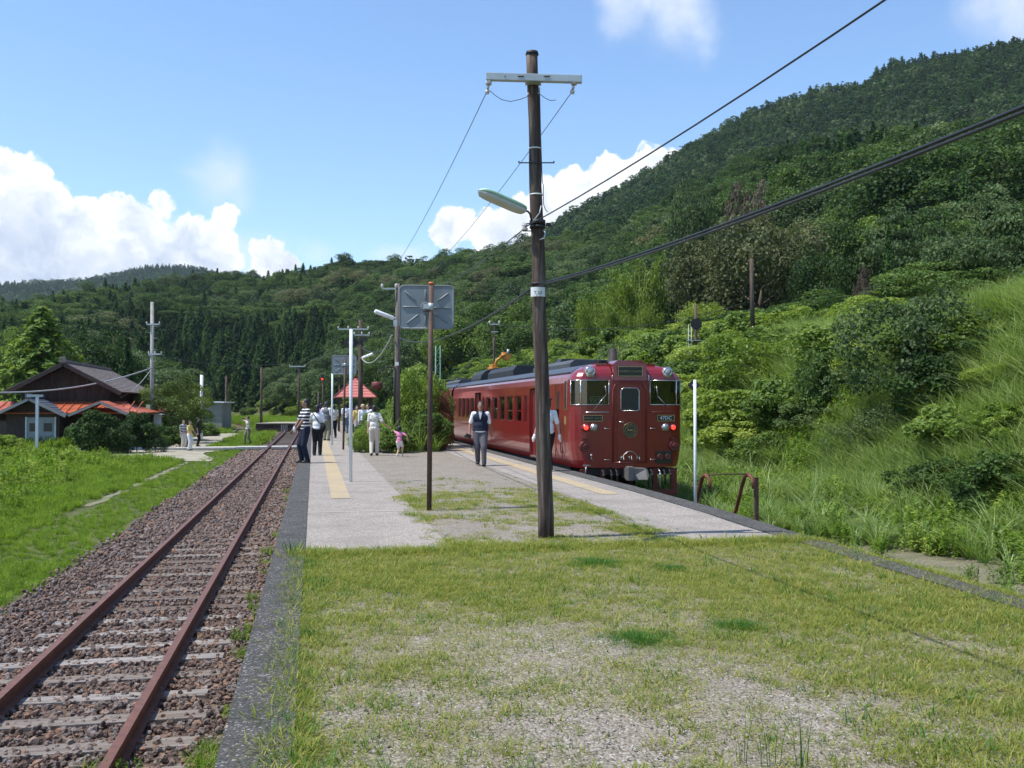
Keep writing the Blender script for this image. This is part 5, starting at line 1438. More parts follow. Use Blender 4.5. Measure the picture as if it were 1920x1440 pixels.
wire('service_cable', 'thin pale loop of cable on the house gable', sag(at_depth(150, 724, 57.5), at_depth(282, 694, 61.8), 1.25, 14), .02, m_palecable)
wire('overhead_wire', 'thin wire running right from the concrete pole against the dark cedars', sag(at_depth(290, 666, 62), at_depth(676, 645, 90), 1.2, 18), .018, m_wire)
white_post('white pole beside the grey block hut', 378, 703, 70, .11, -.9)
for px_, yt, d, lb in ((424, 705, 100, 'slender dark pole at the right end of the grey block hut'), (490, 688, 96, 'slender dark pole between the hut and the low far platform')):
    wood_pole(lb, px_, yt, d, .26, -.9)
wood_pole('far wooden pole with a single crossarm behind the striped shirt man', 560, 684, 92, .24, -.9, arms=((543, 572, 687, .1, 2),))
wood_pole('thin far pole just left of the small distant mirror', 597, 735, 110, .22, -.9)
wood_pole('bare wooden pole standing in front of the brown tree on the hillside', 1412, 484, 42, .2, 4.9, lean=-2)
fp = at_depth(925, 760, 50); wood_pole('thin pole with arms beyond the railcar roof', 926, 604, 48, .12, 2.2, arms=((918, 936, 608, .05, 2), (920, 934, 622, .04, 0)))
wire('overhead_wire', 'blue grey wire passing left behind the nearest pole', sag(at_depth(926, 607, 48), at_depth(1400, 566, 58), .8, 16), .016, m_wire)

# signals
def signal(label, px, py, d, r, ptop, zb, lit, ladder=False):
    c = at_depth(px, py, d); o = Vector((c.x, c.y, zb)); t = thing('railway_signal', label, 'signal', o)
    top = at_depth(px, ptop, d)
    m = MB(o); m.tube([o - Vector((0, 0, .3)), top], .07 if ladder else .05, 8); m.build('post', m_rust, t)
    m = MB(o)
    if ladder: m.cyl(c - fw * .12, c - fw * .16, r, n=24)
    else: m.box(c - fw * .1, (r * 1.5, .1, r * 3.2), (0, 0, -TH))
    bd = m.build('backboard', m_signal, t)
    for i in ((-.45, .45) if ladder else (-.8, .6)):
        on = lit and i < 0; q = c - fw * .19 + Vector((0, 0, i * r * (1.0 if not ladder else .0))) + ux * (i * r if ladder else 0)
        m = MB(o); m.cyl(q, q - fw * .03, .3 * r if ladder else .5 * r, n=14); m.build('lamp', m_sigred if on else m_signal, bd)
    if ladder:
        m = MB(o)
        for s in (-.34, -.2): m.tube([at_depth(px, 760, d) * 1 + ux * (s + .06), c + ux * (s + .06) - Vector((0, 0, .1))], .012, 5) if 0 else m.tube([o + ux * s, c + ux * s], .014, 5)
        for i in range(9): q = o.lerp(c, i / 9); m.beam(q - ux * .34, q - ux * .2, .02, .02)
        for s in (.16,): m.tube([c + ux * s - Vector((0, 0, .7)), c + ux * s], .012, 5)
        m.beam(c - ux * .4 - Vector((0, 0, .75)), c + ux * .25 - Vector((0, 0, .75)), .3, .03); m.build('ladder', m_galv, t)
    return t
signal('signal with round black board and ladder on the bank behind the railcar', 1305, 608, 46, .26, 572, 2.2, False, True)
signal('far signal showing red light, left of the small square mirror', 605, 708, 88, .17, 703, -.9, True)
signal('far unlit signal between the mirror and its white post', 636, 713, 86, .17, 704, -.9, False)
# lattice mast
o = at_depth(821, 760, 72); o.z = 1.5; t = thing('lattice_mast', 'thin pale green lattice mast above the rear railcar', 'mast', o)
m = MB(o); h = at_depth(821, 648, 72).z - 1.5
for a in (-1, 1):
    for b2 in (-1, 1): m.beam(o + Vector((a * .2, b2 * .2, -1)), o + Vector((a * .16, b2 * .16, h)), .03, .03)
m.build('legs', m_lampgreen, t); m = MB(o)
for i in range(8):
    z = h * i / 8; s = 1 if i % 2 else -1
    m.beam(o + Vector((-.19 * s, -.2, z)), o + Vector((.19 * s, -.2, z + h / 8)), .02, .02); m.beam(o + Vector((-.2, -.2, z)), o + Vector((.2, -.2, z)), .02, .02)
m.build('bracing', m_lampgreen, t)
# orange machine with its bent arm on the hillside
o = at_depth(940, 690, 44); 
t = thing('excavator', 'small orange excavator arm and bucket poking out of the hillside bushes', 'excavator', (o.x, o.y, o.z - .8))
def ex(px, py, d=44): return at_depth(px, py, d)
oo = t.location
m = MB(oo); m.box(ex(925, 699), (.34, .5, .5), (0, 0, .3)); m.box(ex(924, 690), (.24, .3, .3), (0, 0, .3)); m.build('body', m_yel, t, .03)
m = MB(oo); m.tube([ex(926, 690), ex(931, 676), ex(940, 668)], [.05, .06, .05], 6); m.tube([ex(940, 668), ex(948, 664)], [.08, .06], 6); m.build('boom', m_yel, t)
m = MB(oo); q = ex(950, 668); m.prism([q + ux * .22 + Vector((0, 0, .12)), q + ux * -.15 + Vector((0, 0, .2)), q + ux * -.22 - Vector((0, 0, .05)), q - Vector((0, 0, .2)) + ux * .02, q + ux * .18 - Vector((0, 0, .12))], (0, 0, 0), (0, .4, 0)); m.build('bucket', m_yel, t, .02)
m = MB(oo); m.tube([ex(952, 664), ex(953, 655)], .06, 6); m.build('cylinder', m_galv, t)
m = MB(oo); m.box(ex(925, 712), (.5, .7, .3), (0, 0, .3)); m.build('tracks', m_signal, t)
# buffer stop of two bent rails at the end of the right-hand track, with cross wire
bs = Vector((7.5, 17.3, -.9)); t = thing('buffer_stop', 'buffer stop of two rusty rails bent upwards at the track end', 'buffer stop', bs)
for s in (-1, 1):
    m = MB(bs); x = 7.5 + s * .42
    x += 0
    c0 = [(x + s * .1, 18.6, -.88), (x, 18.2, -.78), (x, 17.85, -.45), (x, 17.6, 0), (x, 17.45, .22), (x, 17.3, .27), (x, 17.12, .2), (x, 17.08, .02)]
    m.tube(c0, [.04, .04, .038, .036, .036, .036, .032, .028], 8); m.build('bent_rail', m_rail, t)
m = MB(bs); m.tube([(7.08, 17.3, .27), (7.5, 17.3, .285), (7.92, 17.3, .27)], .014, 6); m.build('crossbar', m_rust, t)
m = MB(bs); m.box((8.12, 17.4, -.37), (.07, .07, 1.15)); m.build('post', m_rust, t)
# red bell-shaped lantern by the flower bed pole
q = at_depth(707, 723, 33.2); t = thing('hanging_bell', 'dark red hanging bell shaped drum by the garden bed', 'bell', q)
m = MB(q); m.tube([q + Vector((0, 0, .13)), q + Vector((0, 0, .12)), q + Vector((0, 0, -.08)), q + Vector((0, 0, -.13))], [.13, .19, .18, .12], 14); m.build('drum', m_dull, t)
m = MB(q); m.tube([q + Vector((0, 0, .13)), q + Vector((.02, 0, .5)), q + Vector((.36, .3, .62)), q + Vector((.62, .6, .65))], .018, 6); m.tube([q + Vector((.62, .6, .65)), q + Vector((.62, .6, -1.35))], .03, 8); m.build('bracket', m_signal, t)
# ------------------------------------------------------------------ house, huts, shelter
m_darkwood = wood_mat('dark weathered boards', (.022, .015, .013), (.055, .036, .03), (.12, .085, .07))
m_browntimber = pmat('dark brown timber', (.06, .04, .032), .85, 0, .3, 4, .4)  # the timber's own dark brown, varied by noise
def tile_mat(name, col, rough, nx, metal=0., axis=0):
    m, w, b = new_mat(name); c = coords(w)
    wv = w.new('ShaderNodeTexWave'); wv.wave_type = 'BANDS'; wv.bands_direction = 'X' if axis == 0 else 'Y'; w.l.new(c, wv.inputs['Vector']); wv.inputs['Scale'].default_value = nx; wv.inputs['Distortion'].default_value = .3
    n = w.noise(c, 3, 5, .6)
    g = w.ramp(n, [(.3, tuple(x * .6 for x in col)), (.7, tuple(x * 1.25 for x in col))])
    w.l.new(g, b.inputs['Base Color']); b.inputs['Roughness'].default_value = rough; b.inputs['Metallic'].default_value = metal
    bump(w, b, wv.outputs['Fac'], .8, .05); return m
m_tile = pmat('old grey brown roof tiles', (.20, .165, .15), .8, 0, .4, 5, .4, dirt=(.10, .08, .07))
m_tin = pmat('orange tin roofing', (.43, .105, .045), .5, .1, .25, 3, .1, dirt=(.32, .08, .04))
m_slate = pmat('blue grey roofing', (.09, .12, .16), .45, .1, .2, 4, .2)
m_panel = pmat('pale grey wall panel', (.27, .30, .31), .7, 0, .1, 3)
m_fascia = pmat('grey painted fascia', (.30, .30, .28), .7, 0, .15, 4)
m_plaster = pmat('grey block wall', (.30, .285, .25), .9, 0, .15, 1.5, .2, dirt=(.2, .2, .16))
m_void = pmat('dim window', (.03, .03, .035), .2)
def tiled_slope(m, e0, e1, r0, r1, rows, th=.05):
    """stepped courses of roofing from the eaves line e0-e1 up to the ridge line r0-r1"""
    e0, e1, r0, r1 = map(Vector, (e0, e1, r0, r1)); n = (e1 - e0).cross(r0 - e0).normalized()
    if n.z < 0: n = -n
    for i in range(rows):
        a, b_ = i / rows, (i + 1) / rows + .02
        p = [e0.lerp(r0, a), e1.lerp(r1, a), e1.lerp(r1, min(1, b_)), e0.lerp(r0, min(1, b_))]
        lo = [p[0] + n * th, p[1] + n * th, p[2] + n * .012, p[3] + n * .012]; un = [q - n * .03 for q in p]
        m.add(lo + un, [(0, 1, 2, 3), (7, 6, 5, 4), (0, 4, 5, 1), (1, 5, 6, 2), (2, 6, 7, 3), (3, 7, 4, 0)])
def house():
    X0 = -13.75; Y0, Y1 = 60.0, 72.5; ZG = -.9; ze = 2.42; zr = 3.95; hw = 2.75
    org = Vector((X0, Y0, ZG)); t = thing('wooden_house', 'old dark board house with tiled gable roof and orange tin lower roof', 'house', org)
    m = MB(org); P = [(X0 - 2.35, Y0, ZG), (X0 + 2.35, Y0, ZG), (X0 + 2.35, Y0, ze + .12), (X0, Y0, zr - .18), (X0 - 2.35, Y0, ze + .12)]
    m.prism(P, (0, .25, 0), (0, Y1 - Y0 - .4, 0))
    z = 1.9
    while z < 3.9:
        w_ = 2.33 if z < ze + .1 else 2.33 * (zr - .25 - z) / (zr - .25 - ze - .1)
        if w_ > .1: m.box((X0, Y0 + .23, z), (2 * w_, .05, .02))
        z += .16
    m.build('wall', m_darkwood, t)
    m = MB(org)
    for s in (-1, 1): tiled_slope(m, (X0 + s * (hw + .35), Y0 - .5, ze - .12), (X0 + s * (hw + .35), Y1, ze - .12), (X0, Y0 - .5, zr), (X0, Y1, zr), 17)
    rf = m.build('roof', m_tile, t)
    m = MB(org); 
    for i in range(26):
        y = Y0 - .5 + (Y1 - Y0 + .5) * i / 26; m.box((X0, y + .24, zr + .08), (.26, .45, .16))
    m.box((X0, Y0 - .52, zr + .14), (.3, .12, .34)); m.build('ridge', m_tile, rf, .02)
    for s in (-1, 1):
        m = MB(org); m.beam((X0, Y0 - .5, zr - .1), (X0 + s * (hw + .33), Y0 - .5, ze - .24), .06, .2, (0, 0, 1)); m.build('bargeboard', m_browntimber, rf)
    # orange lower roof round the front and the right side
    zt, zb_ = 1.75, 1.12
    m = MB(org)
    tiled_slope(m, (X0 - 6.5, Y0 - 2.2, zb_), (X0 + 4.4, Y0 - 2.2, zb_), (X0 - 5.4, Y0 + .2, zt), (X0 + 3.2, Y0 + .2, zt), 3, .03)
    tiled_slope(m, (X0 + 4.4, Y0 - 2.2, zb_), (X0 + 4.4, Y1 - 1, zb_), (X0 + 2.4, Y0 + .2, zt), (X0 + 2.4, Y1 - 1, zt), 3, .03)
    lr = m.build('lower_roof', m_tin, t)
    m = MB(org)
    for i in range(24):
        x = X0 - 6.2 + i * .45; m.beam((x, Y0 - 2.2, zb_ + .05), (x + .02, Y0 + .1, zt + .04), .03, .04)
    m.build('seam', m_tin, lr)
    # small gable porch
    xp = X0 + 2.55; m = MB(org)
    for s in (-1, 1): tiled_slope(m, (xp + s * 1.55, Y0 - 3.6, 1.08), (xp + s * 1.55, Y0 - 1.2, 1.08), (xp, Y0 - 3.6, 1.78), (xp, Y0 - 1.2, 1.78), 3, .03)
    m.build('porch_roof', m_tin, t)
    m = MB(org)
    for s in (-1, 1): m.beam((xp, Y0 - 3.62, 1.70), (xp + s * 1.55, Y0 - 3.62, 1.0), .05, .12)
    m.build('fascia', m_fascia, t)
    m = MB(org)
    for x in (X0 - 6, X0 - 4, X0 + 1.4, X0 + 3.9): m.box((x, Y0 - 1.9, .1), (.13, .13, 2.0))
    m.build('porch_posts', m_browntimber, t)
    m = MB(org); m.box((X0 - .5, Y0 - .9, .1), (7.6, .08, 2.0)); m.build('front_wall', m_darkwood, t)
    for x in (X0 - 3.2, X0 - 1.2, X0 + 1.6): 
        m = MB(org); m.box((x, Y0 - .97, .2), (1.1, .05, 1.0)); m.build('window', m_void, t)
house()
def hut():
    X0, Y0 = -13.05, 53.6; ZG = -.88; c = at_depth(62, 760, 54); X0 = c.x; Y0 = c.y
    org = Vector((X0, Y0, ZG)); t = thing('small_hut', 'small hut with blue grey gable roof and pale grey door panel', 'hut', org)
    ze, zr, hw = 1.12, 1.95, 1.85
    m = MB(org); m.prism([(X0 - 1.35, Y0, ZG), (X0 + 1.35, Y0, ZG), (X0 + 1.35, Y0, ze + .1), (X0, Y0, zr - .15), (X0 - 1.35, Y0, ze + .1)], (0, .0, 0), (0, 3., 0)); m.build('wall', m_browntimber, t)
    m = MB(org); m.box((X0 + .42, Y0 - .03, .02), (1.45, .06, 1.75)); m.build('door', m_panel, t)
    for x in (.06, .78): m = MB(org); m.box((X0 + x, Y0 - .07, .36), (.42, .03, .45)); m.build('window', m_void, t)
    for x in (-.32, 1.16): m = MB(org); m.box((X0 + x, Y0 - .06, .02), (.07, .09, 1.8)); m.build('door_post', m_whitepole, t)
    m = MB(org)
    for s in (-1, 1): tiled_slope(m, (X0 + s * hw, Y0 - .8, ze - .1), (X0 + s * hw, Y0 + 3.2, ze - .1), (X0, Y0 - .8, zr), (X0, Y0 + 3.2, zr), 7, .04)
    rf = m.build('roof', m_slate, t)
    m = MB(org); m.box((X0, Y0 + 1.2, zr + .07), (.26, 4.1, .14)); m.box((X0, Y0 - .86, zr + .1), (.34, .12, .24)); m.build('ridge', m_slate, rf, .02)
    for s in (-1, 1): m = MB(org); m.beam((X0, Y0 - .84, zr - .07), (X0 + s * hw, Y0 - .84, ze - .17), .05, .14); m.build('bargeboard', m_fascia, rf)
hut()
c = at_depth(70, 742, 50); o = Vector((c.x, c.y, -.88)); t = thing('lamp_post', 'pale square post with a short top bar before the hut', 'post', o)
m = MB(o); m.box((o.x, o.y, (c.z - .88) / 2), (.13, .13, c.z + .88)); m.build('post', m_whitepole, t); m = MB(o); m.box((o.x - .1, o.y, c.z), (.75, .14, .12)); m.build('top_bar', m_galv, t)
def blockhut():
    a = at_depth(383, 785, 98); b_ = at_depth(423, 785, 98); o = Vector((a.x, a.y, -.9)); t = thing('block_hut', 'low grey block hut with flat white edged roof in the far meadow', 'hut', o)
    d = (b_ - a); d.z = 0; L = d.length; d.normalize(); ang = math.atan2(d.y, d.x)
    m = MB(o); c = o + d * (L / 2) + Vector((0, 1.6, 1.35)); m.box(c, (L, 3.2, 2.7), (0, 0, ang)); m.build('wall', m_plaster, t)
    m = MB(o); m.box(c + Vector((0, 0, 1.41)), (L + .5, 3.7, .12), (0, R(1.5), ang)); m.build('roof', m_whitepole, t, .02)
    m = MB(o); m.box(c - Vector((0, 0, 0)) - d * (L / 2 + .9) + Vector((0, -1.2, -.2)), (1.3, 1.2, 1.3), (0, 0, ang)); m.build('lean_to', m_browntimber, t); m = MB(o); m.box(c - d * (L / 2 + .9) + Vector((0, -1.3, .5)), (1.6, 1.5, .1), (R(-8), 0, ang)); m.build('lean_to_roof', m_plw, t)
blockhut()
def farplat():
    a = at_depth(522, 760, 92); b_ = at_depth(560, 760, 100); o = Vector((a.x, a.y, -.9)); t = thing('low_platform', 'low old loading platform with a dark wall beside the bending track', 'platform', o)
    m = MB(o); d = Vector((b_.x - a.x, b_.y - a.y, 0)); L = d.length; m.box(o + d / 2 + Vector((.3, 1.5, .35)), (L, 5, .7), (0, 0, math.atan2(d.y, d.x))); m.build('wall', m_darkwood, t)
    m = MB(o); m.box(o + d / 2 + Vector((.3, 1.5, .74)), (L + .1, 5.1, .08), (0, 0, math.atan2(d.y, d.x))); m.build('top', m_dirt, t)
    for i in range(12):
        m = MB(o); q = o + d * (i + .5) / 12; m.box(q + Vector((.25, -1.15, .35)), (.1, .1, .6)); m.build('wall_post', m_plaster, t)
farplat()
def shelter():
    c = at_depth(665.5, 745, 60); X0, Y0 = c.x, c.y; org = Vector((X0, Y0, 0)); t = thing('garden_shelter', 'small open shelter with a salmon red pyramid roof on the platform', 'shelter', org)
    ze, zr, h = 2.03, 3.22, 1.22
    m_salmon = pmat('salmon red metal roofing', (.52, .16, .13), .5, .05, .1, 3, dirt=(.42, .13, .11))
    C = [(X0 - h, Y0 - h), (X0 + h, Y0 - h), (X0 + h, Y0 + h), (X0 - h, Y0 + h)]
    m = MB(org)
    for k in range(4):
        (xa, ya), (xb, yb) = C[k], C[(k + 1) % 4]; R_ = 7
        for i in range(R_):
            f = lambda x, y, u, dz=0: Vector((x + (X0 - x) * u, y + (Y0 - y) * u, ze + (zr - ze) * u + dz))
            a, b_ = i / R_, (i + 1) / R_
            p = [f(xa, ya, a, .035), f(xb, yb, a, .035), f(xb, yb, b_, 0.005), f(xa, ya, b_, .005)]; q = [f(xa, ya, a, -.03), f(xb, yb, a, -.03)]
            m.add(p + q, [(0, 1, 2, 3), (0, 4, 5, 1)])
    rf = m.build('roof', m_salmon, t)
    m = MB(org)
    for x, y in C: m.beam((x, y, ze + .05), (X0, Y0, zr + .04), .05, .05)
    m.ell((X0, Y0, zr + .06), .08, 10, 6); m.build('hip', m_dull, rf)
    for sx in (-1, 1):
        for sy in (-1, 1): m = MB(org); m.box((X0 + sx * .95, Y0 + sy * .95, ze / 2), (.1, .1, ze)); m.build('post', m_browntimber, t)
    m = MB(org); m.box((X0, Y0, .42), (1.5, .5, .06)); m.box((X0 - .6, Y0, .2), (.08, .4, .4)); m.box((X0 + .6, Y0, .2), (.08, .4, .4)); m.build('bench', m_browntimber, t)
shelter()
# ------------------------------------------------------------------ people
m_skin = pmat('skin', (.50, .30, .21), .55, 0, .06, 4); m_skin2 = pmat('tanned skin', (.27, .15, .10), .55, 0, .06, 4)
m_hairk = pmat('black hair', (.014, .012, .012), .5, 0, .3, 30, .3); m_hairg = pmat('greying hair', (.05, .047, .045), .6, 0, .3, 30, .3)
m_lips = pmat('lips', (.38, .14, .11), .5); m_eye = pmat('eyes', (.02, .015, .012), .3)
def cloth(name, col, var=.12, sc=9): return pmat(name, col, .85, 0, var, sc, .5, spec=.2)
c_white = cloth('white cotton', (.78, .79, .80), .05); c_black = cloth('black cloth', (.018, .018, .022), .3); c_navy = cloth('navy cloth', (.02, .025, .045), .3)
c_grey = cloth('grey trousers', (.11, .105, .12)); c_cream = cloth('cream trousers', (.58, .53, .44), .08); c_jeans = cloth('blue jeans', (.10, .16, .24), .2)
c_pink = cloth('pink shirt', (.72, .26, .42), .15); c_shorts = cloth('white shorts', (.72, .70, .70), .06); c_yellow = cloth('yellow shirt', (.70, .55, .16), .1)
c_olive = cloth('olive cloth', (.20, .20, .13), .15); c_beige = cloth('beige shirt', (.62, .60, .50), .08); c_greyv = cloth('grey waistcoat', (.16, .16, .175), .15); c_straw = cloth('straw hat', (.62, .47, .30), .1)
c_purple = cloth('purple cloth', (.25, .14, .32), .15)
m_shoeb = pmat('black shoes', (.02, .018, .017), .4); m_shoew = pmat('pale shoes', (.55, .52, .48), .6)
def stripe_mat():
    m, w, b = new_mat('black and white stripes'); c = coords(w); s = w.new('ShaderNodeSeparateXYZ'); w.l.new(c, s.inputs[0])
    f = w.math('FRACT', w.math('MULTIPLY', w.math('ADD', s.outputs[2], w.math('MULTIPLY', w.noise(c, 3, 2), .03)), 11.5)); k = w.math('GREATER_THAN', f, .62)
    w.l.new(w.mix(k, (.018, .018, .022), (.78, .78, .80)), b.inputs['Base Color']); b.inputs['Roughness'].default_value = .85; return m
c_stripe = stripe_mat()
def floral_mat():
    m, w, b = new_mat('floral blouse'); c = coords(w); v = w.new('ShaderNodeTexVoronoi'); w.l.new(c, v.inputs[0]); v.inputs['Scale'].default_value = 17
    k = w.maprange(v.outputs['Distance'], .25, .42); n = w.noise(c, 8, 3)
    w.l.new(w.mix(k, w.ramp(n, [(.4, (.22, .24, .18)), (.6, (.35, .25, .2))]), (.72, .71, .64)), b.inputs['Base Color']); b.inputs['Roughness'].default_value = .85; return m
c_floral = floral_mat()

def sweep(prims, name, mat, voxel, smooth=6, parent=None):
    """fuse overlapping tapered volumes into one continuous skin"""
    m = MB()
    for p in prims:
        if p[0] == 't':
            _, a, b_, ra, rb = p; a = Vector(a); b_ = Vector(b_); d = (b_ - a)
            if d.length < 1e-5: continue
            d.normalize(); m.tube([a - d * ra * .85, a - d * ra * .5, a, b_, b_ + d * rb * .5, b_ + d * rb * .85], [ra * .5, ra * .86, ra, rb, rb * .86, rb * .5], 12)
        else:
            _, c, r, rot = p; m.ell(c, r, 14, 10, rot)
    me = bpy.data.meshes.new(name); me.from_pydata(m.v, [], m.f); me.materials.append(mat)
    bm = bmesh.new(); bm.from_mesh(me); bmesh.ops.recalc_face_normals(bm, faces=bm.faces); bm.to_mesh(me); bm.free()
    o = bpy.data.objects.new(name, me); COL.objects.link(o)
    r = o.modifiers.new('r', 'REMESH'); r.mode = 'VOXEL'; r.voxel_size = voxel; r.use_smooth_shade = True
    s = o.modifiers.new('s', 'SMOOTH'); s.factor = .5; s.iterations = smooth
    dg = bpy.context.evaluated_depsgraph_get(); me2 = bpy.data.meshes.new_from_object(o.evaluated_get(dg)); me2.name = name
    bpy.data.objects.remove(o); 
    if not me2.materials: me2.materials.append(mat)
    return link_mesh(name, me2, parent)
V3 = Vector
def limb(a, b_, l1, l2, pole):
    """middle joint of a two-bone limb"""
    a, b_ = V3(a), V3(b_); d = b_ - a; L = min(d.length, (l1 + l2) * .999); dn = d.normalized()
    x = (l1 * l1 - l2 * l2 + L * L) / (2 * L); h = math.sqrt(max(0, l1 * l1 - x * x)); p = V3(pole); p = (p - dn * p.dot(dn)).normalized()
    return a + dn * x + p * h, a + dn * L
def person(label, loc, face, H=1.68, sex='m', top=c_white, bottom=c_black, shoe=m_shoeb, hair=m_hairk, skin=m_skin, sleeves='short', vest=None, hat=None, pose=None, build=1., group=None, skirt=False, legs='long', longhair=False, lod=1, gloves=False, head_turn=0., z0=0., seated=False):
    """figure in local coordinates facing -Y; pose overrides hands, feet (in units of the height)"""
    t = thing('person', label, 'person', (loc[0], loc[1], z0), face, group)
    P = dict(lh=(.125, -.03, .44), rh=(-.125, -.03, .44), lf=(.055, 0, .04), rf=(-.055, 0, .04), lean=0., hipx=0., nod=0., lp=(.3, .6, 0), rp=(-.3, .6, 0), lk=(0, -1, 0), rk=(0, -1, 0), hipz=.53)
    P.update(pose or {})
    h = H; hip = V3((P['hipx'], 0, P['hipz'])) * h; ln = P['lean']; up = V3((0, -math.sin(ln), math.cos(ln)))
    chest = hip + up * .21 * h; neck = hip + up * .305 * h; head = neck + (up + V3((0, -.25 * P['nod'] - .12, .1))).normalized() * .085 * h
    sw = (.106 if sex == 'm' else .092) * h * (1 if h > 1.3 else .92); ls = neck + V3((sw, 0, -.035 * h)); rs = neck + V3((-sw, 0, -.035 * h))
    lhp = hip + V3((.05 * h, 0, -.015 * h)); rhp = hip + V3((-.05 * h, 0, -.015 * h))
    lf, rf = V3(P['lf']) * h, V3(P['rf']) * h
    lk, lf = limb(lhp, lf, .245 * h, .245 * h, P['lk']); rk, rf = limb(rhp, rf, .245 * h, .245 * h, P['rk'])
    le, lh = limb(ls, V3(P['lh']) * h, .175 * h, .15 * h, P['lp']); re_, rh = limb(rs, V3(P['rh']) * h, .175 * h, .15 * h, P['rp'])
    b = build; k = h
    vox = {1: .0085, 2: .013, 3: .02}[lod]
    fr = V3((0, -1, 0))
    Hd = Euler((P['nod'] * .6, 0, head_turn)).to_matrix()
    hr = V3((.043, .056, .066)) * k if h > 1.3 else V3((.062, .075, .082)) * k
    if h < 1.3: head = head + V3((0, 0, .02 * k))
    prims = [('e', head, hr, Hd), ('e', head + Hd @ V3((0, -.012 * k, -.035 * k)), (.034 * k, .042 * k, .038 * k), Hd), ('t', neck - up * .02 * k, head - V3((0, 0, .02 * k)), .032 * k, .030 * k),
             ('e', head + Hd @ V3((0, -hr.y * 1.0, -.008 * k)), (.007 * k, .012 * k, .013 * k), Hd),
             ('e', head + Hd @ V3((hr.x, 0, -.005 * k)), (.006 * k, .012 * k, .018 * k), Hd), ('e', head + Hd @ V3((-hr.x, 0, -.005 * k)), (.006 * k, .012 * k, .018 * k), Hd),
             ('e', chest, (.088 * k * b, .055 * k * b, .095 * k), None), ('e', hip + up * .05 * k, (.078 * k * b, .056 * k * b, .085 * k), None), ('t', rs, ls, .032 * k, .032 * k), ('e', hip, (.085 * k * b, .062 * k * b, .06 * k), None)]
    for (s_, e_, h_) in ((ls, le, lh), (rs, re_, rh)): prims += [('t', s_, e_, .027 * k * b, .022 * k), ('t', e_, h_, .022 * k, .014 * k)]
    for (hp, kn, ft) in ((lhp, lk, lf), (rhp, rk, rf)): prims += [('t', hp, kn, .050 * k * b, .034 * k), ('t', kn, ft, .033 * k, .021 * k), ('t', ft, ft + V3((0, -.07 * k, -.022 * k)), .02 * k, .016 * k)]
    # hands: palm, five fingers
    for (e_, h_, s) in ((le, lh, 1), (re_, rh, -1)):
        d = (h_ - e_).normalized(); sd = d.cross(V3((1, 0, 0)) if abs(d.x) < .8 else V3((0, 1, 0))).normalized()
        pc = h_ + d * .022 * k; nrm = d.cross(sd)
        M = Matrix((sd, nrm, d)).transposed()
        prims.append(('e', pc, (.023 * k, .012 * k, .028 * k), M))
        for i, (o_, L) in enumerate(((-.017, .032), (-.006, .038), (.006, .036), (.017, .028))):
            q = pc + sd * o_ * k + d * .02 * k; m1 = q + d * L * .55 * k + nrm * .004 * k; prims += [('t', q, m1, .0052 * k, .005 * k), ('t', m1, m1 + d * L * .45 * k + nrm * .010 * k, .005 * k, .0042 * k)]
        q = pc - sd * .02 * k - d * .008 * k; prims += [('t', q, q - sd * .016 * k + d * .02 * k, .006 * k, .005 * k), ('t', q - sd * .016 * k + d * .02 * k, q - sd * .014 * k + d * .038 * k + nrm * .006 * k, .005 * k, .0045 * k)]
    body = sweep(prims, 'body', skin, vox, 2, t)
    g = .009 * k
    # shirt
    sp = [('e', chest, (.090 * k * b + g, .058 * k * b + g, .10 * k), None), ('e', hip + up * .075 * k, (.081 * k * b + g, .060 * k * b + g, .095 * k), None), ('e', hip + up * .01 * k, (.086 * k * b + g, .066 * k * b + g, .055 * k), None), ('t', rs, ls, .034 * k + g * .5, .034 * k + g * .5), ('t', neck - up * .03 * k, neck + up * .005 * k, .045 * k, .034 * k)]
    for (s_, e_, h_) in ((ls, le, lh), (rs, re_, rh)):
        sp.append(('t', s_, s_.lerp(e_, .78 if sleeves == 'short' else 1), .030 * k * b + g * .6, .030 * k + g * .4))
        if sleeves == 'long': sp.append(('t', e_, e_.lerp(h_, .9), .030 * k, .024 * k))
    sweep(sp, 'shirt', top, vox * 1.3, 3, t)
    if vest:
        sweep([('e', chest, (.090 * k * b + 2.3 * g, .058 * k * b + 2.3 * g, .098 * k), None), ('e', hip + up * .085 * k, (.083 * k * b + 2.3 * g, .062 * k * b + 2.4 * g, .10 * k), None), ('e', hip + up * .03 * k, (.088 * k * b + 2 * g, .066 * k * b + 2.2 * g, .05 * k), None), ('t', neck - up * .02 * k + V3((-.05 * k, 0, 0)), neck - up * .02 * k + V3((.05 * k, 0, 0)), .036 * k, .036 * k)], 'waistcoat', vest, vox * 1.3, 3, t)
        if lod == 1:
            m = MB()
            m.prism([chest + V3((-.028 * k, 0, .085 * k)), chest + V3((.028 * k, 0, .085 * k)), chest + V3((.004 * k, 0, -.02 * k)), chest + V3((-.004 * k, 0, -.02 * k))], (0, -.082 * k * b, 0), (0, -.06 * k, 0)); m.build('shirt_front', top, t)
    # trousers or shorts
    bp = [('e', hip + up * .0 * k, (.086 * k * b + .6 * g, .064 * k * b + .6 * g, .055 * k), None)]
    for (hp, kn, ft) in ((lhp, lk, lf), (rhp, rk, rf)):
        if skirt: bp.append(('t', hp, hp.lerp(kn, .95), .062 * k * b + g, .07 * k))
        else:
            bp.append(('t', hp, kn if legs == 'long' else hp.lerp(kn, .75), .052 * k * b + g, .040 * k + g))
            if legs == 'long': bp.append(('t', kn, ft + V3((0, 0, .0)), .038 * k + g, .031 * k + g * .6))
    sweep(bp, 'skirt' if skirt else ('trousers' if legs == 'long' else 'shorts'), bottom, vox * 1.3, 3, t)
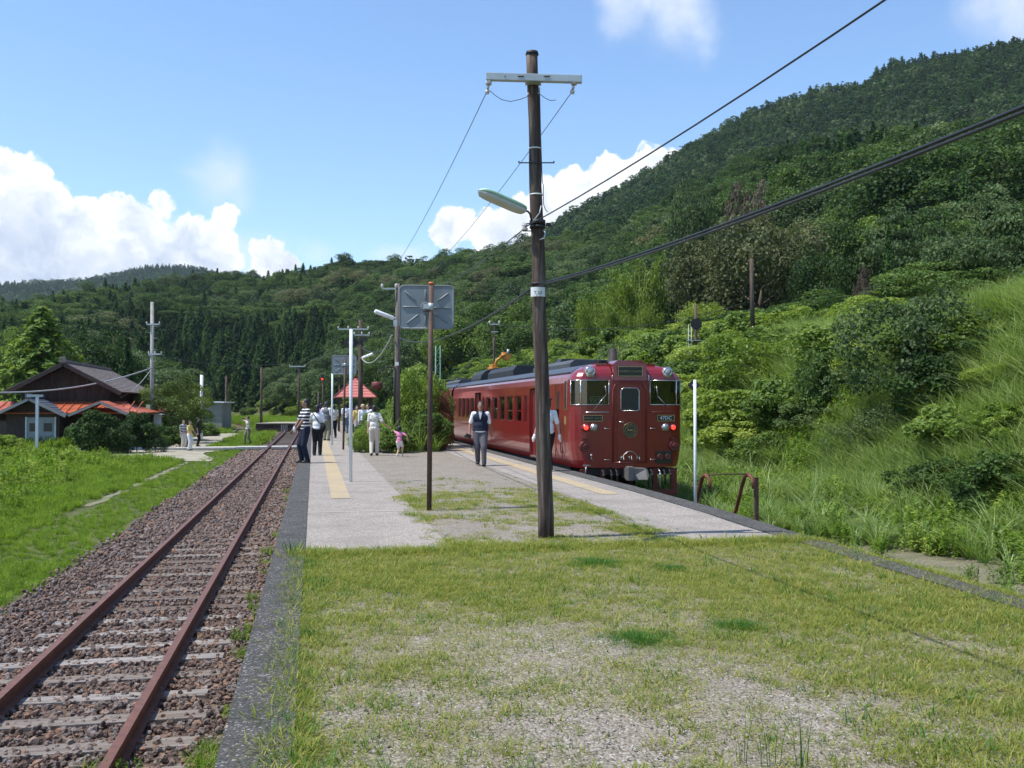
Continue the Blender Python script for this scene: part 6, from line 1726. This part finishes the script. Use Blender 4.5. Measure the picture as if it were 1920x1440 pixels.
    for ft in (lf, rf):
        m = MB(); c = ft + V3((0, -.026 * k, -.022 * k)); m.ell(c + V3((0, 0, .004 * k)), (.030 * k, .075 * k, .026 * k), 14, 8); m.ell(c + V3((0, .025 * k, .014 * k)), (.027 * k, .04 * k, .028 * k), 12, 8); m.box(c + V3((0, 0, -.016 * k)), (.052 * k, .14 * k, .010 * k)); m.build('shoe', shoe, t)
    # hair
    hp_ = [('e', head + Hd @ V3((0, .012 * k, .018 * k)), (hr.x * 1.12, hr.y * 1.02, hr.z * .92), Hd), ('e', head + Hd @ V3((0, .024 * k, -.008 * k)), (hr.x * 1.08, hr.y * .82, hr.z * .92), Hd)]
    if longhair: hp_ += [('e', head + Hd @ V3((0, .028 * k, -.03 * k)), (hr.x * 1.1, hr.y * .75, hr.z * .95), Hd)]
    sweep(hp_, 'hair', hair, vox, 1, t)
    if lod < 3:
        for s in (-1, 1): m = MB(); m.ell(head + Hd @ V3((s * hr.x * .42, -hr.y * .90, .006 * k)), (.0062 * k, .004 * k, .0032 * k), 8, 6); m.build('eye', m_eye, t)
        m = MB(); m.ell(head + Hd @ V3((0, -.052 * k, -.038 * k)), (.013 * k, .005 * k, .004 * k), 10, 6); m.build('mouth', m_lips, t)
    if hat:
        kind, hm = hat; q = head + V3((0, 0, hr.z * .55)); m = MB()
        if kind == 'cap':
            m.tube([q - V3((0, 0, .012 * k)), q + V3((0, 0, .012 * k)), q + V3((0, 0, .034 * k)), q + V3((0, 0, .042 * k))], [.050 * k, .050 * k, .066 * k, .05 * k], 20); m.ell(q + V3((0, -.05 * k, -.006 * k)), (.036 * k, .034 * k, .005 * k), 14, 6)
            m.build('cap', hm, t); m = MB(); m.tube([q - V3((0, 0, .012 * k)), q + V3((0, 0, .004 * k))], .0515 * k, 20); m.build('cap_band', pmat('gold band', (.5, .4, .15), .4), t)
        else:
            m.tube([q + V3((0, 0, -.02 * k)), q + V3((0, 0, -.012 * k))], [.088 * k, .082 * k], 20); m.ell(q + V3((0, 0, .01 * k)), (.052 * k, .06 * k, .042 * k), 16, 8); m.build('hat', hm, t)
    if gloves:
        for (e_, h_) in ((le, lh), (re_, rh)):
            d = (h_ - e_).normalized(); sweep([('t', h_ - d * .01 * k, h_ + d * .03 * k, .021 * k, .024 * k), ('t', h_ + d * .03 * k, h_ + d * .075 * k, .022 * k, .012 * k), ('t', h_ + d * .01 * k, h_ + d * .04 * k + V3((.02 * k, -.01 * k, 0)), .009 * k, .008 * k)], 'glove', c_white, vox, 1, t)
    t['_j'] = 0; del t['_j']
    return t, dict(lh=lh, rh=rh, ls=ls, rs=rs, hip=hip, neck=neck, head=head, chest=chest)
def W_(t, p):
    M = Matrix.Translation(t.location) @ Matrix.Rotation(t.rotation_euler.z, 4, 'Z'); return M @ V3(p)
def gp(px, py, z=0): return on_z(px, py, z)
def face_to(deg): return R(deg)     # 0 = facing the viewer along -Y, 180 = walking away

# man in the dark waistcoat walking towards the viewer
q = gp(901, 873); vm, J = person('man in a black waistcoat and white shirt walking forward with a camera', q, R(-12), 1.66, 'm', c_white, c_grey, hair=m_hairg, skin=m_skin2, vest=c_navy, build=1.22,
    pose=dict(lf=(.06, -.10, .045), rf=(-.045, .10, .06), lh=(.165, .03, .47), rh=(-.17, -.06, .50), lp=(.4, .6, 0), rp=(-.4, .7, 0)))
rhw = W_(vm, J['rh']); co = rhw + V3((-.03, -.03, -.06)); t = thing('camera', 'black camera with hanging strap held by the man in the waistcoat', 'camera', co)
m = MB(co); m.box(co, (.14, .07, .09), (.2, .3, .2)); m.build('camera_body', m_black, t, .01); m = MB(co); m.cyl(co + V3((-.03, -.03, 0)), co + V3((-.09, -.10, -.01)), .034, .038, 14); m.build('lens', m_signal, t)
m = MB(co); m.tube([co + V3((.05, 0, -.02)), co + V3((.07, -.01, -.2)), co + V3((.1, 0, -.38)), co + V3((.14, 0, -.42)), co + V3((.12, 0, -.3)), co + V3((.03, 0, -.1)), co + V3((-.05, 0, -.02))], .007, 5); m.build('strap', m_black, t)
# stationmaster behind the pole
q = gp(1027, 884); person('station worker in white shirt, gloves and peaked cap, half behind the nearest pole', q, R(196), 1.72, 'm', c_white, c_black, gloves=True, hat=('cap', c_navy), head_turn=R(-20),
    pose=dict(lh=(.19, -.05, .45), rh=(-.17, .04, .45), lp=(.5, .5, 0), rp=(-.5, .5, 0), lf=(.06, .03, .04), rf=(-.06, -.04, .04)))
# striped shirt man in profile
q = gp(573, 868); sm_, J = person('man in a black and white striped shirt standing at the left platform edge', q, R(-68), 1.74, 'm', c_stripe, c_navy, shoe=m_shoeb, skin=m_skin2,
    pose=dict(lh=(.07, -.20, .50), rh=(-.08, -.18, .49), lean=-.02, hipx=0, lf=(.05, .02, .04), rf=(-.05, -.035, .04), lp=(.2, .9, -.2), rp=(-.3, .9, -.2)), head_turn=R(-10))
lw = W_(sm_, J['lh']); co = lw + V3((-.05, -.02, -.03)); t = thing('water_bottle', 'small pale bottle in the hands of the striped shirt man', 'bottle', co)
m = MB(co); m.tube([co + V3((0, 0, -.07)), co + V3((0, 0, .06)), co + V3((0, 0, .09)), co + V3((0, 0, .11))], [.033, .035, .015, .015], 12); m.build('bottle', c_white, t); m = MB(co); m.cyl(co + V3((0, 0, .11)), co + V3((0, 0, .13)), .017, n=10); m.build('lid', c_purple, t)
# woman in white with black shoulder bag
q = gp(595, 854); ww, J = person('woman in a white blouse and black trousers with a black shoulder bag', q, R(172), 1.58, 'f', c_white, c_black, longhair=True,
    pose=dict(lh=(.11, -.16, .60), rh=(-.14, -.02, .45), lp=(.7, .4, -.3), rp=(-.6, .3, 0)))
c = W_(ww, V3((-.17, .02, .86))); t = thing('shoulder_bag', 'black shoulder bag hanging at the hip of the woman in white', 'bag', c)
m = MB(c); m.ell(c, (.09, .14, .15), 14, 8, (0, .1, .2)); m.build('bag', c_black, t)
m = MB(c); S0 = W_(ww, J['ls'] + V3((.0, .0, .06))); m.tube([c + V3((0, -.04, .1)), c.lerp(S0, .35) + V3((0, -.10, .0)), c.lerp(S0, .7) + V3((0, -.12, 0)), S0 + V3((0, -.03, 0)), S0 + V3((0, .05, 0))], .014, 6); m.build('strap', c_black, t)
# mother and child
q = gp(702, 854); q2 = gp(749, 856)
mum, J = person('woman in a floral blouse and cream trousers leading a child by the hand', q, R(176), 1.57, 'f', c_floral, c_cream, skin=m_skin, build=1.08,
    pose=dict(lh=(.13, -.02, .45), rh=(-.265, -.05, .575), rp=(-.2, .6, -.9), lf=(.055, .06, .05), rf=(-.055, -.05, .04)))
d_ = (q2 - q); 
hand = W_(mum, J['rh']); kid_q = V3((q2.x, q2.y, 0)); ki = Matrix.Rotation(-R(158), 4, 'Z') @ (hand + V3((.05, 0, -.02)) - kid_q)
person('small child in a pink shirt and white shorts holding the woman\'s hand', kid_q, R(158), .98, 'f', c_pink, c_shorts, shoe=m_shoew, legs='short', longhair=True,
    pose=dict(lh=tuple(ki / .98), rh=(-.27, -.02, .50), lp=(.3, .2, -.9), rp=(-.3, .2, .8), lf=(.05, .08, .06), rf=(-.06, -.08, .05), hipz=.46))
# group under the shelter
person('grey haired man in a grey waistcoat facing the group', gp(612, 826), R(150), 1.72, 'm', c_white, c_olive, hair=m_hairg, vest=c_greyv, lod=2, pose=dict(lh=(.14, -.12, .55)), skin=m_skin2)
person('person in a beige shirt and dark trousers beyond the thin white post', gp(626, 821), R(190), 1.60, 'm', c_beige, c_black, lod=2)
person('dark haired person half hidden behind the grey waistcoat man', gp(603, 822), R(120), 1.66, 'f', c_purple, c_black, lod=2, longhair=True)
person('person in a white shirt and blue jeans near the small mirror post', gp(648, 812), R(170), 1.66, 'm', c_white, c_jeans, lod=2)
person('person in a purple top left of the shelter post', gp(661, 812), R(200), 1.6, 'f', c_purple, c_navy, lod=2, longhair=True)
person('woman in yellow behind the garden plants', gp(669, 820), R(20), 1.55, 'f', c_yellow, c_cream, lod=2, longhair=True)
person('person in a straw sun hat and white shirt behind the garden', gp(680, 822), R(10), 1.60, 'f', c_white, c_grey, lod=2, hat=('sun', c_straw), sleeves='long')
person('dark haired person in white beside the sun hat wearer', gp(690, 822), R(-30), 1.62, 'm', c_white, c_navy, lod=2)
# left of the tracks
def gl(px, py, H): return on_z(px, py, -.86)
q = on_z(356, 845, -.88); person('person in a yellow top and white trousers on the yard by the tree', q, R(60), 1.60, 'f', c_yellow, c_white, lod=2, z0=-.86, pose=dict(rh=(-.12, -.16, .55), lh=(.1, -.18, .55)))
q = on_z(350, 843, -.88); person('person in a striped top next to the yellow topped person', q + V3((-.25, .7, 0)), R(40), 1.62, 'm', c_stripe, c_cream, lod=2, z0=-.86)
q = on_z(363, 840, -.88); person('person in dark clothes standing behind the yellow topped person', q + V3((.05, 1.6, 0)), R(90), 1.72, 'm', c_black, c_black, lod=2, z0=-.86)
q = on_z(465, 833, -.82); ph, J = person('photographer in grey camouflage trousers raising a camera beside the crossing', q, R(-50), 1.68, 'm', c_beige, c_olive, lod=2, z0=-.78, sleeves='short', skin=m_skin2,
    pose=dict(lh=(.05, -.16, .90), rh=(-.05, -.16, .90), lp=(.9, 0, -.2), rp=(-.9, 0, -.2), lf=(.07, .07, .04), rf=(-.07, -.06, .04)))
c = W_(ph, V3((0, -.30, 1.52))); t = thing('camera', 'small camera raised by the photographer beside the crossing', 'camera', c); m = MB(c); m.box(c, (.13, .08, .09), (0, 0, R(-50))); m.build('camera_body', m_black, t, .01); m = MB(c); m.cyl(c, c + V3((-.08, -.07, 0)), .035, n=12); m.build('lens', m_signal, t)
q = on_z(12, 838, -.75); person('person in a white shirt and blue trousers at the far left by the hut', q, R(0), 1.62, 'f', c_white, c_jeans, lod=3, z0=-.85)
# passengers seen through the railcar windows
for i, (yy, mt, lb) in enumerate(((30.4, c_white, 'passenger in a white shirt seen through the railcar window nearest the open door'), (32.3, c_beige, 'passenger in a beige shirt seen through the middle railcar window'), (34.6, c_white, 'passenger in white by the fourth railcar window'))):
    person(lb, (6.85, yy, 0), R((100, 60, 120)[i]), 1.6, 'm', mt, c_navy, lod=3, z0=ZR + 1.03)
# ------------------------------------------------------------------ trees and shrubs one can tell apart
L_hinoki = leaf_mat('bright cypress foliage', (.022, .052, .012), (.07, .14, .022), (.20, .29, .05), .35, .6, .2)  # brighter, yellower greens than the cedar foliage
L_maple = leaf_mat('yellow green fine foliage', (.04, .075, .015), (.105, .16, .03), (.21, .28, .055), .4, .55, .35)
me_hinoki = conifer_mesh('conifer_crown', 14, 30, 60, size=.034, W=.55, mat=L_hinoki, drape=.3)
me_maple, C_maple = broad_mesh('broadleaf_crown', 28, 90, 190, .024, L_maple, flat=.10, shape=(.62, .62, .40), cz=.55)
me_bare, C_bare = broad_mesh('bare_crown', 29, 70, 60, .03, L_bare, shape=(.55, .55, .42), cz=.55, cr=.12)
tr_maple = trunk_mesh('broadleaf_trunk', 77, C_maple, r=.03); tr_bare = trunk_mesh('broadleaf_trunk', 78, C_bare, r=.03, mat=m_palebark)
KIND = {
 'cedar0': ('cedar_tree', mid_con[0], trunk_con), 'cedar1': ('cedar_tree', mid_con[1], trunk_con), 'cedar2': ('cedar_tree', mid_con[2], trunk_con),
 'hinoki': ('cypress_tree', me_hinoki, trunk_con), 'maple': ('maple_tree', me_maple, tr_maple), 'bare': ('dry_tree', me_bare, tr_bare)}
for i, ((me_, C_), nm) in enumerate(zip(mid_bro, ('broadleaf_tree', 'broadleaf_tree', 'broadleaf_tree', 'oak_tree', 'layered_tree', 'broadleaf_tree', 'layered_tree'))):
    KIND['b%d' % i] = (nm, me_, trunk_bro[i])
def tree(kind, x, y, z, w_, h, label, group=None, cat='tree'):
    nm, crown, trunk = KIND[kind]
    t = thing(nm, label, cat, (x, y, z - .1), rnd.uniform(0, 6.28), group); t.scale = (w_, w_, h)
    link_mesh('crown', crown, t); link_mesh('trunk', trunk, t); return t
def shrub(kind, x, y, z, w_, h, label, group=None):
    t = thing(('shrub', 'shrub', 'shrub', 'shrub', 'leafy_bush', 'leafy_bush', 'red_leaf_bush')[kind], label, 'shrub', (x, y, z - .06), rnd.uniform(0, 6.28), group); t.scale = (w_, w_, h)
    link_mesh('leaves', shrub_me[kind][0], t); link_mesh('stems', shrub_st[kind], t); return t
def tree_px(kind, px, top, base, wpx, d, label, zb=None, **k):
    a = at_depth(px, top, d); b_ = at_depth(px, base, d)
    if zb is None: zb = min(b_.z, g1(a.x, a.y))
    return tree(kind, a.x, a.y, zb, wpx / F * d * (.82 if kind[0] in 'bm' else 1.35), a.z - zb, label, **k)
# --- singled out trees
tree_px('hinoki', 78, 574, 775, 215, 73, 'bright green cone shaped cypress rising behind the left end of the wooden house')
tree_px('b2', 178, 622, 760, 150, 84, 'round dark broadleaf tree behind the ridge of the wooden house')
tree_px('b5', 20, 640, 760, 130, 88, 'green broadleaf tree at the far left edge behind the house')
tree_px('cedar1', 238, 632, 770, 80, 80, 'narrow dark conifer right of the wooden house roof')
tree_px('maple', 322, 704, 845, 128, 63.5, 'spreading yellow green maple beside the concrete pole')
tree_px('oak' if 0 else 'b3', 1432, 412, 600, 250, 66, 'large brownish green oak crown on the hillside behind the bare wooden pole')
tree_px('b3', 1350, 452, 610, 130, 72, 'smaller brownish oak left of the large brownish oak')
tree_px('bare', 1405, 348, 470, 110, 92, 'reddish grey nearly bare tree above the brownish oak')
tree_px('b1', 1300, 360, 560, 110, 100, 'pale grey green tree on the slope left of the bare tree')
tree_px('b1', 1240, 470, 620, 120, 84, 'pale grey green tree just behind the bamboo')
tree_px('b0', 1560, 440, 620, 170, 58, 'dark green broadleaf tree right of the brownish oak')
tree_px('b2', 1560, 545, 640, 200, 48, 'low dark tree shading the hillside right of the bare wooden pole')
tree_px('cedar2', 1668, 412, 610, 78, 50, 'slim upright cedar in the middle of the right hillside')
tree_px('cedar0', 1812, 318, 560, 95, 74, 'tall slim cedar high on the right hillside')
tree_px('b4', 1702, 398, 600, 210, 56, 'pale layered tree with flat branches above the slim cedar')
tree_px('b6', 1770, 480, 610, 260, 40, 'wide layered tree with drooping leaves above the grass bank')
tree_px('b4', 1890, 385, 560, 220, 40, 'layered grey green tree at the right edge of the picture')
tree_px('b4', 1660, 530, 620, 130, 42, 'small layered tree just above the grass bank')
tree_px('bare', 1621, 500, 610, 40, 40, 'thin pale dead sapling in front of the dark trees')
for i, (px, top, base, w_, d, zz) in enumerate(((1214, 452, 640, 95, 78, 0), (1165, 498, 640, 80, 76, 0), (1120, 528, 650, 70, 74, 0), (1150, 560, 660, 70, 70, 0), (1210, 555, 650, 62, 70, 0), (1330, 552, 640, 95, 60, 0), (1185, 610, 670, 60, 64, 0), (1300, 566, 640, 50, 60, 0))):
    lb = ('tallest yellow green bamboo plume on the hillside', 'bamboo plume left of the tallest one', 'yellowish bamboo plume nearest the wooden pole', 'low bamboo plume below the yellowish one', 'small rounded bamboo plume in the middle of the thicket', 'bright bamboo clump behind the round signal board', 'lowest bamboo tuft above the railcar roof', 'small bamboo tuft left of the bright clump')[i]
    a = at_depth(px, top, d); zb = min(at_depth(px, base, d).z, g1(a.x, a.y) )
    t = thing('bamboo_clump', lb, 'bamboo', (a.x, a.y, zb), rnd.uniform(0, 6)); s = w_ / F * d * 1.25; t.scale = (s, s, a.z - zb)
    link_mesh('foliage', me_bamboo[i % 2], t); link_mesh('culms', me_culm, t)
# --- the near edge of the wood
NEARTOP = ridge([-300, 0, 60, 130, 200, 260, 330, 440, 500, 560, 620, 700, 800, 840, 900, 1000, 1100, 1200, 1300, 1400, 1500, 1600, 1700, 1800, 1920, 2400],
                [600, 610, 640, 660, 650, 660, 705, 703, 690, 692, 690, 678, 640, 602, 590, 560, 525, 490, 440, 425, 430, 430, 415, 395, 385, 360])
def near_trees():
    step = 6.4; g = np.arange(-260, 260, step); x, y = np.meshgrid(g, g); x = x.ravel() + NR.uniform(-2.6, 2.6, x.size); y = y.ravel() + NR.uniform(-2.6, 2.6, y.size)
    r = np.hypot(x, y); az = np.degrees(np.arctan2(x, y)); t = (x - bank_foot(y)) / (bank_crest(y) - bank_foot(y))
    msk = np.interp(az, az_of([1060, 1100, 1350, 1380, 1560, 1600, 1920, 2100]), [0, 88, 88, 76, 76, 62, 62, 30])
    inb = (r > msk) & (y > 12) & (az > -12.5) & (az < 41) & (r < R_NEAR(az) + 4) & (((t > 1.25) & (y < 140)) | ((r > 118) & (t > .1)) | ((az < 3) & (r > 122) & (x < curve_dx(y) - 12)))
    x, y, r, az = x[inb], y[inb], r[inb], az[inb]
    z = ground(x, y); tan = np.interp(az, NEARTOP[0], NEARTOP[1]) + NR.normal(size=x.shape) * .006
    h = np.minimum(CH + tan * r - z, NR.uniform(6.5, 10, x.shape))
    k = (h > 2.2) & seen(x, y, z + h, .0)
    x, y, z, h, r, az = x[k], y[k], z[k], h[k], r[k], az[k]
    o = np.argsort(r); n = 0
    for i in o[:190]:
        right = az[i] > 9
        kd = rnd.choices(('b0', 'b1', 'b2', 'b5', 'b6', 'cedar0', 'cedar1', 'b3', 'b4'), (5, 3, 4, 4, 2, 1, 1, 1, 2) if right else (4, 6, 3, 2, 1, 0, 0, 1, 2))[0]
        nm = {'b0': 'dark green broadleaf tree', 'b1': 'greyish green broadleaf tree', 'b2': 'wide dark broadleaf tree', 'b5': 'fresh green broadleaf tree', 'b6': 'layered dark green tree', 'cedar0': 'pointed conifer', 'cedar1': 'slim conifer', 'b3': 'brownish green oak', 'b4': 'layered greyish tree'}[kd]
        zone = 'on the wooded slope above the right bank' if az[i] > 17 else ('on the slope behind the railcars' if az[i] > 2 else 'in the row at the far end of the meadow')
        wd = min(h[i] * rnd.uniform(.85, 1.3), 9) if kd[0] == 'b' else h[i] * rnd.uniform(.9, 1.1)
        tree(kd, x[i], y[i], z[i] - .3, wd, h[i] + .3, nm + ' ' + zone, nm + 's ' + zone); n += 1
    print('near trees', n, len(x))
near_trees()
# --- shrubs on the bank
KN = ('green shrub', 'bright yellow green shrub', 'greyish small leaved shrub', 'dark green shrub', 'bright leafy bush', 'green broad leaved bush')
def shrub_px(kind, px, top, base, w_, d, label):
    b_ = at_depth(px, base, d); a = at_depth(px, top, d); z = g1(b_.x, b_.y); z = min(z, b_.z) if b_.z < z else b_.z - .1
    return shrub(kind, b_.x, b_.y, z, w_ / F * d * .9, a.z - z, label)
def on_bank(px, py, dmin=12, dmax=90):
    """where the sight line through that pixel meets the ground"""
    for d in np.arange(dmin, dmax, .25):
        q = at_depth(px, py, d)
        if g1(q.x, q.y) > q.z: return q, d
    return at_depth(px, py, dmax), dmax
def bank_shrubs():
    spec = [(1, 1395, 745, 150, 105, 'yellow green flowering shrub high on the bank behind the railcar'), (1, 1330, 790, 90, 70, 'small yellowish shrub right behind the railcar front'),
            (4, 1360, 845, 150, 110, 'leafy bush at the foot of the bank right of the slim grey post'), (5, 1475, 815, 130, 100, 'green bush in the middle of the lower bank'),
            (3, 1540, 785, 110, 110, 'dark shrub with pale leaves in the middle of the bank'), (2, 1700, 760, 230, 190, 'large olive small leaved shrub on the right bank'),
            (3, 1765, 790, 160, 110, 'dark shrub below the large olive shrub'), (2, 1660, 840, 110, 80, 'broad leaved bush below the middle of the bank'),
            (5, 1800, 850, 150, 90, 'broad leaved bush low at the right of the bank'), (4, 1915, 840, 130, 90, 'leafy bush cut by the right picture edge'), (0, 1560, 690, 150, 80, 'green shrub on the bank crest below the dark trees'),
            (0, 1440, 660, 150, 60, 'green shrub on the bank crest below the bare pole'), (1, 1880, 730, 100, 60, 'broad leaved bush up on the right bank'), (1, 1620, 720, 110, 80, 'bright shrub left of the large olive shrub'), (2, 1600, 860, 120, 70, 'grey green shrub at the bank foot'),
            (0, 1440, 880, 120, 70, 'low green shrub behind the buffer stop'), (3, 1860, 680, 110, 60, 'dark low shrub among the grass at the upper right')]
    for kd, px, base, w_, h_, lb in spec:
        q, d = on_bank(px, base); s = d / F
        shrub(kd, q.x, q.y, q.z - .1, w_ * s * .85, h_ * s * 1.15, lb)
    n = 0; pts = []
    while n < 190:
        y = 14 + 118 * rnd.random() ** .85; t = rnd.uniform(.02, 1.45); x = float(bank_foot(y)) + t * float(bank_crest(y) - bank_foot(y))
        q = math.hypot(x, y); az = math.degrees(math.atan2(x, y))
        if az > 39: continue
        if y < 40 and rnd.random() < .66 and True or y < 34 and rnd.random() < .45 and sn(np.array(x), np.array(y), 3.0, 7.) < .25: continue
        if any((x - a) ** 2 + (y - b_) ** 2 < (1.3 if y > 40 else 2.2) for a, b_ in pts): continue
        pts.append((x, y)); kd = rnd.choices(range(6), (3, 5, 2, 3, 4, 3))[0]; w_ = rnd.uniform(1.5, 2.8) * (1.15 if y > 45 else .85); h_ = w_ * rnd.uniform(.55, .85)
        zone = 'low on the right bank' if (y < 45 and t < .45) else ('high on the right bank' if y < 45 else ('on the bank beside the railcars' if t < .6 else 'along the crest above the railcars'))
        shrub(kd, x, y, g1(x, y), w_, h_, KN[kd] + ' ' + zone, KN[kd] + 's ' + zone); n += 1
bank_shrubs()
def undergrowth():
    n = 9000; r = 45 + 165 * NR.random(n); az = NR.uniform(-19, 40, n); x = r * np.sin(np.radians(az)); y = r * np.cos(np.radians(az))
    t = (x - bank_foot(y)) / (bank_crest(y) - bank_foot(y)); z = ground(x, y)
    k = (((t > .15) & (t < 1.0) & (y > 42)) | (t > 1.6) | ((r > 115) & (x < curve_dx(y) - 14) & (az < 2))) & (r < R_NEAR(az) + 8)
    x, y, z, az, r = x[k], y[k], z[k], az[k], r[k]; k = seen(x, y, z + 2, .004); x, y, z = x[k], y[k], z[k]; n = len(x); print('undergrowth', n)
    s = NR.uniform(1.2, 2.6, n)
    scatter('undergrowth', 'tangled green undergrowth between the trees of the slopes', 'undergrowth', np.stack([x, y, z], 1), NR.uniform(0, 6.28, n), np.stack([s, s, s * .75], 1), NR.integers(0, 6, n), P_floor)
undergrowth()
# --- garden bed in the middle of the platform
G = [(0, 790, 682, 850, 95, 37.5, 'tall bright shrub in the platform garden beside the wooden lamp pole'), (1, 782, 700, 852, 70, 35.5, 'yellow green shrub in front of the garden pole'),
     (3, 768, 760, 852, 60, 36.5, 'dark green shrub right of the garden pole'), (5, 740, 800, 853, 55, 32.6, 'round leafy bush behind the child'),
     (4, 715, 790, 852, 60, 33.5, 'bright leafy bush behind the floral blouse woman'), (1, 683, 800, 850, 50, 33.2, 'low bright bush at the left garden corner'),
     (6, 824, 735, 850, 50, 36, 'red brown leaved bush at the right end of the garden bed'), (6, 817, 790, 852, 40, 34.5, 'low rusty red bush in front of the red brown leaved bush'), (0, 800, 770, 852, 70, 34.2, 'green bush at the right part of the garden bed'),
     (5, 706, 772, 840, 50, 40, 'tall leafy bush at the back of the garden bed'), (3, 690, 785, 840, 40, 40, 'dark bush at the back left of the garden bed'), (0, 760, 742, 840, 60, 42, 'green bush behind the garden pole'), (2, 815, 760, 835, 60, 41, 'greyish bush at the far right of the garden')]
for kd, px, top, base, w_, d, lb in G:
    a = at_depth(px, top, d); shrub(kd, a.x, a.y, 0, w_ / F * d * .9, a.z, lb)
for i, (px, d, s, lb) in enumerate(((760, 33.3, 1.1, 'spiky grass clump just right of the child'), (786, 33.4, 1.15, 'spiky grass clump left of the brown mirror post'), (728, 34.5, 1.5, 'tall spiky clump between woman and child'), (672, 33., .8, 'low spiky clump at the left garden corner'), (816, 33.5, .8, 'small spiky clump right of the brown mirror post'), (700, 34, 1.3, 'spiky clump behind the floral blouse woman'), (742, 36, 1.9, 'tallest spiky clump at the foot of the garden pole'), (690, 32.8, .7, 'low spiky clump left of the floral blouse woman'), (770, 34.5, 1.3, 'spiky clump between the two front garden clumps'))):
    a = at_depth(px, 760, d); me = P_susuki[i % 3].data
    o = link_mesh('spiky_grass_clump', me); o.location = (a.x, a.y, 0); o.scale = (s, s, s); o.rotation_euler = (0, 0, i); tag(o, lb, 'grass clump')
# --- bushes before the house and along the meadow
for kd, px, base, w_, h_, d, lb in ((3, 182, 862, 86, 66, 48, 'dark rounded bush before the front of the wooden house'), (0, 205, 830, 60, 36, 50, 'light topped bush behind the dark rounded bush'), (3, 258, 862, 70, 62, 50, 'dark bush left of the concrete pole'), (2, 222, 862, 40, 40, 48.5, 'small leaved bush between the two dark bushes'),
        (3, 318, 848, 60, 36, 56, 'dark low bush under the maple'), (4, 8, 850, 60, 40, 47, 'leafy bush at the far left edge of the meadow'), (0, 372, 800, 60, 26, 78, 'green bush before the lean-to of the block hut'), (3, 345, 812, 60, 70, 68, 'dark bush behind the maple'), (2, 292, 860, 40, 30, 50, 'low grey green bush at the foot of the concrete pole')):
    a = at_depth(px, base, d); z = min(a.z, g1(a.x, a.y)); shrub(kd, a.x, a.y, g1(a.x, a.y) - .05, w_ / F * d * .9, h_ / F * d * 1.2, lb)
# weeds standing on the near platform
for i, (px, py, s, lb) in enumerate(((1500, 1436, .42, 'wispy tall weed at the lower right of the platform'), (1440, 1430, .40, 'thin weed stalks near the bottom of the picture'), (1395, 1425, .38, 'thin weed stalks left of the other stalks'), (1640, 1250 + 60, .22, 'small weed on the right part of the platform'))):
    a = on_z(px, py, 0); me = clump_mesh('weed_stalks', 200 + i, 9, 1., .012, .35, .12, G_lush, 4)
    o = link_mesh('tall_weed', me); o.location = (a.x, a.y, 0); o.scale = (s, s, s); tag(o, lb, 'weed')
for i, (px, d, s, lb) in enumerate(((1345, 17.0, .9, 'tuft of grass growing inside the buffer stop'), (1370, 17.2, .7, 'smaller grass tuft inside the buffer stop'), (1840, 9.6, .8, 'pale grey green grass clump beside the right platform edge'), (1570, 11.5, .5, 'small grass clump below the platform edge at the right'), (1690, 10.6, .6, 'grass clump in the sandy strip by the platform edge'))):
    a = at_depth(px, 760, d); o = link_mesh('grass_clump', P_susuki[i % 3].data); o.location = (a.x, a.y, -.95); o.scale = (s, s, s * .9); o.rotation_euler = (0, 0, i * 2); tag(o, lb, 'grass clump')
for i, (px, d, s, lb) in enumerate(((1650, 10.3, 1.0, 'dark herb bunch beside the right platform edge'), (1755, 10.2, 1.05, 'dark herb bunch left of the grey green clump'), (1500, 12.8, .9, 'dark herb bunch where the platform edge meets the gravel'), (1600, 11.2, .8, 'small dark herb bunch by the edge'), (1870, 9.0, .9, 'herb bunch at the lower right corner of the verge'), (1720, 9.6, .7, 'low herb bunch close to the edge'), (1790, 8.9, .6, 'lowest herb bunch close to the edge'))):
    a = at_depth(px, 760, d); o = link_mesh('herb_bunch', herb_mesh('herbs', 300 + i, 14, .6, .06, L_shrub, .15)); o.location = (a.x, a.y, -.95); o.scale = (s, s, s); tag(o, lb, 'herb')
